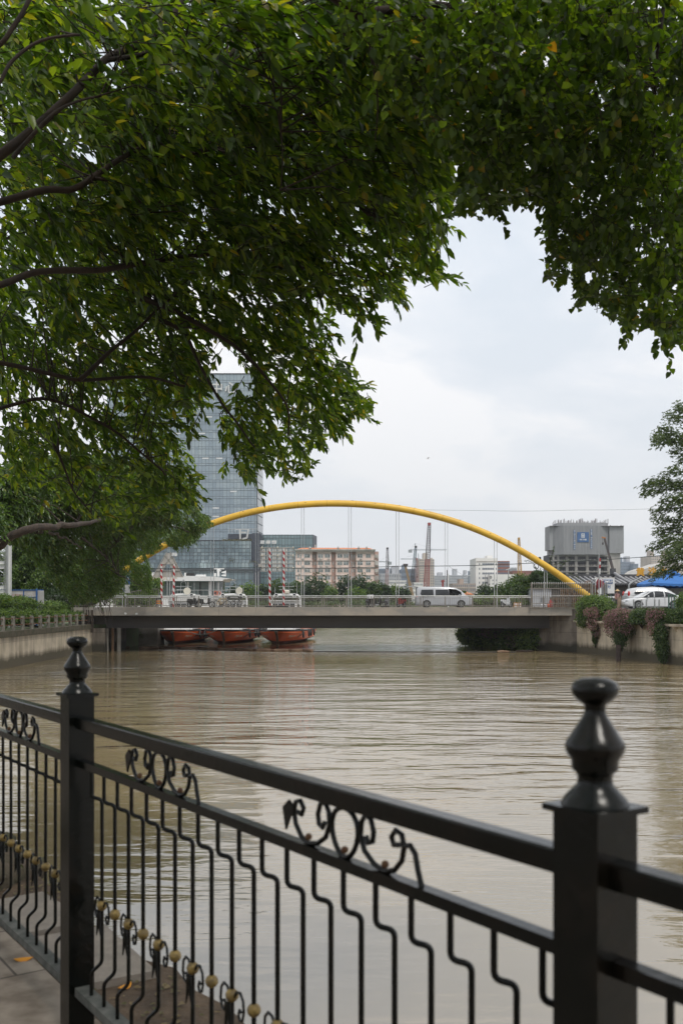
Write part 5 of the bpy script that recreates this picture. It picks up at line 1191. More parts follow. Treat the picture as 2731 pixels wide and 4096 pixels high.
MB().box(XP(1950, D), XP(2056, D), D - 8, D - .5, GZ, ZP(2299, D)).build('lower_wing', M_WHB, wb)
mb = MB(); cxe, cze, de = XP(1960.7, D - 8), ZP(2309, D - 8), D - 8.15
torus(mb, (cxe, de, cze), .62, .07); mb.beam((cxe, de, cze - .6), (cxe, de, cze + .6), .08); mb.beam((cxe - .6, de, cze), (cxe, de, cze + .6), .08); mb.beam((cxe + .6, de, cze), (cxe, de, cze + .6), .08); mb.beam((cxe - .6, de, cze), (cxe, de, cze - .6), .08); mb.beam((cxe + .6, de, cze), (cxe, de, cze - .6), .08); mb.build('emblem', M_BLACK, wb)
mb = MB()
for py in (2322, 2336, 2350):
    for px in (1961, 1975, 2018, 2050): mb.box(XP(px - 2, D), XP(px + 2, D), D - 8.1, D - 8.01, ZP(py + 3, D), ZP(py - 2, D))
mb.build('small_window', M_FARWIN, wb)
mb = MB(); mb.box(XP(1904, D - .3), XP(1988, D - .3), D - .35, D - .05, ZP(2255, D) + 1.2, ZP(2255, D) + 1.35); mb.build('string_course', M_BRN, wb)
rb = block('brick_office', 'red brick office wing with blue window strips joined to the white office building', 1990, 2037, 2244, 545, M_BRICK, 11, 4, wm=mat('blue_strip', (.10, .16, .22), (.14, .2, .26), .5, .2), winw=.75, winh=.42, z0=ZP(2300, 545))
block('brick_block', 'long low red brick block behind the trees right of the white office', 2049, 2146, 2283, 600, M_BRICK, 30, 3, wm=M_BRN, winw=.3)
block('far_tower', 'pale blue and white tower just right of the red brick wing', 2044, 2066, 2270, 800, M_GREYB, 6, 8, 'tower', wm=M_FARWIN)
block('apartment_tower', 'grey lilac apartment tower right of the building under construction', 2482, 2520, 2247, 850, M_BLUEB, 7, 14, 'tower', wm=M_FARWIN, roofbox=[(2484, 2494, 4)])
block('apartment_tower', 'pale apartment tower behind the yellow lettering', 2505, 2536, 2247, 860, M_GREYB, 7, 14, 'tower', wm=M_FARWIN, roofbox=[(2510, 2524, 5)])
block('apartment_tower', 'dark narrow tower just left of the first yellow character', 2531, 2551, 2255, 840, M_BLUEB, 4, 13, 'tower', wm=M_FARWIN)
block('apartment_tower', 'beige high-rise behind the blue tent and the right edge tree', 2602, 2690, 2222, 700, M_BEIGE, 12, 20, 'tower', wm=M_FARWIN, winw=.4, roofbox=[(2610, 2622, 4), (2668, 2682, 4)])

# building under construction
D = 600.0
M_NET = mat('scaffold_net', (.27, .275, .285), (.185, .19, .20), 2.2, .9, stretch=(1, 1, .06), lo=.3, hi=.7)
M_NETL = mat('scaffold_net_light', (.33, .335, .345), (.23, .235, .245), 2.0, .9, stretch=(1, 1, .05), lo=.3, hi=.7)
cs = thing('unfinished_tower', 'grey netted building under construction with a blue banner and bare concrete floors', 'building', (XP(2345, D), D, GZ))
def YY(py): return ZP(py, D)
MB().box(BX(2435), BX(2481), D + 1, D + 30, GZ, YY(2200)).build('concrete_core', mat('raw_concrete', (.50, .47, .44), (.36, .34, .32), .25, .9, stretch=(1, 1, .3)), cs)
M_RAW = mat('slab_concrete', (.33, .31, .285), (.25, .235, .22), .3, .9)
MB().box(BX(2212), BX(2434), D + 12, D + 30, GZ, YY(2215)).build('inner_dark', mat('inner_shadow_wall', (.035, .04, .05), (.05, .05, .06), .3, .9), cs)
mb = MB()
for py in (2223, 2241, 2264, 2287, 2308): mb.box(BX(2211), BX(2435), D + .0, D + 12, YY(py + 1.7), YY(py - 1.7))
mb.build('floor_slab', M_RAW, cs)
mb = MB()
for px, w_ in ((2211, 5), (2228, 7), (2263, 5), (2269, 3), (2299, 10), (2344, 10), (2390, 6), (2428, 6)): mb.box(BX(px), BX(px + w_), D + .3, D + 2.5, GZ, YY(2220))
mb.build('column', M_RAW, cs)
random.seed(2)
for py in (2240, 2262, 2285, 2306):
    mb = MB(); mb.box(BX(2214), BX(2432), D + 3, D + 3.1, YY(py - 4.2), YY(py - 5)); x = BX(2214)
    while x < BX(2431): mb.box(x, x + .12, D + 2.98, D + 3.12, YY(py), YY(py - 5.2)); mb.box(x + .2, x + random.uniform(.4, 1.1), D + 2.97, D + 3.13, YY(py - 1), YY(py - random.uniform(2, 4.5))) if random.random() < .5 else None; x += 1.3
    mb.build('site_railing', M_SILL, cs)
mb = MB(); mb.prismZ([(BX(2214), D), (BX(2248), D - 3), (BX(2385), D - 3), (BX(2434), D + 1), (BX(2434), D + 20), (BX(2214), D + 20)], YY(2219), YY(2104)); mb.build('net', M_NET, cs)
mb = MB(); mb.box(BX(2197), BX(2213.5), D + .5, D + 14, YY(2200), YY(2103)); mb.build('net_wing', M_NETL, cs)
mb = MB(); mb.box(BX(2434.5), BX(2492), D - .5, D + 22, YY(2213), YY(2105)); mb.build('net_wing', M_NETL, cs)
mb = MB(); mb.prismZ([(BX(2226), D), (BX(2250), D - 2), (BX(2385), D - 2), (BX(2432), D + 1), (BX(2432), D + 12), (BX(2226), D + 12)], YY(2104), YY(2092)); mb.build('net_top', M_NETL, cs)
mb = MB()
for k in range(170):
    px = 2199 + 292 * random.random(); wing = px > 2435 or px < 2213; h0 = 2104 if wing else 2094; cl = mnoise.noise(Vector((px * .045, 0, 0))) ; top = h0 - (3 if wing else (6 + 22 * max(0, cl + .2) + 5 * random.random())); x = BX(px); y = D + random.uniform(-2, 8); mb.box(x - .09, x + .09, y - .09, y + .09, YY(h0 + 2), YY(top))
for a_, b_, y_ in ((2198, 2213, D + 3), (2214, 2434, D + 3), (2435, 2491, D + 3)): mb.box(BX(a_), BX(b_), D - 2, D + 8, YY(2105), YY(2104.4))
mb.build('scaffold_pole', mat('rebar', (.17, .15, .155), (.26, .24, .24), .5, .8), cs)
mb = MB()
for k in range(26): py = 2108 + k * 4.4; [mb.box(BX(a), BX(b), y - .04, y, YY(py + .35), YY(py - .1)) for a, b, y in ((2435, 2491.5, D - .51), (2197.5, 2213, D + .49)) if py < (2212 if a > 2400 else 2199)]
for px in list(range(2437, 2492, 5)): mb.box(BX(px), BX(px + .8), D - .6, D - .55, YY(2213), YY(2105))
mb.build('scaffold_rail', M_GREYB, cs)
M_BANNER = mat('blue_banner', (.035, .115, .29), (.03, .10, .25), .6, .7)
bn = MB().box(BX(2302), BX(2348), D - 3.3, D - 3.05, YY(2170), YY(2130)).build('banner', M_BANNER, cs)
MB().box(BX(2318), BX(2331), D - 3.36, D - 3.31, YY(2152.5), YY(2135.5)).build('banner_logo', M_WHITE, bn)
mb = MB()
for a, b, c, d in ((2320, 2329, 2138, 2140.5), (2320, 2329, 2143.5, 2145), (2320, 2323, 2147, 2150.5), (2326, 2329, 2147, 2150.5)): mb.box(BX(a), BX(b), D - 3.42, D - 3.37, YY(d), YY(c))
mb.build('logo_mark', M_BANNER, bn)
text_mb('中建四局', 1.05, (BX(2325), D - 3.33, YY(2160)), .01, .03, sx=1.0).build('banner_lettering', M_WHITE, bn)
for px, py0, py1, txt in ((2291, 2122, 2199, '精心施工铸造优质工程'), (2358, 2118, 2196, '安全第一预防为主方针')):
    b_ = MB().box(BX(px - 3.2), BX(px + 3.2), D - 3.3, D - 3.05, YY(py1), YY(py0)).build('banner_strip', M_BANNER, cs)
    m_ = MB(); h = (py1 - py0) / len(txt)
    for i, ch in enumerate(txt):
        q_ = text_mb(ch, .85, (BX(px), D - 3.33, YY(py0 + h * (i + .5))), .01, .02); m_.add(q_.v, q_.f)
    m_.build('strip_lettering', M_WHITE, b_)

# cranes
def lattice(mb, a, b, w0, w1, n, r=.12):
    a = Vector(a); b = Vector(b); t = (b - a).normalized(); u = t.cross(Vector((0, 1, 0))).normalized(); v = t.cross(u); prev = None
    for i in range(n + 1):
        f = i / n; w_ = w0 + (w1 - w0) * f; c = a.lerp(b, f); q = [c + u * sx * w_ / 2 + v * sy * w_ / 2 for sx, sy in ((-1, -1), (1, -1), (1, 1), (-1, 1))]
        for k in range(4):
            mb.beam(q[k], q[(k + 1) % 4], r * .7)
            if prev: mb.beam(prev[k], q[k], r); mb.beam(prev[k], q[(k + 1) % 4], r * .7)
        prev = q
def lat_crane(label, px0, py0, px1, py1, D, w0, w1, n, c, tip=M_BLACK, name='lattice_crane', r=.16):
    t = thing(name, label, 'crane', (XP(px0, D), D, GZ), group='cranes on the building sites'); mb = MB(); a = Vector((XP(px0, D), D, ZP(py0, D))); b = Vector((XP(px1, D), D, ZP(py1, D)))
    k = 2 if isinstance(c, tuple) else 1; cs_ = c if k == 2 else (c, c); m1 = a.lerp(b, .45)
    lattice(mb, a, m1, w0, (w0 + w1) / 2 * 1.05, n // 2, r); mb.build('lower_boom', cs_[0], t)
    mb = MB(); lattice(mb, m1, b, (w0 + w1) / 2 * 1.05, w1, n // 2, r); mb.build('upper_boom', cs_[1], t)
    MB().box(b.x - w1 * .55, b.x + w1 * .55, D - .5, D + .5, b.z - .2, b.z + w1 * .8).build('boom_head', tip, t)
    mb = MB(); mb.beam(b, b + Vector((w1 * .2, -.3, -8)), .1); mb.box(b.x + w1 * .1, b.x + w1 * .45, D - .5, D - .1, b.z - 9, b.z - 8); mb.build('hook_line', M_BLACK, t); return t
M_CR = mat('crane_red', (.32, .05, .045), (.24, .05, .05), .5, .6); M_CB = mat('crane_dark', (.05, .045, .05), (.08, .06, .06), .5, .6); M_CBL = mat('crane_blue', (.16, .27, .33), (.07, .09, .12), .5, .6); M_CY = mat('crane_yellow', (.50, .28, .05), (.36, .22, .08), .5, .6); M_CP = mat('crane_pink', (.38, .20, .18), (.30, .18, .17), .5, .6)
lat_crane('small lattice crane boom just right of the pink flats', 1546, 2340, 1549, 2196, 420, 1.25, .8, 22, (M_CP, M_CB), r=.11)
lat_crane('blue and dark lattice crane boom leaning right beside the tan high-rise', 1645, 2345, 1662, 2190, 440, 1.4, .9, 22, (M_CB, M_CBL), r=.13)
lat_crane('tallest lattice crane boom, red below and black above, in front of the tan high-rise', 1704, 2350, 1716, 2100, 330, 1.7, .95, 30, (M_CR, M_CB), M_CR, r=.13)
lat_crane('yellow lattice crane boom standing behind the right side of the arch', 2078, 2330, 2074, 2156, 330, 1.35, .6, 24, (M_CY, M_CY), M_CY, r=.12)
lat_crane('pale red lattice mast between the blue crane and the tan high-rise', 1668, 2345, 1665, 2240, 500, 1.3, 1.2, 14, (M_CP, M_CP), M_CP, r=.14)
def tower_crane(label, px, ytop, pxa, pxb, D, m):
    t = thing('tower_crane', label, 'crane', (XP(px, D), D, GZ), group='cranes on the building sites'); mb = MB(); z = ZP(ytop, D); lattice(mb, (XP(px, D), D, GZ), (XP(px, D), D, z), 1.6, 1.6, 26, .16); mb.build('mast', m, t)
    mb = MB(); lattice(mb, (XP(pxa, D), D, z), (XP(pxb, D), D, z), .8, .8, 24, .12); mb.build('jib', m, t)
    mb = MB(); mb.beam((XP(px, D), D, z), (XP(px, D), D, z + 5), .5); mb.beam((XP(px, D), D, z + 5), (XP(pxa, D), D, z), .1); mb.beam((XP(px, D), D, z + 5), (XP(px + (pxb - px) * .7, D), D, z), .1); mb.build('apex', m, t)
    e_ = pxa if abs(pxa - px) < abs(pxb - px) else pxb; MB().box(XP(e_, D) - 1.4, XP(e_, D) + 1.4, D - .8, D + .8, z - 2.2, z).build('counterweight', m, t); return t
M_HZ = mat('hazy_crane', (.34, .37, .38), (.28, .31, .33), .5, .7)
tower_crane('distant pale tower crane with a long jib behind the tallest lattice boom', 1660, 2199, 1640, 1784, 760, M_HZ)
tower_crane('distant grey tower crane with its jib just right of the pink flats', 1553, 2247, 1558, 1500, 760, M_HZ)
tower_crane('faint distant tower crane left of the blue crane', 1672, 2236, 1602, 1680, 900, M_HZ)
t = thing('telescopic_crane', 'brown telescopic crane boom rising left of the van tailgate', 'crane', (XP(1645, 300), 300, GZ), group='cranes on the building sites')
a, b = P(1650, 2385, 300), P(1621, 2266, 300); m1 = a.lerp(b, .5)
MB().beam(a, m1, 1.05, .9).build('outer_boom', mat('boom_tan', (.30, .20, .11), (.24, .17, .10), .5, .6), t); MB().beam(m1, b, .75, .65).build('inner_boom', mat('boom_tan', (.3, .2, .11)), t); MB().box(b.x - .7, b.x + .7, 299.5, 300.5, b.z, b.z + .8).build('boom_head', M_CB, t)
t = thing('telescopic_crane', 'slim black telescopic crane boom leaning in front of the unfinished tower', 'crane', (XP(2457, 280), 280, GZ), group='cranes on the building sites')
a, b = P(2459, 2312, 280), P(2416, 2154, 280); m1 = a.lerp(b, .55)
MB().beam(a, m1, .62).build('outer_boom', M_CB, t); MB().beam(m1, b, .45).build('inner_boom', M_CB, t)
mb = MB(); mb.beam(b + Vector((.3, 0, .1)), b + Vector((-.75, 0, .35)), .35); mb.build('boom_head', mat('head_orange', (.5, .2, .05), (.4, .15, .04), 1, .6), t)
mb = MB(); h0 = b + Vector((-.65, 0, .2)); mb.beam(h0, h0 + Vector((.15, 0, -1.3)), .05); mb.ball(h0 + Vector((.2, 0, -1.6)), .28, 8, 6, (.8, .8, 1.5)); mb.build('hook_block', M_CB, t)
t = thing('excavator_arm', 'small red machine arm sticking up behind the windscreen of the van', 'excavator', (XP(1770, 260), 260, GZ))
mb = MB(); mb.beam(P(1770, 2352, 260), P(1770, 2327, 260), .45); mb.build('arm', M_CR, t); mb = MB(); mb.beam(P(1764, 2326, 260), P(1776, 2323, 260), .6); mb.build('bucket', M_CR, t)
t = thing('sign_post', 'tall thin white post rising from behind the van between the grey towers', 'post', (XP(1791, 260), 260, GZ))
MB().box(XP(1788.5, 260), XP(1794, 260), 259.8, 260.2, GZ, ZP(2296, 260)).build('post_panel', M_WHITE, t); MB().tube([(XP(1787, 260), 260, GZ), (XP(1787, 260), 260, ZP(2280, 260))], .1, 6).build('pole', M_CB, t)
# street lamps on the far bank
for px, py, D, lab in ((2032, 2276, 230, 'pale street lamp with two heads left of the right bank bushes'), (1873, 2303, 300, 'thin street lamp in front of the old flats'), (1940, 2300, 300, 'thin street lamp in front of the white office building')):
    t = thing('street_lamp', lab, 'street lamp', (XP(px, D), D, GZ), group='street lamps on the far bank')
    MB().tube([(XP(px, D), D, GZ), (XP(px, D), D, ZP(py, D))], .12 if D < 250 else .1, 8).build('pole', M_STEEL, t, smooth=60)
    for sg in (-1, 1): MB().beam((XP(px, D), D, ZP(py, D)), (XP(px + sg * 9, D), D, ZP(py - (3 * sg), D)), .3, .12).build('lamp_head', M_WHITE, t)
t = thing('old_house', 'small house with an orange hipped roof behind the front of the van', 'house', (XP(1860, 300), 300, GZ)); D = 300
MB().box(BX(1832), BX(1890), D, D + 10, GZ, ZP(2378, D)).build('wall', M_BEIGE, t)
mb = MB(); mb.add([(BX(1828), D - .6, ZP(2378, D)), (BX(1894), D - .6, ZP(2378, D)), (BX(1894), D + 11, ZP(2378, D)), (BX(1828), D + 11, ZP(2378, D)), (BX(1850), D + 5, ZP(2360, D)), (BX(1856), D + 5, ZP(2360, D))], [(0, 1, 5, 4), (1, 2, 5), (2, 3, 4, 5), (3, 0, 4), (0, 3, 2, 1)]); mb.build('roof', M_TILE, t)
# a gull crossing the sky
p = P(1711, 1834, 70); mb = MB(); mb.ball(p, 1, 8, 6, (.06, .02, .018))
for sg in (-1, 1): mb.add([p + Vector((-.03, 0, .01)), p + Vector((.04, 0, .01)), p + Vector((.06 + .02, sg * .16, .06)), p + Vector((-.07, sg * .18, .03)), p + Vector((-.05, sg * .12, .05))], [(0, 1, 2, 3, 4)])
solo('bird', mb, M_WHITE, 'small white bird gliding high above the right side of the arch', 'bird', smooth=60)
# ================================================================ right bank
TZ = E - .455
M_DTILE = mat('grey_roof_tiles', (.10, .10, .105), (.05, .05, .055), 2.5, .8); M_LTILE = mat('pale_ridge_tiles', (.34, .34, .35), (.22, .22, .23), 3, .8)
M_SHUT = mat('grey_shutter', (.17, .16, .145), (.12, .115, .105), .8, .7, stretch=(1, 1, 9)); M_BWALL = mat('grime_wall', (.24, .22, .20), (.14, .13, .12), .8, .9)
D = 118.0
mk = thing('market_hall', 'long single storey hall with a grey Chinese tile roof on the right bank', 'building', (XP(2520, D), D, TZ))
x0, x1 = XP(2262, D), XP(2900, D)
MB().box(x0, x1, D, D + 10, TZ, ZP(2336, D)).build('wall', M_BWALL, mk)
zr, ze = ZP(2309, D + 3), ZP(2337, D - 1)
mb = MB(); mb.add([(x0 - .3, D - 1.3, ze), (x1, D - 1.3, ze), (x1, D + 4, zr), (x0 - .3, D + 4, zr), (x1, D + 10.5, ze), (x0 - .3, D + 10.5, ze)], [(0, 1, 2, 3), (3, 2, 4, 5), (0, 3, 5), (1, 4, 2), (0, 5, 4, 1)]); rf = mb.build('roof', M_DTILE, mk)
mb = MB(); x = x0
while x < x1: mb.tube([(x, D - 1.34, ze + .06), (x, D + 3.9, zr + .06)], .13, 6); x += .62
mb.build('tile_rib', M_LTILE, rf, smooth=60)
mb = MB(); x = x0 + .3
while x < x1: mb.ball((x, D - 1.36, ze - .02), .15, 8, 5, (1, .4, 1)); x += .31
mb.build('eave_tile', M_DTILE, rf)
MB().box(x0 - .4, x1, D + 3.7, D + 4.3, zr, zr + .38).build('ridge', M_DTILE, rf)
MB().box(XP(2478, D), XP(2494, D), D + 3.5, D + 4.5, zr + .38, zr + 1.1).build('ridge_end', M_DTILE, rf)
p = [Vector((XP(2488, D), D + 3.4, zr + .5)), Vector((XP(2512, D), D - 1.2, ze + .15))]; MB().tube([p[0], p[0].lerp(p[1], .5) + Vector((.1, 0, -.12)), p[1]], .17, 8).build('hip_ridge', M_LTILE, rf, smooth=60)
MB().box(XP(2457, D), XP(2497, D), D - .08, D - .01, TZ, ZP(2343, D)).build('shutter', M_SHUT, mk)
for a, b in ((2560, 2610), (2625, 2680), (2690, 2740)): MB().box(XP(a, D), XP(b, D), D - .08, D - .01, TZ, ZP(2345, D)).build('shutter', M_SHUT, mk)
MB().tube([(XP(2513, D - 2), D - 2, ZP(2356, D)), (XP(2514, D - 2), D - 2, ZP(2342, D)), (XP(2520, D - 2), D - 2, ZP(2334, D)), (XP(2566, D - 2), D - 2, ZP(2309, D))], [.12, .12, .12, .09], 8).build('gutter_pipe', M_STEEL, mk, smooth=60)
MB().box(XP(2262, D), XP(2462, D), D + 5, D + 5.3, zr + .2, zr + .35).build('parapet_rail', M_STEEL, mk)
MB().prismY([(XP(2600, D), zr + .4), (XP(2625, D), zr + 1.0), (XP(2720, D), zr + 1.9), (XP(2800, D), zr + 1.9), (XP(2800, D), zr + .4)], D + 6, D + 12).build('rear_roof', mat('pale_sheet', (.50, .48, .44), (.40, .38, .35), .5, .6), mk)
M_YCH = mat('yellow_letter', (.62, .32, .015), (.52, .25, .012), 2, .5)
Ld = D + 2.0
for ch, px, py, lab in (('黄', 2559, 2287, 'leftmost large yellow character standing on the market hall roof'), ('沙', 2606, 2285, 'second large yellow character, with three dots on its left side, on the market hall roof'), ('水', 2651, 2284, 'third large yellow character on the market hall roof, half behind the tree leaves'), ('产', 2697, 2284, 'fourth large yellow character on the hall roof, hidden behind tree and tent top')):
    t = thing('sign_character', lab, 'sign', (XP(px, Ld), Ld, zr), group='yellow characters on the market hall roof')
    text_mb(ch, 1.02, (XP(px, Ld), Ld, ZP(py, Ld)), .06, .035, sx=1.0).build('character', M_YCH, t)
    for d in (-.25, .25): MB().box(XP(px, Ld) + d - .03, XP(px, Ld) + d + .03, Ld + .07, Ld + .13, zr - .4, ZP(py, Ld)).build('support', M_BLACK, t)
# pier sign board
D = 110.0
t = thing('pier_sign', 'white sign board with a blue panel reading pier, behind the grey pole', 'sign', (XP(2418, D), D, TZ))
MB().box(XP(2380, D), XP(2456, D), D, D + .15, ZP(2392, D), ZP(2311, D)).build('board', M_WHITE, t)
MB().box(XP(2378, D), XP(2457.5, D), D - .02, D - .002, ZP(2312, D), ZP(2309.5, D)).build('edge_strip', M_SILL, t)
bp_ = MB().box(XP(2390, D), XP(2448, D), D - .05, D - .003, ZP(2335, D), ZP(2318.5, D)).build('blue_panel', M_BLUE, t)
text_mb('客轮码头', .30, (XP(2427, D), D - .06, ZP(2325.5, D)), .004, .006, sx=1.05).build('lettering', M_WHITE, bp_)
text_mb('PASSENGER WHARF', .085, (XP(2427, D), D - .06, ZP(2331.5, D)), .004, .002, sx=1.2).build('small_lettering', M_WHITE, bp_)
text_mb('时', .42, (XP(2434, D), D - .012, ZP(2347, D)), .004, .006).build('blue_lettering', M_BLUE, t)
for px in (2383, 2453): MB().box(XP(px, D) - .06, XP(px, D) + .06, D + .16, D + .28, TZ, ZP(2312, D)).build('leg', M_STEEL, t)
# gray barrier pole, red bundle, bollards with steel balls, bundle of pipes
D = 92.0
t = thing('barrier_pole', 'tall grey pole with a raised red and white barrier arm at the right bridge end', 'pole', (XP(2394, D), D, TZ))
MB().tube([(XP(2394, D), D, TZ), (XP(2394, D), D, ZP(2215, D))], .055, 10).build('pole', M_STEEL, t, smooth=60)
for k, (a, b) in enumerate(((2233, 2246), (2247, 2258), (2259, 2273), (2274, 2296))): MB().beam(P(2398.5 - .4 * k, a, D - .1), P(2398 - .4 * k, b, D - .1), .11, .05).build('arm_segment', (M_RED if k in (0, 2) else M_WHITE), t)
M_REDB = mat('red_tarpaulin', (.30, .03, .04), (.20, .02, .03), 3, .7, bump=.03, bscale=6)
solo('folded_awning', MB().tube([P(2394, 2354, 93.5), P(2391, 2346, 93.5), P(2391, 2330, 93.5), P(2395, 2321, 93.5), P(2402, 2321, 93.5), P(2404, 2332, 93.5), P(2402, 2350, 93.5)], [.14, .2, .21, .2, .2, .21, .15], 10), M_REDB, 'dark red folded awning hung beside the grey barrier pole', 'awning', smooth=60)
for px, lab in ((2368, 'left grey post topped by a white ball light beside the pallets'), (2378.5, 'right grey post topped by a white ball light beside the pallets'), (2405, 'shorter post with a white ball light right of the red awning'), (2425, 'thin post with a white ball light at the end of the grey pipes')):
    py = 2316 if px < 2390 else (2322 if px < 2410 else 2328); t = thing('ball_post', lab, 'post', (XP(px, 93), 93, TZ), group='posts with ball lights by the bridge end')
    MB().tube([(XP(px, 93), 93, TZ), (XP(px, 93), 93, ZP(py + 2, 93))], .05, 8).build('post', M_STEEL, t, smooth=60); MB().ball((XP(px, 93), 93, ZP(py, 93)), .085, 12, 8).build('ball_light', M_WHITE, t, smooth=80)
t = thing('pipe_bundle', 'row of upright grey pipes leaning together right of the red awning', 'pipes', (XP(2416, 94), 94, TZ))
for k in range(8): a = 2406 + 3.2 * k; MB().tube([(XP(a, 94), 94 + .1 * (k % 2), TZ), (XP(a - 1, 94), 94 + .1 * (k % 2), ZP(2327 + 1.6 * k, 94))], .06, 8).build('pipe', M_STEEL if k != 3 else M_YCH, t, smooth=60)
# grey kiosk wall behind the picket fence
t = thing('kiosk', 'plain grey rendered shed behind the spiked fence at the right bridge end', 'shed', (XP(2185, 108), 108, TZ)); D = 108
MB().box(XP(2130, D), XP(2203, D), D, D + 4, TZ - .3, ZP(2356, D)).build('wall', M_GREYB, t); MB().box(XP(2203.2, D), XP(2243, D), D + .1, D + 4, TZ - .3, ZP(2358, D)).build('brick_wall', mat('dark_brick', (.13, .115, .11), (.09, .08, .075), 4, .9), t); MB().box(XP(2128, D), XP(2245, D), D - .2, D + 4.2, ZP(2355.8, D), ZP(2352, D)).build('roof_slab', M_CONC, t)
for a in (2160, 2168): MB().box(XP(a, D), XP(a + 5, D), D - .05, D - .01, ZP(2408, D), ZP(2390, D)).build('window', M_FARWIN, t)
# spiked fence
D = 88.75
t = thing('spiked_fence', 'tall grey metal fence with white spear tips at the right end of the bridge', 'fence', (XP(2240, D), D, E - .36))
mb = MB(); mt = MB(); px = 2128.0
while px < 2362:
    x = XP(px, D); mb.box(x - .022, x + .022, D - .02, D + .02, ZP(2431, D), ZP(2333, D)); mt.add([(x - .035, D - .02, ZP(2333, D)), (x + .035, D - .02, ZP(2333, D)), (x + .035, D + .02, ZP(2333, D)), (x - .035, D + .02, ZP(2333, D)), (x, D, ZP(2327.5, D))], [(0, 1, 4), (1, 2, 4), (2, 3, 4), (3, 0, 4)]); px += 8.55
mb.build('pickets', M_RAILMET, t); mt.build('spear_tips', M_WHITE, t)
for py in (2335, 2353.5, 2414): MB().box(XP(2126, D), XP(2364, D), D - .0215, D + .024, ZP(py + 1.2, D), ZP(py - 1.2, D)).build('rail', M_RAILMET, t)
for px in (2124, 2364): MB().box(XP(px, D) - .06, XP(px, D) + .06, D - .06, D + .06, ZP(2432, D), ZP(2330, D)).build('post', M_RAILMET, t)
# stacked pallets
def pallet_pile(label, px0, px1, ybase, ytop, D, lean=0):
    t = thing('pallet_pile', label, 'pallets', (XP((px0 + px1) / 2, D), D, ZP(ybase, D)), group='pallets stacked by the arch foot'); x0, x1 = XP(px0, D), XP(px1, D); z = max(ZP(ybase, D), TZ); k = 0
    random.seed(int(px0))
    while z < ZP(ytop, D):
        j = random.uniform(-.07, .07); mb = MB()
        for i in range(6): mb.box(x0 + j, x1 + j, D + .18 * i, D + .18 * i + .11, z + .11, z + .135); mb.box(x0 + j, x1 + j, D + .18 * i, D + .18 * i + .11, z, z + .022)
        for i in range(3): xx_ = x0 + j + (x1 - x0 - .1) * i / 2; mb.box(xx_, xx_ + .1, D + .02, D + 1.0, z + .0225, z + .1095)
        mb.build('pallet', M_WOOD if (k % 3) else mat('fresh_wood', (.30, .19, .10), (.20, .12, .07), 4, .85), t); z += .14; k += 1
    return t
pallet_pile('brown pallet stack in front of the yellow arch foot, behind the spiked fence', 2248, 2292, 2432, 2358, 99.6)
pallet_pile('brown pallet stack just left of the arch foot', 2294, 2318, 2432, 2372, 98.4)
pallet_pile('high pile of pallets right of the arch foot', 2318, 2362, 2425, 2334, 104)
pallet_pile('lower pile of pallets beside the posts with ball lights', 2362, 2390, 2425, 2342, 105)
pallet_pile('low pallet stack left of the other stacks, beside the grey shed', 2205, 2246, 2432, 2390, 102)
t = thing('timber_scraps', 'tangle of loose planks lying on top of the high pallet pile', 'planks', (XP(2336, 104.2), 104.2, ZP(2334, 104.2))); random.seed(5)
for k in range(9):
    a = P(2322 + random.uniform(0, 30), 2334 - random.uniform(0, 6), 104.2); MB().beam(a, a + Vector((random.uniform(-.6, .7), random.uniform(0, .5), random.uniform(-.1, .35))), .07, .03).build('plank', M_WOOD, t)
random.seed(9)
for k, (px, c) in enumerate(((2164, M_WHITE), (2171, M_BLUE), (2178, M_WHITE), (2192, M_ORANGE), (2199, M_RED), (2204, M_REDB))):
    nmz = ('white', 'blue', 'pale', 'orange', 'red', 'dark red')[k]
    h = .35 + .4 * (k > 3); x = XP(px, 94); mb = MB(); mb.lathe((x, 94, DZ), [(.10, 0), (.13, .05), (.14, h * .7), (.08, h * .85), (.07, h)], 10); solo('plastic_drum', mb, c, nmz + ' plastic drum among the goods behind the spiked fence', 'drum', 'plastic drums behind the spiked fence', smooth=50)
# parked cars
MW = .90
def sy(z): return MW - .03 - max(0, z - .85) * .30
sedan = dict(w=MW, r=.325, wx=(-1.36, 1.34), mir=(.62, .98), wy=lambda z: sy(z) + .012,
    lower=([-2.3, -2.2, -1.6, -.8, .3, 1.1, 1.8, 2.15, 2.3], [.34, .22, .18, .17, .17, .17, .19, .24, .38], [.86, .95, .96, .93, .92, .90, .82, .72, .58], [.72, .82, .88, MW, MW, MW, .88, .78, .6], [.68, .78, .83, .85, .85, .84, .78, .70, .55]),
    upper=([-2.0, -1.5, -.9, -.3, .2, .7, 1.35], [.88] * 7, [.97, 1.20, 1.38, 1.44, 1.42, 1.26, .90], [.74, .80, .84, .84, .84, .82, .74], [.62, .60, .60, .60, .60, .60, .64]),
    windows=[[(-1.55, .97), (-1.45, 1.10), (-.95, 1.29), (-.72, 1.33), (-.70, .95)], [(-.60, .95), (-.60, 1.345), (-.1, 1.375), (.06, 1.36), (.10, .93)], [(.18, .93), (.14, 1.35), (.35, 1.30), (.95, .95)]],
    seams=[[(-.66, .35), (-.66, .9), (-.648, .9), (-.648, .35)], [(.12, .3), (.12, .9), (.132, .9), (.132, .3)]],
    windscreen=((.42, -.58, 1.37), (1.24, -.66, .93), (1.24, .66, .93), (.42, .58, 1.37)),
    lamps=[((2.06, .62, .66, (.22, .12, .07)), 'headlight', M_LAMPW), ((-2.22, .62, .80, (.08, .14, .07)), 'tail_light', M_LAMPR)])
sd_ = make_car('sedan', 'white sedan facing left, parked behind the short grey posts on the right bank', (XP(2608, 81.5), 81.5, TZ), math.pi, sedan, M_CARW, 'car'); sd_.scale = (1.07, 1.07, 1.07)
SW = .92
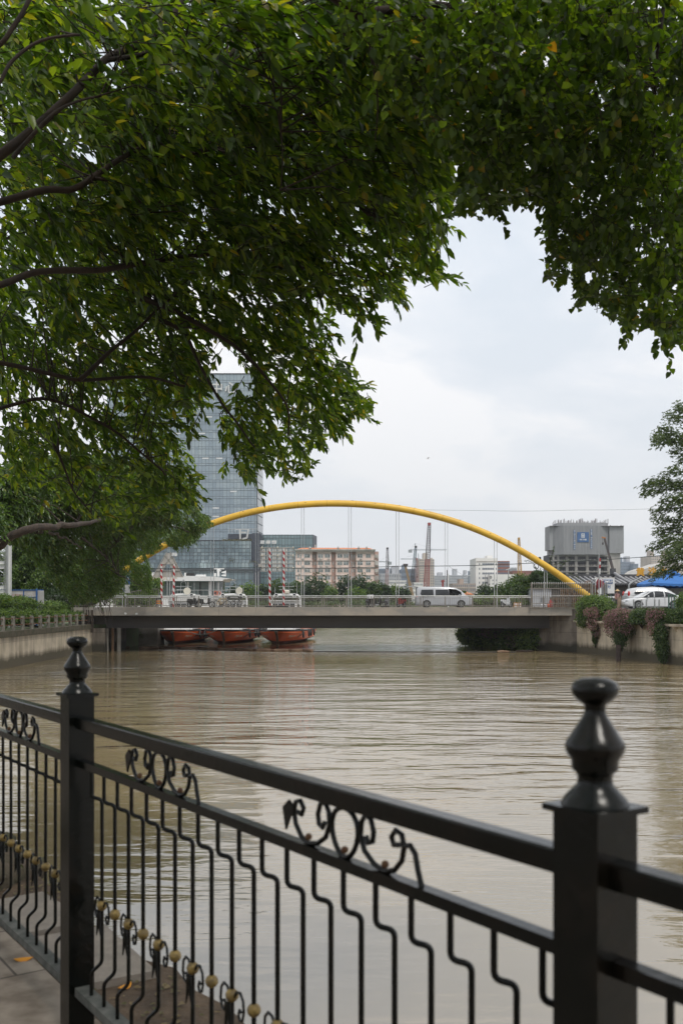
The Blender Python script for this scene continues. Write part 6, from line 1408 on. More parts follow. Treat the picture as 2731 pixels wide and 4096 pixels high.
suv = dict(w=SW, r=.35, wx=(-1.38, 1.36), mir=(.75, 1.15), wy=lambda z: SW - .03 - max(0, z - 1.0) * .22 + .012,
    lower=([-2.32, -2.25, -1.2, .3, 1.3, 2.0, 2.3], [.42, .28, .22, .22, .22, .28, .42], [1.04, 1.07, 1.06, 1.04, 1.03, .96, .80], [.78, .88, SW, SW, SW, .86, .66], [.78, .86, .88, .88, .87, .78, .6]),
    upper=([-2.24, -1.95, -1.3, -.3, .5, 1.0, 1.5], [.98] * 7, [1.22, 1.56, 1.66, 1.70, 1.64, 1.40, 1.03], [.82, .86, .88, .88, .88, .86, .8], [.70, .68, .66, .66, .66, .66, .68]),
    windows=[[(-1.85, 1.25), (-1.55, 1.50), (-1.0, 1.52), (-1.0, 1.10), (-1.75, 1.12)], [(-.92, 1.10), (-.92, 1.54), (-.05, 1.55), (.0, 1.07)], [(.10, 1.07), (.06, 1.54), (.5, 1.48), (1.1, 1.07)]],
    windscreen=((.75, -.62, 1.53), (1.42, -.70, 1.06), (1.42, .70, 1.06), (.75, .62, 1.53)),
    lamps=[((2.1, .68, .82, (.2, .12, .09)), 'headlight', M_LAMPW), ((-2.22, .74, 1.12, (.10, .12, .26)), 'tail_light', M_LAMPR)])
sv_ = make_car('suv', 'white SUV with red tail lights facing right, half hidden behind the white sedan', (XP(2618, 86.5), 86.5, TZ), 0, suv, M_CARW, 'car'); sv_.scale = (1.13, 1.1, 1.13)
# blue tent
D = 95.0
tn = thing('canopy_tent', 'blue pavilion tent with a scalloped valance on the right bank', 'tent', (XP(2682, D), D, TZ)); xa, xb = XP(2574, D), XP(2792, D); ya, yb = D - 2.4, D + 2.4; ze, za = ZP(2334, D), ZP(2292, D); xm = (xa + xb) / 2
M_TENT = mat('blue_tent', (.035, .17, .47), (.03, .13, .38), .7, .75, bump=.03, bscale=1.2)
M_TENTD = mat('blue_tent_wall', (.03, .10, .30), (.025, .08, .24), .9, .8, bump=.04, bscale=2)
n = 14; v = []; f = []
rim = [(xa + (xb - xa) * i / n, ya) for i in range(n)] + [(xb, ya + (yb - ya) * i / n) for i in range(n)] + [(xb - (xb - xa) * i / n, yb) for i in range(n)] + [(xa, yb - (yb - ya) * i / n) for i in range(n)]
m_ = len(rim)
for s in range(6):
    u = s / 5
    for i, (x, y) in enumerate(rim):
        crn = abs((i % n) / n - .5) * 2; zz = ze - .10 * (1 - crn) + (za - ze) * (u ** .85 if u < 1 else 1); v.append((x + (xm - x) * u * .94, y + (D - y) * u * .94, zz))
for s in range(5):
    for i in range(m_): f.append((s * m_ + i, s * m_ + (i + 1) % m_, (s + 1) * m_ + (i + 1) % m_, (s + 1) * m_ + i))
f.append(tuple(5 * m_ + i for i in range(m_)))
mb = MB(); mb.add(v, f); mb.build('roof', M_TENT, tn, smooth=25)
mb = MB(); mb.add([(xm - .7, D - .7, za - .15), (xm + .7, D - .7, za - .15), (xm + .7, D + .7, za - .15), (xm - .7, D + .7, za - .15), (xm, D, za + .45)], [(0, 1, 4), (1, 2, 4), (2, 3, 4), (3, 0, 4), (3, 2, 1, 0)]); mb.build('vent_cap', M_TENT, tn)
mb = MB(); k = 64
for side in range(4):
    a, b = [((xa, ya), (xb, ya)), ((xb, ya), (xb, yb)), ((xb, yb), (xa, yb)), ((xa, yb), (xa, ya))][side]; vv = []
    for i in range(k + 1):
        t_ = i / k; x = a[0] + (b[0] - a[0]) * t_; y = a[1] + (b[1] - a[1]) * t_; crn = abs(t_ - .5) * 2; z = ze - .10 * (1 - crn); vv += [(x, y, z + .01), (x, y, z - .16 - .09 * abs(math.sin(math.pi * t_ * 9)))]
    mb.add(vv, [(2 * i, 2 * i + 1, 2 * i + 3, 2 * i + 2) for i in range(k)])
mb.build('valance', M_TENT, tn)
for x, y in ((xa + .35, ya + .3), (xb - .35, ya + .3), (xb - .35, yb - .3), (xa + .35, yb - .3)): MB().box(x - .03, x + .03, y - .03, y + .03, TZ, ze - .05).build('leg', M_STEEL, tn)
for a, b, py in ((2583, 2599, 2368), (2703, 2727, 2415)): MB().box(XP(a, D), XP(b, D), ya + .32, ya + .36, ZP(py, D), ze - .05).build('curtain', M_TENTD, tn)
MB().box(XP(2590, D), XP(2790, D), yb - .4, yb - .36, ZP(2352, D), ze - .05).build('back_wall', M_TENTD, tn)
def TD(px, off):
    """distance at which a line 'off' metres inside the river wall crosses this bearing"""
    lo, hi = 60.0, 88.0
    for _ in range(40):
        m = (lo + hi) / 2
        if (wallx(m) + off) / m > (px - HX) / F: lo = m
        else: hi = m
    return lo
# short grey posts in front of the sedan, stone posts, green frame
G = 'short grey posts along the terrace'
for k, px in enumerate((2532.5, 2564, 2583.5, 2616.5, 2634.5)):
    d_ = TD(px, 1.3); t_ = MB().tube([(XP(px, d_), d_, E - .46), (XP(px, d_), d_, ZP(2398, d_))], .060, 10)
    solo('bollard', t_, M_STEEL, ('first', 'second', 'third', 'fourth', 'fifth')[k] + ' short grey post from the left in front of the white sedan', 'bollard', G, smooth=60)
for k, (px, top, w_, lab) in enumerate(((2474.5, 2390, .14, 'tall brown stone post at the front of the white sedan'), (2566, 2431, .13, 'low stone block below the white sedan, left one'), (2645, 2431, .13, 'low stone block below the rear door of the white sedan'), (2726, 2429, .12, 'low stone block at the right edge below the green shrub'))):
    d_ = TD(px, 1.02); x = XP(px, d_); solo('stone_post', MB().box(x - w_, x + w_, d_ - .13, d_ + .13, E - .43, ZP(top, d_)), mat('brown_stone', (.27, .20, .14), (.19, .14, .10), 4, .85, bump=.01), lab, 'stone post', 'stone posts along the terrace')
solo('terrace_rail', MB().tube([(XP(q, TD(q, 1.0)), TD(q, 1.0), E - .36) for q in (2495, 2560, 2630, 2690, 2735)], .035, 6), M_BLACK, 'dark low rail running between the stone blocks below the white sedan', 'rail')
t = thing('green_frame', 'green metal tube frame standing behind the rear of the white sedan', 'frame', (XP(2684, 76), 76, TZ))
M_GRN = mat('green_metal', (.06, .13, .10), (.04, .09, .07), 3, .5)
D = 76.0
for px in (2673, 2684, 2694.5): MB().box(XP(px, D) - (.045 if px != 2684 else .02), XP(px, D) + (.045 if px != 2684 else .02), D - .04, D + .04, E - .46, ZP(2381, D)).build('upright', M_GRN, t)
MB().box(XP(2668, D), XP(2735, D), D - .04, D + .04, ZP(2382, D) + .02, ZP(2379.5, D) + .03).build('top_bar', M_GRN, t)
figure('person', 'person in a straw hat and pinkish shirt standing left of the white sedan', (XP(2467, 84), 84, TZ), 1.62, (.38, .22, .20), None, hat=True, rz=.3)
# bicycles at the bridge end
for px, lab, c, rz in ((2412, 'dark bicycle parked behind the bush at the right bridge end', (.04, .06, .05), .4), (2440, 'green framed bicycle parked left of the person in the straw hat', (.03, .12, .09), 1.0)):
    two_wheeler('bicycle', lab, 'bicycle', (XP(px, 88.2), 88.2, TZ + .35), rz, 'bicycle', c, 'bicycles at the right bridge end')
# ---------------------------------------------------------------- left bank: mast and cabin
D = 78.0
t = thing('gantry_mast', 'grey steel gantry column with a ladder and white panels at the left edge', 'mast', (XP(30, D), D, E - 1.85))
MB().box(XP(26, D), XP(35, D), D, D + .5, E - 1.85, ZP(2172, D)).build('column', M_STEEL, t); MB().box(XP(36.2, D), XP(40, D), D - .05, D + .5, E - 1.85, ZP(2168, D)).build('flange', M_WHITE, t)
mb = MB()
for k in range(44): z = E - 1.5 + k * .14; mb.box(XP(19, D), XP(26, D), D - .12, D - .09, z, z + .025)
for px in (19.5, 25): mb.box(XP(px, D), XP(px, D) + .025, D - .13, D - .08, E - 1.8, ZP(2180, D))
mb.build('ladder', M_STEEL, t)
for a, b in ((2243, 2257), (2261, 2275), (2342, 2355), (2359, 2372), (2376, 2392)): MB().box(XP(-40, D), XP(18, D), D + .1, D + .2, ZP(b, D), ZP(a, D)).build('panel', M_WHITE, t)
mb = MB()
for py in (2228, 2222, 2212, 2205, 2236, 2300, 2312, 2320, 2329, 2335, 2259, 2357): mb.box(XP(-40, D), XP(20, D), D - .02, D + .06, ZP(py + 1, D), ZP(py, D))
mb.build('cross_tube', M_STEEL, t)
D = 80.0
t = thing('site_cabin', 'pale cabin fence with blue frame and faded red writing behind the left hedge', 'cabin', (XP(100, D), D, E - 1.85))
MB().box(XP(-60, D), XP(150, D), D, D + .08, E - 1.85, ZP(2361, D)).build('panel', mat('cabin_panel', (.46, .45, .44), (.34, .32, .31), .8, .8, stretch=(3, 1, .3)), t); MB().prismZ([(XP(151, D), D), (XP(176, D + 2), D + 2), (XP(176, D + 2), D + 2.1), (XP(151, D), D + .1)], E - 1.85, ZP(2361, D)).build('panel', mat('cabin_panel_side', (.52, .52, .52), (.44, .43, .42), .8, .8, stretch=(3, 1, .3)), t)
mb = MB(); mb.box(XP(-60, D), XP(176, D), D - .05, D - .003, ZP(2362, D), ZP(2358, D)); mb.box(XP(95, D), XP(98.5, D), D - .052, D - .004, E - 1.85, ZP(2362.1, D)); mb.box(XP(98.6, D), XP(145, D), D - .05, D - .003, ZP(2389.5, D), ZP(2387.5, D)); mb.box(XP(145.5, D), XP(152, D), D - .08, D - .006, E - 1.85, ZP(2354, D)); mb.build('blue_frame', M_BLUE, t)
text_mb('617885', .26, (XP(68, D), D - .012, ZP(2381, D)), .004, .004, sx=1.2).build('lettering', mat('faded_red', (.40, .22, .19), (.42, .30, .27), 6, .8), t)
# ================================================================ bushes and trees away from the camera
L_MID = leafmat('mid_leaves', [(0, (.028, .060, .016)), (.5, (.050, .095, .024)), (.9, (.085, .135, .035)), (1, (.12, .14, .05))])
L_BRI = leafmat('bright_leaves', [(0, (.05, .10, .022)), (.5, (.085, .155, .03)), (1, (.14, .20, .045))])
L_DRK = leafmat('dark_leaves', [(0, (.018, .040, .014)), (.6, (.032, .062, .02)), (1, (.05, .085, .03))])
L_FIC = leafmat('ficus_leaves', [(0, (.022, .050, .014)), (.5, (.040, .078, .02)), (.95, (.07, .115, .03)), (1, (.16, .14, .03))], rough=.3)
L_PINK = leafmat('bougainvillea', [(0, (.24, .11, .12)), (.35, (.32, .17, .18)), (.6, (.36, .23, .22)), (.8, (.12, .14, .05)), (1, (.09, .12, .04))], trans=.3, tcol=(1.3, 1, 1.1), rough=.7)
L_DRY = leafmat('dry_leaves', [(0, (.07, .09, .035)), (.5, (.12, .11, .06)), (1, (.22, .17, .10))], rough=.7)
mat_over = leafmat('overhang_leaves', [(0, (.07, .13, .03)), (.5, (.12, .20, .045)), (1, (.20, .25, .08))])
def bush(name, label, cat, lumps, n, size, m, flowers=None, group=None, stem=True, shell=.4, extra=None):
    L_ = np.array(lumps, float); c = L_[:, :3].mean(0); base = (float(c[0]), float(c[1]), float((L_[:, 2] - L_[:, 5]).min()))
    t = thing(name, label, cat, base, group=group)
    pts, nv = blob_pts(lumps, n, shell); V, Q = leafage(pts, nv, size); mesh_np('foliage', V, Q, m, t)
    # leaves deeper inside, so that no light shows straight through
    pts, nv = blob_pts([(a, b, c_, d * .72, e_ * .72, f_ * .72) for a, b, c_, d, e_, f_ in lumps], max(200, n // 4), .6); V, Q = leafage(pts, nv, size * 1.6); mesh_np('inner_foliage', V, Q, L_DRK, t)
    if flowers:
        fl, fn, fs = flowers; pts, nv = blob_pts(fl, fn, .25); V, Q = leafage(pts, nv, fs, wr=.8); mesh_np('flowers', V, Q, L_PINK, t)
    if stem:
        mb = MB()
        for l in lumps[:6]: mb.tube([Vector((base[0], base[1], base[2] - .3)), Vector((l[0] * .6 + base[0] * .4, l[1], base[2] + (l[2] - base[2]) * .5)), Vector(l[:3])], [.05, .035, .015], 5)
        mb.build('stems', M_BARK, t)
    return t
def PL_(px, py, D, rx, ry, rz): # lump given by pixel place and radii in pixels / metres
    p = P(px, py, D); return (p.x, p.y, p.z, rx / F * D, ry, rz / F * D)
# right wall, left to right
bush('hanging_bush', 'dense green bush spilling over the wall at the right end of the bridge', 'bush', [PL_(2345, 2425, 86.5, 42, 1.4, 40), PL_(2390, 2412, 85, 48, 1.6, 30), PL_(2430, 2440, 84, 40, 1.4, 36), PL_(2330, 2475, 86.3, 24, 1.0, 34), PL_(2420, 2480, 84, 30, 1.2, 30), PL_(2365, 2400, 86, 36, 1.2, 18)], 9000, .13, L_BRI)
bush('bougainvillea', 'pink flowering bush hanging beside the bridge end below the dense green bush', 'bush', [PL_(2372, 2470, 84.3, 30, .8, 30), PL_(2385, 2520, 84.0, 20, .6, 34), PL_(2378, 2555, 84, 9, .4, 22)], 3200, .11, L_MID, ([PL_(2365, 2450, 84, 28, .9, 20), PL_(2368, 2490, 83.8, 18, .8, 34), PL_(2385, 2530, 83.7, 12, .6, 22)], 2600, .085))
bush('bougainvillea', 'largest pink flowering bush, hanging low over the rusty round pile', 'bush', [PL_(2468, 2480, 79.3, 46, 1.2, 40), PL_(2500, 2500, 77.5, 34, 1.0, 50), PL_(2478, 2550, 77.3, 26, .8, 42), PL_(2500, 2470, 78, 40, 1.2, 26)], 8000, .12, L_MID, ([PL_(2465, 2475, 78.2, 46, 1.3, 34), PL_(2440, 2500, 78.2, 20, 1.0, 46), PL_(2495, 2495, 77, 28, 1.0, 42), PL_(2478, 2452, 78.3, 36, 1.2, 18), PL_(2520, 2460, 78, 20, 1.0, 14)], 5200, .085))
bush('shrub', 'round green shrub on the ledge right of the largest pink bush', 'shrub', [PL_(2560, 2462, 75.5, 36, 1.0, 26), PL_(2590, 2455, 75.2, 22, .9, 20), PL_(2540, 2480, 75.4, 22, .8, 16), PL_(2575, 2480, 74.8, 22, .8, 18)], 4200, .12, L_MID)
bush('hanging_creeper', 'long creeper with few pink flowers and dry leaves hanging to the waterline', 'creeper', [PL_(2630, 2470, 73.5, 32, 1.0, 34), PL_(2640, 2530, 72.2, 30, .7, 44), PL_(2645, 2590, 71.9, 26, .5, 44), PL_(2650, 2625, 71.9, 14, .4, 24), PL_(2660, 2455, 73.4, 34, 1.0, 20)], 7000, .12, L_MID, ([PL_(2605, 2470, 73, 18, .9, 34), PL_(2630, 2455, 73, 26, .9, 18), PL_(2600, 2515, 72, 8, .5, 26)], 1500, .085))
pts, nv = blob_pts([PL_(2640, 2530, 72.1, 28, .8, 44), PL_(2645, 2600, 71.8, 24, .6, 44)], 1500, .2)
bush('shrub', 'dark green shrub on the right wall beside the creeper, below the bright clipped shrub', 'shrub', [PL_(2700, 2475, 71.5, 36, 1.0, 34), PL_(2735, 2480, 71, 30, 1.0, 44), PL_(2725, 2450, 71.5, 30, 1.0, 22)], 4200, .12, L_MID)
bush('clipped_shrub', 'bright green rounded shrub at the right edge beside the sedan', 'shrub', [PL_(2738, 2402, 73.5, 30, 1.0, 30), PL_(2730, 2420, 73.5, 22, .8, 14)], 3000, .10, L_BRI)
bush('overhanging_bush', 'dark bush with pink blooms drooping to the water under the right bridge end', 'bush', [PL_(1880, 2545, 101.5, 44, 1.4, 44), PL_(1930, 2548, 99.6, 50, 1.4, 48), PL_(1985, 2552, 97.2, 50, 1.4, 48), PL_(2045, 2556, 94.8, 46, 1.2, 50), PL_(2100, 2560, 92.8, 40, 1.0, 50), PL_(1850, 2535, 102.5, 26, 1.0, 30), PL_(1905, 2585, 100, 30, .7, 22), PL_(2010, 2588, 96, 36, .7, 20), PL_(2130, 2550, 92, 26, .6, 40)], 15000, .17, mat_over, ([PL_(1990, 2530, 96.3, 70, 1.2, 24), PL_(2050, 2560, 94, 36, 1.0, 26)], 1300, .10))
# behind the bridge, right bank
bush('feathery_tree', 'feathery olive green tree behind the white scooter on the bridge', 'tree', [PL_(2030, 2365, 112, 50, 2.0, 34), PL_(2075, 2330, 113, 42, 2.0, 34), PL_(2110, 2365, 112, 44, 2.0, 40), PL_(1990, 2395, 112, 36, 2, 26), PL_(2060, 2400, 112, 60, 2, 30), PL_(2128, 2325, 113, 30, 1.6, 26)], 6500, .22, L_MID)
bush('climbing_shrub', 'dark leafy climber mass below the yellow arch, above the spiked fence', 'shrub', [PL_(2180, 2320, 111, 46, 1.8, 30), PL_(2225, 2325, 110, 44, 1.8, 26), PL_(2200, 2350, 110, 60, 1.5, 26), PL_(2265, 2350, 109.5, 30, 1.4, 22), PL_(2150, 2300, 111, 24, 1.4, 18)], 7000, .20, L_DRK)
bush('reed_bed', 'light green weeds and reeds growing beyond the bridge right of the van', 'weeds', [PL_(x, 2412, 109 + (i % 3), 26, 1.2, 22 + 6 * (i % 2)) for i, x in enumerate(range(1895, 2125, 26))], 6000, .22, L_BRI)
# vine trailing over the arch
vi = thing('vine', 'thin leafy vine trailing in loops over the right part of the yellow arch', 'vine', tuple(P(2180, 2260, 98)))
mb = MB(); allp = []
for path in ([(2094, 2244), (2110, 2243), (2130, 2252), (2140, 2268), (2152, 2278), (2150, 2290)], [(2190, 2270), (2200, 2245), (2198, 2232)], [(2190, 2262), (2205, 2225), (2215, 2185), (2210, 2215)], [(2160, 2270), (2162, 2290), (2170, 2300)], [(2210, 2260), (2240, 2252), (2280, 2240)], [(2200, 2300), (2230, 2275), (2260, 2250)], [(2270, 2290), (2310, 2310), (2330, 2325)]):
    q_ = [P(a, b, 97.6) for a, b in path]; mb.tube(q_, .02, 4)
    for a, b in zip(q_[:-1], q_[1:]):
        for i in range(int((b - a).length / .1) + 1): allp.append(a.lerp(b, random.random()))
mb.build('stem', M_BARK, vi); A = np.array([p[:] for p in allp]); A = np.repeat(A, 2, 0) + RNG.normal(0, .07, (len(A) * 2, 3)); V, Q = leafage(A, nrm(RNG.normal(size=A.shape)), .13); mesh_np('foliage', V, Q, L_MID, vi)
t = thing('cable_coil', 'black coil of cable hanging from the yellow arch', 'cable', tuple(P(2143, 2262, 97))); mb = MB(); torus(mb, tuple(P(2143, 2265, 96.6)), .24, .035); mb.build('coil', M_BLACK, t, smooth=60)
solo('camera_box', MB().box(XP(2154, 97), XP(2161, 97), 96.8, 97.2, ZP(2240, 97), ZP(2228, 97)), M_BLACK, 'small dark box fixed on top of the yellow arch above the vine', 'box')

# left bank
bush('hedge', 'overgrown light green hedge along the left bank behind the post railing', 'hedge', [PL_(px, 2402 + (px + 60) * .10 + 5 * math.sin(px * .05), 24.9 * F / (HX - px), 34, 1.3, 30 - px * .05) for px in range(-60, 260, 24)], 15000, .15, L_BRI)
bush('weed_patch', 'bright weeds growing along the foot of the left post railing', 'weeds', [PL_(px, 2470 - px * .03 + 6 * math.sin(px * .09), 23.4 * F / (HX - px), 24, .6, 30 - px * .045) for px in range(-40, 365, 20)], 16000, .13, L_BRI)
bush('creeper_wall', 'tall wall of light green creepers behind the gantry mast', 'creeper', [PL_(60 + 34 * (i % 4), 2180 + 46 * (i // 4), 90 + (i % 3), 34, 1.6, 38) for i in range(20)] + [PL_(-10, 2280, 92, 50, 1.6, 90)], 16000, .22, L_BRI)
bush('dark_thicket', 'dark thicket between the left hedge and the end of the bridge', 'thicket', [PL_(205, 2410, 90, 36, 1.8, 60), PL_(260, 2400, 90, 40, 1.8, 70), PL_(320, 2390, 90.5, 44, 1.8, 60), PL_(370, 2370, 91, 40, 1.6, 50), PL_(230, 2340, 92, 60, 1.8, 60)], 9000, .17, L_DRK)
bush('pink_tree', 'grey green bush with faded pink blossom left of the traffic sign', 'bush', [PL_(420, 2350, 92, 50, 1.8, 60), PL_(470, 2320, 93, 36, 1.5, 44), PL_(370, 2330, 92, 40, 1.6, 50)], 6500, .14, L_MID, ([PL_(465, 2310, 92.5, 26, 1.4, 26), PL_(395, 2350, 91.3, 40, 1.2, 12), PL_(340, 2330, 91, 26, 1.2, 12)], 500, .12))
bush('river_bush', 'leafy bush overhanging the water behind the left abutment', 'bush', [PL_(560, 2535, 106.5, 44, 1.4, 34), PL_(520, 2550, 106.3, 30, 1.2, 40), PL_(590, 2530, 106.8, 28, 1.2, 20), PL_(500, 2520, 106, 40, 1.4, 40)], 4500, .17, L_MID)
bush('bank_shrub', 'green shrubs beyond the ramp railing at the left bridge end', 'shrub', [PL_(540, 2330, 112, 40, 1.6, 34), PL_(600, 2345, 113, 36, 1.6, 36), PL_(580, 2400, 112, 60, 1.6, 36), PL_(500, 2400, 111, 50, 1.6, 30), PL_(630, 2340, 114, 20, 1.4, 30)], 6500, .2, L_BRI)
t = thing('aerial_roots', 'pale hanging aerial roots tangled over the left end of the bridge', 'roots', tuple(P(400, 2400, 88.5))); mb = MB(); random.seed(21)
for k in range(34):
    a = P(random.uniform(330, 440), random.uniform(2395, 2425), 88.4 + random.uniform(-.3, .3)); l = random.uniform(.5, 2.6); dx = random.uniform(-.2, 1.0) if a.x > -22.6 else random.uniform(-.15, .15)
    mb.tube([a, a + Vector((dx * .5, 0, -l * .5)), a + Vector((dx, random.uniform(-.2, .1), -l))], [.02, .013, .006], 4)
for px in (348, 356, 366, 372): mb.tube([P(px, 2440, 88.4), P(px + 1, 2480, 88.4), P(px, 2530, 88.4)], [.06, .05, .05], 6)
mb.build('root', M_BARKL, t)

# far bank trees
def far_tree(label, px, ytop, rpx, D, m, seed, name='tree', z0=None):
    random.seed(seed); t = thing(name, label, 'tree', (XP(px, D), D, E - 1.2), group='trees along the far bank'); zt = ZP(ytop, D); z0 = E - 1.0; R_ = rpx / F * D; h = zt - z0
    lumps = [(XP(px, D), D, z0 + h * .62, R_ * .75, R_ * .6, h * .38)]
    for k in range(11):
        a = random.uniform(0, 2 * math.pi); rr = R_ * random.uniform(.3, .72); zz_ = z0 + h * random.uniform(.15, .82); s_ = R_ * random.uniform(.22, .42) * (1.15 - .5 * (zz_ - z0) / h); lumps.append((XP(px, D) + rr * math.cos(a), D + rr * .8 * math.sin(a), min(zz_, zt - s_ * .8), s_, s_, s_ * .8))
    n = int(1300 * (R_ / 5) ** 1.3) + 900; pts, nv = blob_pts(lumps, n, .5); V, Q = leafage(pts, nv, .62, wr=.6); mesh_np('crown', V, Q, m, t)
    MB().tube([(XP(px, D), D, E - 1.3), (XP(px, D) + .1, D, z0 + h * .5)], [.35, .2], 6).build('trunk', M_BARK, t); return t
rows = [(1000, 2335, 48, 244), (1060, 2340, 44, 246), (1105, 2318, 40, 250), (1150, 2335, 34, 246), (1190, 2322, 38, 252), (940, 2345, 40, 250), (860, 2350, 46, 248), (760, 2350, 50, 250), (690, 2356, 40, 246), (1255, 2300, 62, 240), (1320, 2345, 40, 238), (1385, 2305, 48, 250), (1440, 2302, 44, 252), (1425, 2352, 50, 240), (1495, 2326, 40, 246), (1535, 2333, 36, 248), (1580, 2345, 34, 250), (1615, 2350, 30, 246), (1935, 2338, 38, 250), (1975, 2352, 26, 248)]
rows.sort()
desc = ['low olive', 'dark rounded', 'loose mid green', 'dense dark green', 'yellow green', 'broad dark green']
for i, (px, yt, r, D) in enumerate(rows):
    m = (L_MID, L_DRK, L_MID, L_DRK, L_BRI, L_DRK)[i % 6]
    if px in (1255, 1935, 1385): m = L_DRK
    if px == 1425: m = L_BRI
    where = ('behind the ferry' if px < 950 else 'below the glass tower' if px < 1050 else 'behind the slatted navigation board' if px < 1200 else 'in front of the pink flats' if px < 1510 else 'right of the pink flats' if px < 1700 else 'in front of the white office building')
    lab = desc[i % 6] + ' far bank tree ' + where + ', %s from the left' % ('first second third fourth fifth sixth seventh eighth ninth tenth eleventh twelfth thirteenth fourteenth fifteenth sixteenth seventeenth eighteenth nineteenth twentieth'.split()[i])
    far_tree(lab, px, yt, r, D, m, 100 + i)
t = thing('palm_tree', 'small palm tree on the far bank above the nose of the van', 'tree', (XP(1843, 255), 255, E - 1.2)); p = P(1843, 2368, 255)
MB().tube([(p.x, 255, E - 1.2), p], [.3, .18], 6).build('trunk', M_BARK, t); B_ = []; T_ = []
for k in range(16): a = 2 * math.pi * k / 16; B_.append(p); T_.append((math.cos(a), math.sin(a), .35 + .3 * (k % 2)))
B_ = np.repeat(np.array([b[:] for b in B_]), 5, 0); T_ = np.repeat(np.array(T_), 5, 0) + RNG.normal(0, .12, (80, 3)); V, Q = leaf_arrays(B_, T_, np.tile([[0, 0, 1.0]], (80, 1)), np.full(80, 1.7), np.full(80, .22), curl=.5); mesh_np('fronds', V, Q, L_MID, t)
mb = MB()
# low ground cover on the far shore: nobody could count it
pts = np.stack([RNG.uniform(-70, 60, 9000), RNG.uniform(231, 236, 9000), RNG.uniform(E - 1.6, E + .6, 9000)], 1); V, Q = leafage(pts, nrm(RNG.normal(size=pts.shape)), .6); tag(mesh_np('shore_undergrowth', V, Q, L_MID), 'low green undergrowth along the far shore', 'undergrowth', kind='stuff')
# debris along the far waterline / near soil litter
pts = []
for k in range(900):
    s = random.uniform(-6, 3); o = random.uniform(.14, .55); q_ = FP(s, 0, o); pts.append((q_.x, q_.y, -.035))
pts = np.array(pts); V, Q = leaf_arrays(pts, np.c_[RNG.normal(size=(900, 2)), np.zeros(900)], np.tile([[0, 0, 1.0]], (900, 1)) + RNG.normal(0, .3, (900, 3)), RNG.uniform(.015, .05, 900), RNG.uniform(.008, .02, 900), curl=0); tag(mesh_np('leaf_litter', V, Q, L_DRY), 'dry leaf litter scattered on the soil beyond the fence', 'leaf litter', kind='stuff')

# tree on the right edge
rt = thing('tree', 'tree with layered drooping leaf tufts at the right edge, above the blue tent', 'tree', (XP(2800, 70), 70, TZ))
mb = MB(); tr0 = P(2805, 2430, 70); tr1 = P(2790, 2050, 70); tr2 = P(2780, 1640, 70); MB().tube([tr0, P(2798, 2250, 70), tr1, tr2], [.26, .22, .17, .06], 10).build('trunk', M_BARK, rt, smooth=60)
tips = [(2703, 1628, 2775, 1690), (2672, 1660, 2770, 1720), (2640, 1712, 2760, 1780), (2620, 1745, 2770, 1800), (2618, 1765, 2700, 1770), (2690, 1810, 2775, 1840), (2665, 1890, 2770, 1900), (2575, 1938, 2770, 1950), (2570, 1975, 2700, 1960), (2620, 1925, 2760, 1960), (2612, 2050, 2770, 2030), (2625, 2085, 2770, 2090), (2650, 2010, 2770, 2000), (2625, 2130, 2770, 2140), (2600, 2195, 2775, 2170), (2640, 2160, 2770, 2170), (2680, 2110, 2780, 2100), (2640, 2255, 2775, 2230), (2615, 2305, 2740, 2270), (2660, 2215, 2775, 2220), (2690, 2280, 2775, 2260), (2700, 2190, 2780, 2190), (2710, 2000, 2780, 2000), (2690, 1950, 2780, 1960), (2720, 1760, 2780, 1760), (2715, 1850, 2780, 1860), (2720, 2060, 2780, 2060)]
random.seed(31); bp_l = []; bd = []; mbb = MB()
for tx, ty, rx, ry in tips:
    yt = 70 + random.uniform(-2.5, 2.5); a = P(rx, ry, 70); b = P(tx, ty, yt); mid = a.lerp(b, .5) + Vector((0, 0, .15)); mbb.tube([a, mid, b], [.05, .03, .012], 5)
    L_ = (b - a).length; k = int(L_ * 62)
    for i in range(k):
        f_ = (i / k) ** .7; q_ = a.lerp(b, f_) + Vector((0, 0, .15 * math.sin(math.pi * f_))); bp_l.append(q_ + Vector((random.gauss(0, .12), random.gauss(0, .45), random.gauss(0, .20) + .02))); bd.append(((b - a).normalized() + Vector((random.gauss(0, .5), random.gauss(0, .6), random.gauss(0, .3)))).normalized())
mbb.build('branches', M_BARK, rt)
V, Q, TV, TQ = sprays(np.array([p[:] for p in bp_l]), np.array([p[:] for p in bd]), np.full(len(bp_l), .22), 6, .15, .42, droop=.75); mesh_np('crown', V, Q, leafmat('edge_tree_leaves', [(0, (.035, .065, .02)), (.5, (.06, .10, .03)), (1, (.11, .15, .05))], rough=.45), rt)
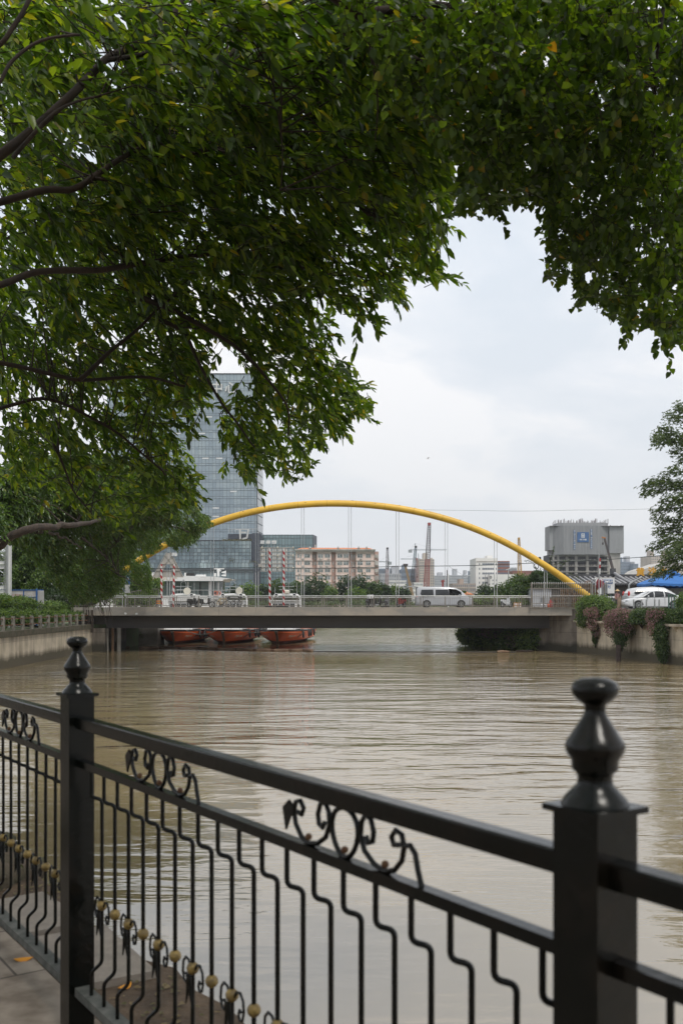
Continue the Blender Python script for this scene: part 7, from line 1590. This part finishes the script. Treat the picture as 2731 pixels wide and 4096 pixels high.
# ================================================================ the big trees overhead
A_POLY = [(-50,-60),(1700,-60),(1790,600),(1815,850),(1775,925),(1858,960),(1740,1010),(1788,1155),(1640,1165),(1660,1280),(1550,1230),(1450,1255),(1525,1325),(1395,1290),(1300,1370),(1370,1450),(1500,1580),(1502,1670),(1400,1725),(1400,1800),(1285,1845),(1245,1900),(1205,1975),(1115,1915),(1030,1925),(973,1947),(930,1921),(892,1863),(875,1812),(905,1774),(878,1754),(884,1694),(875,1657),(901,1599),(950,1550),(930,1516),(958,1499),(953,1420),(850,1400),(855,1487),(858,1522),(838,1565),(841,1605),(803,1651),(792,1697),(772,1737),(798,1780),(740,1817),(772,1863),(798,1898),(812,1944),(823,1981),(869,2021),(800,2062),(700,2080),(600,2075),(480,2150),(350,2100),(200,2000),(-50,1950)]
B_POLY = [(1250,-60),(2800,-60),(2800,1420),(2731,1400),(2680,1415),(2620,1345),(2530,1380),(2430,1310),(2440,1255),(2325,1245),(2285,1140),(2215,1150),(2135,1115),(2160,1030),(2130,975),(2145,875),(2070,830),(1990,860),(1915,875),(1815,890),(1800,780),(1830,690),(1760,600),(1650,500),(1500,330),(1350,100)]
C_POLY = [(-60,1880),(120,1830),(300,1800),(480,1850),(620,1880),(760,1950),(800,2060),(860,2085),(845,2110),(815,2142),(783,2174),(744,2193),(712,2212),(668,2187),(640,2200),(618,2225),(580,2222),(604,2283),(617,2346),(598,2391),(560,2365),(527,2342),(496,2346),(480,2380),(430,2400),(380,2420),(300,2430),(250,2380),(190,2330),(130,2250),(60,2195),(-60,2150)]
HOLES = [(360,1805,38,26),(400,1770,22,20),(330,1790,22,14),(2690,85,40,60),(2590,10,40,22),(1590,280,34,30),(1640,240,22,22),(1720,300,26,36),(1680,160,16,26),(1560,380,22,16),(1800,650,26,26),(1845,680,18,18),(1510,375,18,22),(1250,1310,16,20),(960,1240,26,18),(880,1440,30,40),(2190,590,18,14),(2330,850,14,16),(2440,690,12,16),(590,600,26,12),(240,725,22,14),(750,640,16,22),(570,975,22,14),(190,240,30,16),(260,310,18,12),(1130,1640,30,22),(1165,1700,16,16),(655,2182,20,11),(560,2244,28,15),(512,2276,20,14),(515,2340,14,20)]
def holes(px, py, grow=1.0):
    b = np.zeros(len(px), bool)
    for x, y, a, c in HOLES: b |= ((px - x) / (a * grow)) ** 2 + ((py - y) / (c * grow)) ** 2 < 1
    return b
def rag(px, py, amp, sc=75):
    n1 = np.array([mnoise.noise(Vector((a / sc, b / sc, 3.3))) for a, b in zip(px, py)]); n2 = np.array([mnoise.noise(Vector((a / sc + 40, b / sc, 9.1))) for a, b in zip(px, py)])
    return px + amp * n1, py + amp * n2
def region(poly, n, dfun, clump, thr, seed, sprd):
    """spray bases inside the crown: filled by depth range, thinned by clump noise, kept inside the crown's outline"""
    xs = [p[0] for p in poly]; ys = [p[1] for p in poly]; px = RNG.uniform(min(xs), max(xs), n); py = RNG.uniform(min(ys), max(ys), n)
    qx, qy = rag(px, py, 130 if poly is B_POLY else 55, 115 if poly is B_POLY else 75); k = inpoly(px, py, poly) & inpoly(qx, qy, poly) & ~holes(px, py); px, py = px[k], py[k]; D = dfun(px, py, RNG.random(len(px)))
    pts = np.stack([(px - HX) / F * D, D, E - (py - HY) / F * D], 1)
    nz = vnoise(pts, clump, seed) + .5 * vnoise(pts, clump * .4, seed + 9); k = nz > thr
    return pts[k]
def keep(base, tip, poly, slack=0):
    """a spray stays only if its tip also falls in the outline or off the frame"""
    px, py = proj(tip); mid = (base + tip) / 2; mx_, my_ = proj(mid)
    off = (px < -30) | (px > 2761) | (py < -30)
    loose = RNG.random(len(px)) < (.18 if poly is B_POLY else .05)
    return (((inpoly(px, py, poly) & inpoly(mx_, my_, poly)) | loose) & ~holes(px, py, .8)) | off
def make_sprays(name, parent, base, org, ln, nl, L, wr, poly, m, droop, shape=(.28, .5, .66, .4), out=1.0, dz=-.15, sag=.3, spread=.8, jit=.35, maxn=None):
    d = base - np.array(org); d[:, 2] *= .25; d = nrm(d) * out + RNG.normal(0, .55, base.shape); d[:, 2] += dz; d = nrm(d)
    l = ln * RNG.uniform(.6, 1.25, len(base)); tip = base + d * l[:, None]; tip[:, 2] -= sag * l + L * .8
    if poly is not None: k = keep(base, tip, poly); base, d, l = base[k], d[k], l[k]
    if maxn and len(base) > maxn: base, d, l = base[:maxn], d[:maxn], l[:maxn]
    V, Q, TV, TQ = sprays(base, d, l, nl, L, wr, droop=droop, shape=shape, sag=sag, spread=spread, jit=jit, curl=.14)
    mesh_np(name, V, Q, m, parent); return base, TV, TQ, len(Q) // 2
def limb(mb, pts, r0, r1, n=10, seed=0, wob=.03):
    pts = [Vector(p) for p in pts]; q_ = [pts[0]]
    for a, b in zip(pts[:-1], pts[1:]):
        k = int((b - a).length / .9) + 1 if (b - a).length > 1.6 and (b - a).length < 9 else 1
        q_ += [a.lerp(b, (i + 1) / k) for i in range(k)]
    pts = q_; pl = []; rs = []; K = 6; m_ = len(pts) - 1
    def cr(p0, p1, p2, p3, t): return .5 * ((2 * p1) + (-p0 + p2) * t + (2 * p0 - 5 * p1 + 4 * p2 - p3) * t * t + (-p0 + 3 * p1 - 3 * p2 + p3) * t ** 3)
    for i in range(m_):
        a = pts[max(i - 1, 0)]; b = pts[i]; c = pts[i + 1]; d = pts[min(i + 2, m_)]
        for j in range(K):
            t = j / K; q = cr(a, b, c, d, t); f = (i + t) / m_; nn = mnoise.noise_vector(q * 1.7 + Vector((seed, 0, 0))) * wob; pl.append(q + nn); rs.append(r0 + (r1 - r0) * f ** .8)
    pl.append(pts[-1]); rs.append(r1); mb.tube(pl, rs, n); return pl
random.seed(77)
L_MANGO = leafmat('long_leaves', [(0, (.024, .052, .011)), (.45, (.046, .088, .013)), (.75, (.095, .150, .018)), (.95, (.18, .235, .03)), (1, (.25, .2, .02))], trans=.5, rough=.34, tcol=(2.4, 2.4, .5))
L_FIG = leafmat('heart_leaves', [(0, (.024, .050, .010)), (.5, (.044, .084, .012)), (.85, (.088, .142, .016)), (.985, (.12, .17, .02)), (1, (.34, .18, .02))], trans=.48, rough=.4, tcol=(2.6, 2.5, .5))
L_FICUS = leafmat('small_glossy_leaves', [(0, (.036, .074, .018)), (.5, (.066, .122, .026)), (.92, (.12, .19, .042)), (1, (.15, .13, .035))], trans=.3, rough=.28, tcol=(2.2, 2.2, .8))

# ---- tree A: long drooping leaves, leaning over the water from the left
OA = (-7.6, 8.2, 0)
TA = thing('tree', 'huge tree with long drooping leaves arching over the river from the left', 'tree', OA)
def dA(px, py, u):
    near = 6.5 + 5.5 * np.clip((py - 300) / 1700, 0, 1) + 2.0 * np.clip((px - 900) / 700, 0, 1) * np.clip((py - 900) / 600, 0, 1)
    return near + 1.0 + u ** .8 * (3.5 + 3.5 * np.clip((1400 - px) / 1400, 0, 1))
base = region(A_POLY, 12500, dA, .70, -.04, 3.0, 1)
org = (-7.6, 8.2, 5.0)
b1, TV1, TQ1, nA = make_sprays('foliage', TA, base, org, .40, 11, .135, .41, A_POLY, L_MANGO, .5, shape=(.32, .50, .70, .44), spread=1.0)
# fringe: short twigs close along the outline, so that leaf tips make the edge
def fringe(poly, seg, n, D0, D1, back=45):
    px = []; py = []
    for i in range(*seg):
        a = np.array(poly[i], float); b = np.array(poly[(i + 1) % len(poly)], float); k = max(2, int(np.linalg.norm(b - a) / n)); t = RNG.random(k); q = a + (b - a) * t[:, None]
        nn = np.array([b[1] - a[1], a[0] - b[0]]); nn = nn / max(1e-6, np.linalg.norm(nn)); q = q - nn * RNG.uniform(0, back, (k, 1)) * -1; px += list(q[:, 0]); py += list(q[:, 1])
    px, py = np.array(px), np.array(py); k = inpoly(px, py, poly); px, py = px[k], py[k]; D = RNG.uniform(D0, D1, len(px)); return np.stack([(px - HX) / F * D, D, E - (py - HY) / F * D], 1)
fb_ = fringe(A_POLY, (2, 53), 8, 9.5, 13.5); nn_ = vnoise(fb_, .5, 4.0); fb_ = fb_[nn_ > -.08]
V, Q, TV, TQ = sprays(fb_, nrm(np.c_[RNG.normal(.5, .5, len(fb_)), RNG.normal(0, .5, len(fb_)), RNG.normal(-.5, .35, len(fb_))]), RNG.uniform(.08, .2, len(fb_)), 7, .12, .40, droop=.6, sag=.3, shape=(.32, .50, .70, .44))
mesh_np('edge_foliage', V, Q, L_MANGO, TA); mesh_np('edge_twigs', TV, TQ, M_BARK, TA)
# the part of the crown outside the picture (it shades the promenade)
n = 2300; q = np.stack([RNG.uniform(-15, 2.5, n), RNG.uniform(-5, 17, n), RNG.uniform(4.6, 10.5, n)], 1); q = q[(q[:, 1] < 9) | (q[:, 2] > 7)]; px, py = proj(q); infr = (q[:, 1] > .3) & (px > -330) & (px < 3060) & (py > -420)
q = q[~infr & ((q[:, 0] + 6) ** 2 / 90 + (q[:, 1] - 7) ** 2 / 140 < 1)]
dd = np.linalg.norm(q - np.array([0, 0, E]), axis=1); px, py = proj(q); q = q[~((q[:, 1] > -.5) & (dd < 6.5) & (px > -1500) & (px < 4200) & (py > -2200))]
b2, TV2, TQ2, _ = make_sprays('unseen_foliage', TA, q, org, .6, 9, .20, .36, None, L_MANGO, .5)
mesh_np('twigs', np.concatenate([TV1, TV2]), np.concatenate([TQ1, TQ2 + len(TV1)]), M_BARK, TA)
mb = MB(); limb(mb, [(-7.6, 8.2, -.3), (-7.5, 8.3, 1.5), (-7.2, 8.3, 3.0), (-6.9, 8.2, 4.2), (-6.5, 8.2, 5.6)], .42, .22, 16, wob=.06); mb.build('trunk', M_BARK, TA, smooth=70)
limbsA = [([(-7.2, 8.3, 2.9), P(-500, 900, 8.0), P(-120, 700, 7.9), P(40, 590, 8.0), P(290, 380, 8.3), P(420, 240, 8.6), P(560, 175, 8.9), P(660, 90, 9.2), P(760, -40, 9.5)], .085, .022),
    ([P(420, 245, 8.6), P(560, 215, 8.8), P(690, 160, 9.0), P(820, 230, 9.3), P(905, 262, 9.6)], .03, .010), ([P(60, 640, 7.9), P(200, 470, 8.0), P(310, 400, 8.2), P(430, 372, 8.4)], .022, .008),
    ([(-7.2, 8.3, 3.2), P(-300, 900, 9.0), P(150, 770, 9.2), P(300, 755, 9.4), P(420, 680, 9.6), P(560, 600, 9.9), P(700, 575, 10.1)], .075, .02),
    ([P(380, 715, 9.5), P(470, 735, 9.6), P(540, 790, 9.8), P(600, 850, 10)], .022, .008), ([(-7.0, 8.25, 4.6), P(-60, 380, 7.2), P(60, 250, 7.3), P(170, 170, 7.4), P(320, 140, 7.6)], .03, .01), ([(-7.0, 8.25, 4.6), P(-50, 200, 7.0), P(60, 90, 7.0), P(130, -40, 7.1)], .03, .015),
    ([(-7.2, 8.3, 2.6), P(-200, 1420, 10.5), P(20, 1450, 10.8), P(230, 1500, 11), P(340, 1520, 11.2), P(570, 1510, 11.4), P(740, 1545, 11.7)], .06, .014),
    ([P(320, 1520, 11.1), P(420, 1425, 11.2), P(520, 1340, 11.4), P(620, 1250, 11.6), P(700, 1190, 11.8)], .034, .012),
    ([P(640, 1270, 11.7), P(740, 1330, 11.6), P(790, 1430, 11.5), P(840, 1530, 11.4), P(890, 1625, 11.3), P(960, 1710, 11.3), P(1020, 1790, 11.3)], .032, .010),
    ([P(560, 1190, 11.4), P(750, 1270, 11.4), P(860, 1330, 11.4), P(960, 1400, 11.4), P(1060, 1500, 11.5), P(1150, 1620, 11.7), P(1150, 1740, 11.8)], .04, .010),
    ([(-7.2, 8.3, 2.4), P(-150, 1680, 12), P(60, 1610, 12.2), P(200, 1600, 12.4), P(380, 1680, 12.6), P(480, 1740, 12.8), P(580, 1820, 13), P(660, 1900, 13.2)], .05, .012), ([P(210, 1780, 12.8), P(260, 1880, 13), P(300, 1980, 13.2), P(370, 2060, 13.3)], .022, .008),
    ([P(1040, 60, 8.6), P(1070, 200, 8.4), P(1100, 380, 8.3), P(1130, 560, 8.3), P(1120, 760, 8.4)], .014, .006), ([P(690, 640, 9.8), P(900, 600, 10.2), P(1150, 640, 10.8), P(1350, 760, 11.4), P(1500, 880, 12)], .03, .010),
    ([P(600, 1050, 10.5), P(850, 1020, 11), P(1100, 1040, 11.6), P(1350, 1100, 12.2), P(1560, 1120, 12.6)], .035, .009), ([(-7.0, 8.25, 3.6), P(-60, 1150, 9), P(150, 1090, 9.3), P(380, 1080, 9.8), P(620, 1050, 10.4)], .045, .03)]
anchors = []
CAMP = Vector((0, 0, E))
for i, (pts, r0, r1) in enumerate(limbsA):
    pts = [p if isinstance(p, tuple) else CAMP + (p - CAMP) * .98 for p in pts]; r0 *= .85; mb = MB(); pl = limb(mb, pts, r0, r1, 8, seed=i); mb.build('branch', M_BARK, TA, smooth=70); anchors += pl
def clear(a, b, poly):
    q = np.array([(a.lerp(b, t))[:] for t in (0, .25, .5, .75, 1)]); px, py = proj(q); return bool(np.all((inpoly(px, py, poly) & ~holes(px, py)) | (px < 0) | (py < 0)))
def twig_net(parent, base, anchors, n, r=.010, m=M_BARK, poly=None):
    """thin boughs joining leaf clumps to the nearest branch"""
    A = np.array([a[:] for a in anchors]); mb = MB(); pick = RNG.choice(len(base), min(n, len(base)), replace=False)
    for i in pick:
        b = base[i]; d = np.linalg.norm(A - b, axis=1); j = int(np.argmin(d + RNG.uniform(0, .9, len(d))))
        if d[j] > (1.9 if r > .007 else 1.1) or d[j] < .12: continue
        a = Vector(A[j]); b = Vector(b)
        if poly is not None and not clear(a, b, poly): continue
        mid = a.lerp(b, .5) + Vector((RNG.normal(0, .08), RNG.normal(0, .08), .10)); mb.tube([a, a.lerp(mid, .6), mid, b], [r, r * .8, r * .6, r * .3], 4)
    mb.build('small_boughs', m, parent)
twig_net(TA, b1, anchors, 900, .009, poly=A_POLY)

# ---- tree B: heart-shaped leaves, close overhead from the top right
OB = (-1.6, -3.2, 0)
TB = thing('tree', 'dark tree with small heart shaped leaves hanging into the top right of the photo', 'tree', OB)
def dB(px, py, u): return 6.2 + 1.0 * np.clip((py - 200) / 1100, 0, 1) + u * 3.0
base = region(B_POLY, 8300, dB, .42, -.06, 31.0, 1)
shp = (.30, .62, .62, .50)
b3, TV3, TQ3, nB = make_sprays('foliage', TB, base, (-1.0, 1.0, 6.0), .27, 10, .066, .68, B_POLY, L_FIG, .22, shape=shp, sag=.12, jit=.75, dz=-.05)
fb_ = fringe(B_POLY, (3, 26), 7, 5.6, 7.4, 30); nn_ = vnoise(fb_, .22, 4.0); fb_ = fb_[nn_ > .14]
V, Q, TV, TQ = sprays(fb_, nrm(np.c_[RNG.normal(0, .5, len(fb_)), RNG.normal(0, .5, len(fb_)), RNG.normal(-.7, .35, len(fb_))]), RNG.uniform(.05, .12, len(fb_)), 5, .058, .62, droop=.9, shape=shp)
mesh_np('edge_foliage', V, Q, L_FIG, TB); mesh_np('edge_twigs', TV, TQ, M_BARK, TB)
n = 1500; q = np.stack([RNG.uniform(-5, 9, n), RNG.uniform(-7, 9, n), RNG.uniform(4.2, 8.5, n)], 1); px, py = proj(q); infr = (q[:, 1] > .3) & (px > -330) & (px < 3060) & (py > -420)
q = q[~infr & ((q[:, 0] - 1.5) ** 2 / 50 + (q[:, 1] - .5) ** 2 / 60 < 1)]; low = np.stack([RNG.uniform(-9, 7, 1500), RNG.uniform(-8.5, -6, 1500), RNG.uniform(.6, 5.5, 1500)], 1); q = np.concatenate([q, low])  # low: unseen leaf screen added behind the camera to darken the fence
dd = np.linalg.norm(q - np.array([0, 0, E]), axis=1); px, py = proj(q); q = q[~((q[:, 1] > -.5) & (dd < 6.5) & (px > -1500) & (px < 4200) & (py > -2200))]
b4, TV4, TQ4, _ = make_sprays('unseen_foliage', TB, q, (-1.6, -3.2, 5), .5, 9, .17, .55, None, L_FIG, .5)
mesh_np('twigs', np.concatenate([TV3, TV4]), np.concatenate([TQ3, TQ4 + len(TV3)]), M_BARK, TB)
mb = MB(); limb(mb, [(-1.6, -3.2, -.2), (-1.6, -3.1, 1.6), (-1.4, -2.8, 3.2), (-1.0, -1.6, 4.6), (-.6, .5, 5.2)], .30, .12, 14, wob=.05); mb.build('trunk', M_BARK, TB, smooth=70)
limbsB = [([(-.6, .5, 5.2), P(900, -700, 4.6), P(1230, -120, 5.4), P(1400, 30, 5.6), P(1470, 90, 5.7), P(1600, 200, 5.9), P(1710, 262, 6.0), P(1850, 300, 6.2), P(1990, 345, 6.4), P(2120, 420, 6.6)], .075, .014),
    ([P(1700, 258, 6.0), P(1740, 340, 6.1), P(1790, 420, 6.2), P(1870, 485, 6.3), P(1960, 600, 6.4), P(2060, 690, 6.5), P(2130, 800, 6.6)], .032, .009),
    ([P(1440, 50, 5.7), P(1600, 35, 5.8), P(1760, 20, 5.9), P(1900, 70, 6.0), P(2080, 130, 6.2), P(2250, 260, 6.4)], .034, .01), ([P(1560, 30, 5.8), P(1700, 80, 5.9), P(1900, 110, 6)], .02, .008),
    ([(-.6, .5, 5.2), P(2700, -900, 4.8), P(2660, -80, 5.4), P(2640, 120, 5.4), P(2620, 300, 5.5), P(2622, 470, 5.6), P(2600, 700, 5.8)], .03, .008), ([(-.6, .5, 5.2), P(2200, -800, 5.2), P(2300, -80, 6), P(2340, 200, 6.1), P(2400, 480, 6.3), P(2420, 760, 6.6), P(2470, 1000, 6.8)], .028, .008),
    ([P(1460, 90, 5.7), P(1480, 220, 5.7), P(1510, 400, 5.8), P(1500, 560, 5.9)], .010, .004), ([P(2130, 400, 6.5), P(2200, 600, 6.6), P(2260, 800, 6.8), P(2300, 1000, 7)], .02, .006)]
anchors = []
for i, (pts, r0, r1) in enumerate(limbsB):
    pts = [p if isinstance(p, tuple) else CAMP + (p - CAMP) * 1.27 for p in pts]; r0 *= 1.1; mb = MB(); pl = limb(mb, pts, r0, r1, 8, seed=40 + i, wob=.02); mb.build('branch', M_BARK, TB, smooth=70); anchors += pl
twig_net(TB, b3, anchors, 420, .0045, poly=B_POLY)

# ---- tree C: small glossy leaves on the left bank
OC = (-25.5, 58, E - 1.85)
TC = thing('tree', 'ficus tree with small glossy leaves reaching from the left bank over the bridge end', 'tree', OC)
def dC(px, py, u): return 44 + 42 * np.clip(px / 600, 0, 1) ** .9 * np.clip((py - 1900) / 350, .35, 1) + u * 8
base = region(C_POLY, 56000, dC, 2.3, .0, 55.0, 1)
b5, TV5, TQ5, nC = make_sprays('foliage', TC, base, (-25, 58, 6), .60, 9, .18, .52, C_POLY, L_FICUS, .5, sag=.35)
mesh_np('twigs', TV5, TQ5, M_BARK, TC)
mb = MB(); limb(mb, [OC, (-25.2, 58, 2.5), (-24.6, 57.5, 4.2), (-24, 57, 6)], .7, .4, 14, wob=.1); mb.build('trunk', M_BARKL, TC, smooth=70)
anchors = []
for i, (pts, r0, r1) in enumerate([([(-24.9, 58, 2.6), P(-160, 2250, 54), P(0, 2180, 52), P(80, 2130, 51), P(140, 2112, 51), P(300, 2100, 54), P(430, 2078, 58)], .30, .07), ([P(60, 2140, 51), P(150, 2125, 51), P(220, 2135, 53), P(330, 2190, 58)], .12, .04), ([P(430, 2075, 58), P(560, 2058, 62), P(660, 2090, 66), P(760, 2130, 70)], .07, .03),
        ([P(330, 2150, 58), P(420, 2225, 66), P(480, 2300, 72), P(570, 2345, 78)], .07, .02), ([(-24.3, 57.3, 5), P(-40, 2020, 56), P(120, 1950, 56), P(300, 1900, 57)], .2, .05), ([P(300, 2100, 54), P(330, 2010, 55), P(420, 1930, 56), P(560, 1930, 58)], .08, .03), ([P(600, 2055, 62), P(520, 2120, 64), P(440, 2200, 66)], .05, .02)]):
    pts = [p if isinstance(p, tuple) or i else CAMP + (p - CAMP) * .86 for p in pts]; mb = MB(); pl = limb(mb, pts, r0, r1, 8, seed=80 + i, wob=.12); mb.build('branch', M_BARKL, TC, smooth=70); anchors += pl
A_ = np.array([a[:] for a in anchors]); mb = MB()
for i in RNG.choice(len(b5), 130, replace=False):
    b = b5[i]; d = np.linalg.norm(A_ - b, axis=1); j = int(np.argmin(d))
    if d[j] > 9: continue
    a = Vector(A_[j]); b = Vector(b)
    if not clear(a, b, C_POLY) or a.x > -17 and d[j] > 3: continue
    mb.tube([a, a.lerp(b, .5) + Vector((0, 0, .3)), b], [.035, .025, .012], 4)
mb.build('small_boughs', M_BARK, TC)
print('leaves', nA, nB, nC)
# ================================================================ the air itself: thin even haze round everything
hz_m = bpy.data.materials.new('haze_air'); hz_m.use_nodes = True; t = hz_m.node_tree; t.nodes.clear()
vo = N('ShaderNodeVolumePrincipled', t); vo.inputs['Color'].default_value = (.92, .95, 1, 1); vo.inputs['Density'].default_value = .00017; vo.inputs['Anisotropy'].default_value = .2
oo = N('ShaderNodeOutputMaterial', t); t.links.new(vo.outputs[0], oo.inputs['Volume'])
tag(MB().box(-1650, 1650, -420, 1650, WATER - 2.5, 160).build('haze', hz_m), 'thin pale haze filling the air over the river and the city', None, kind='stuff')
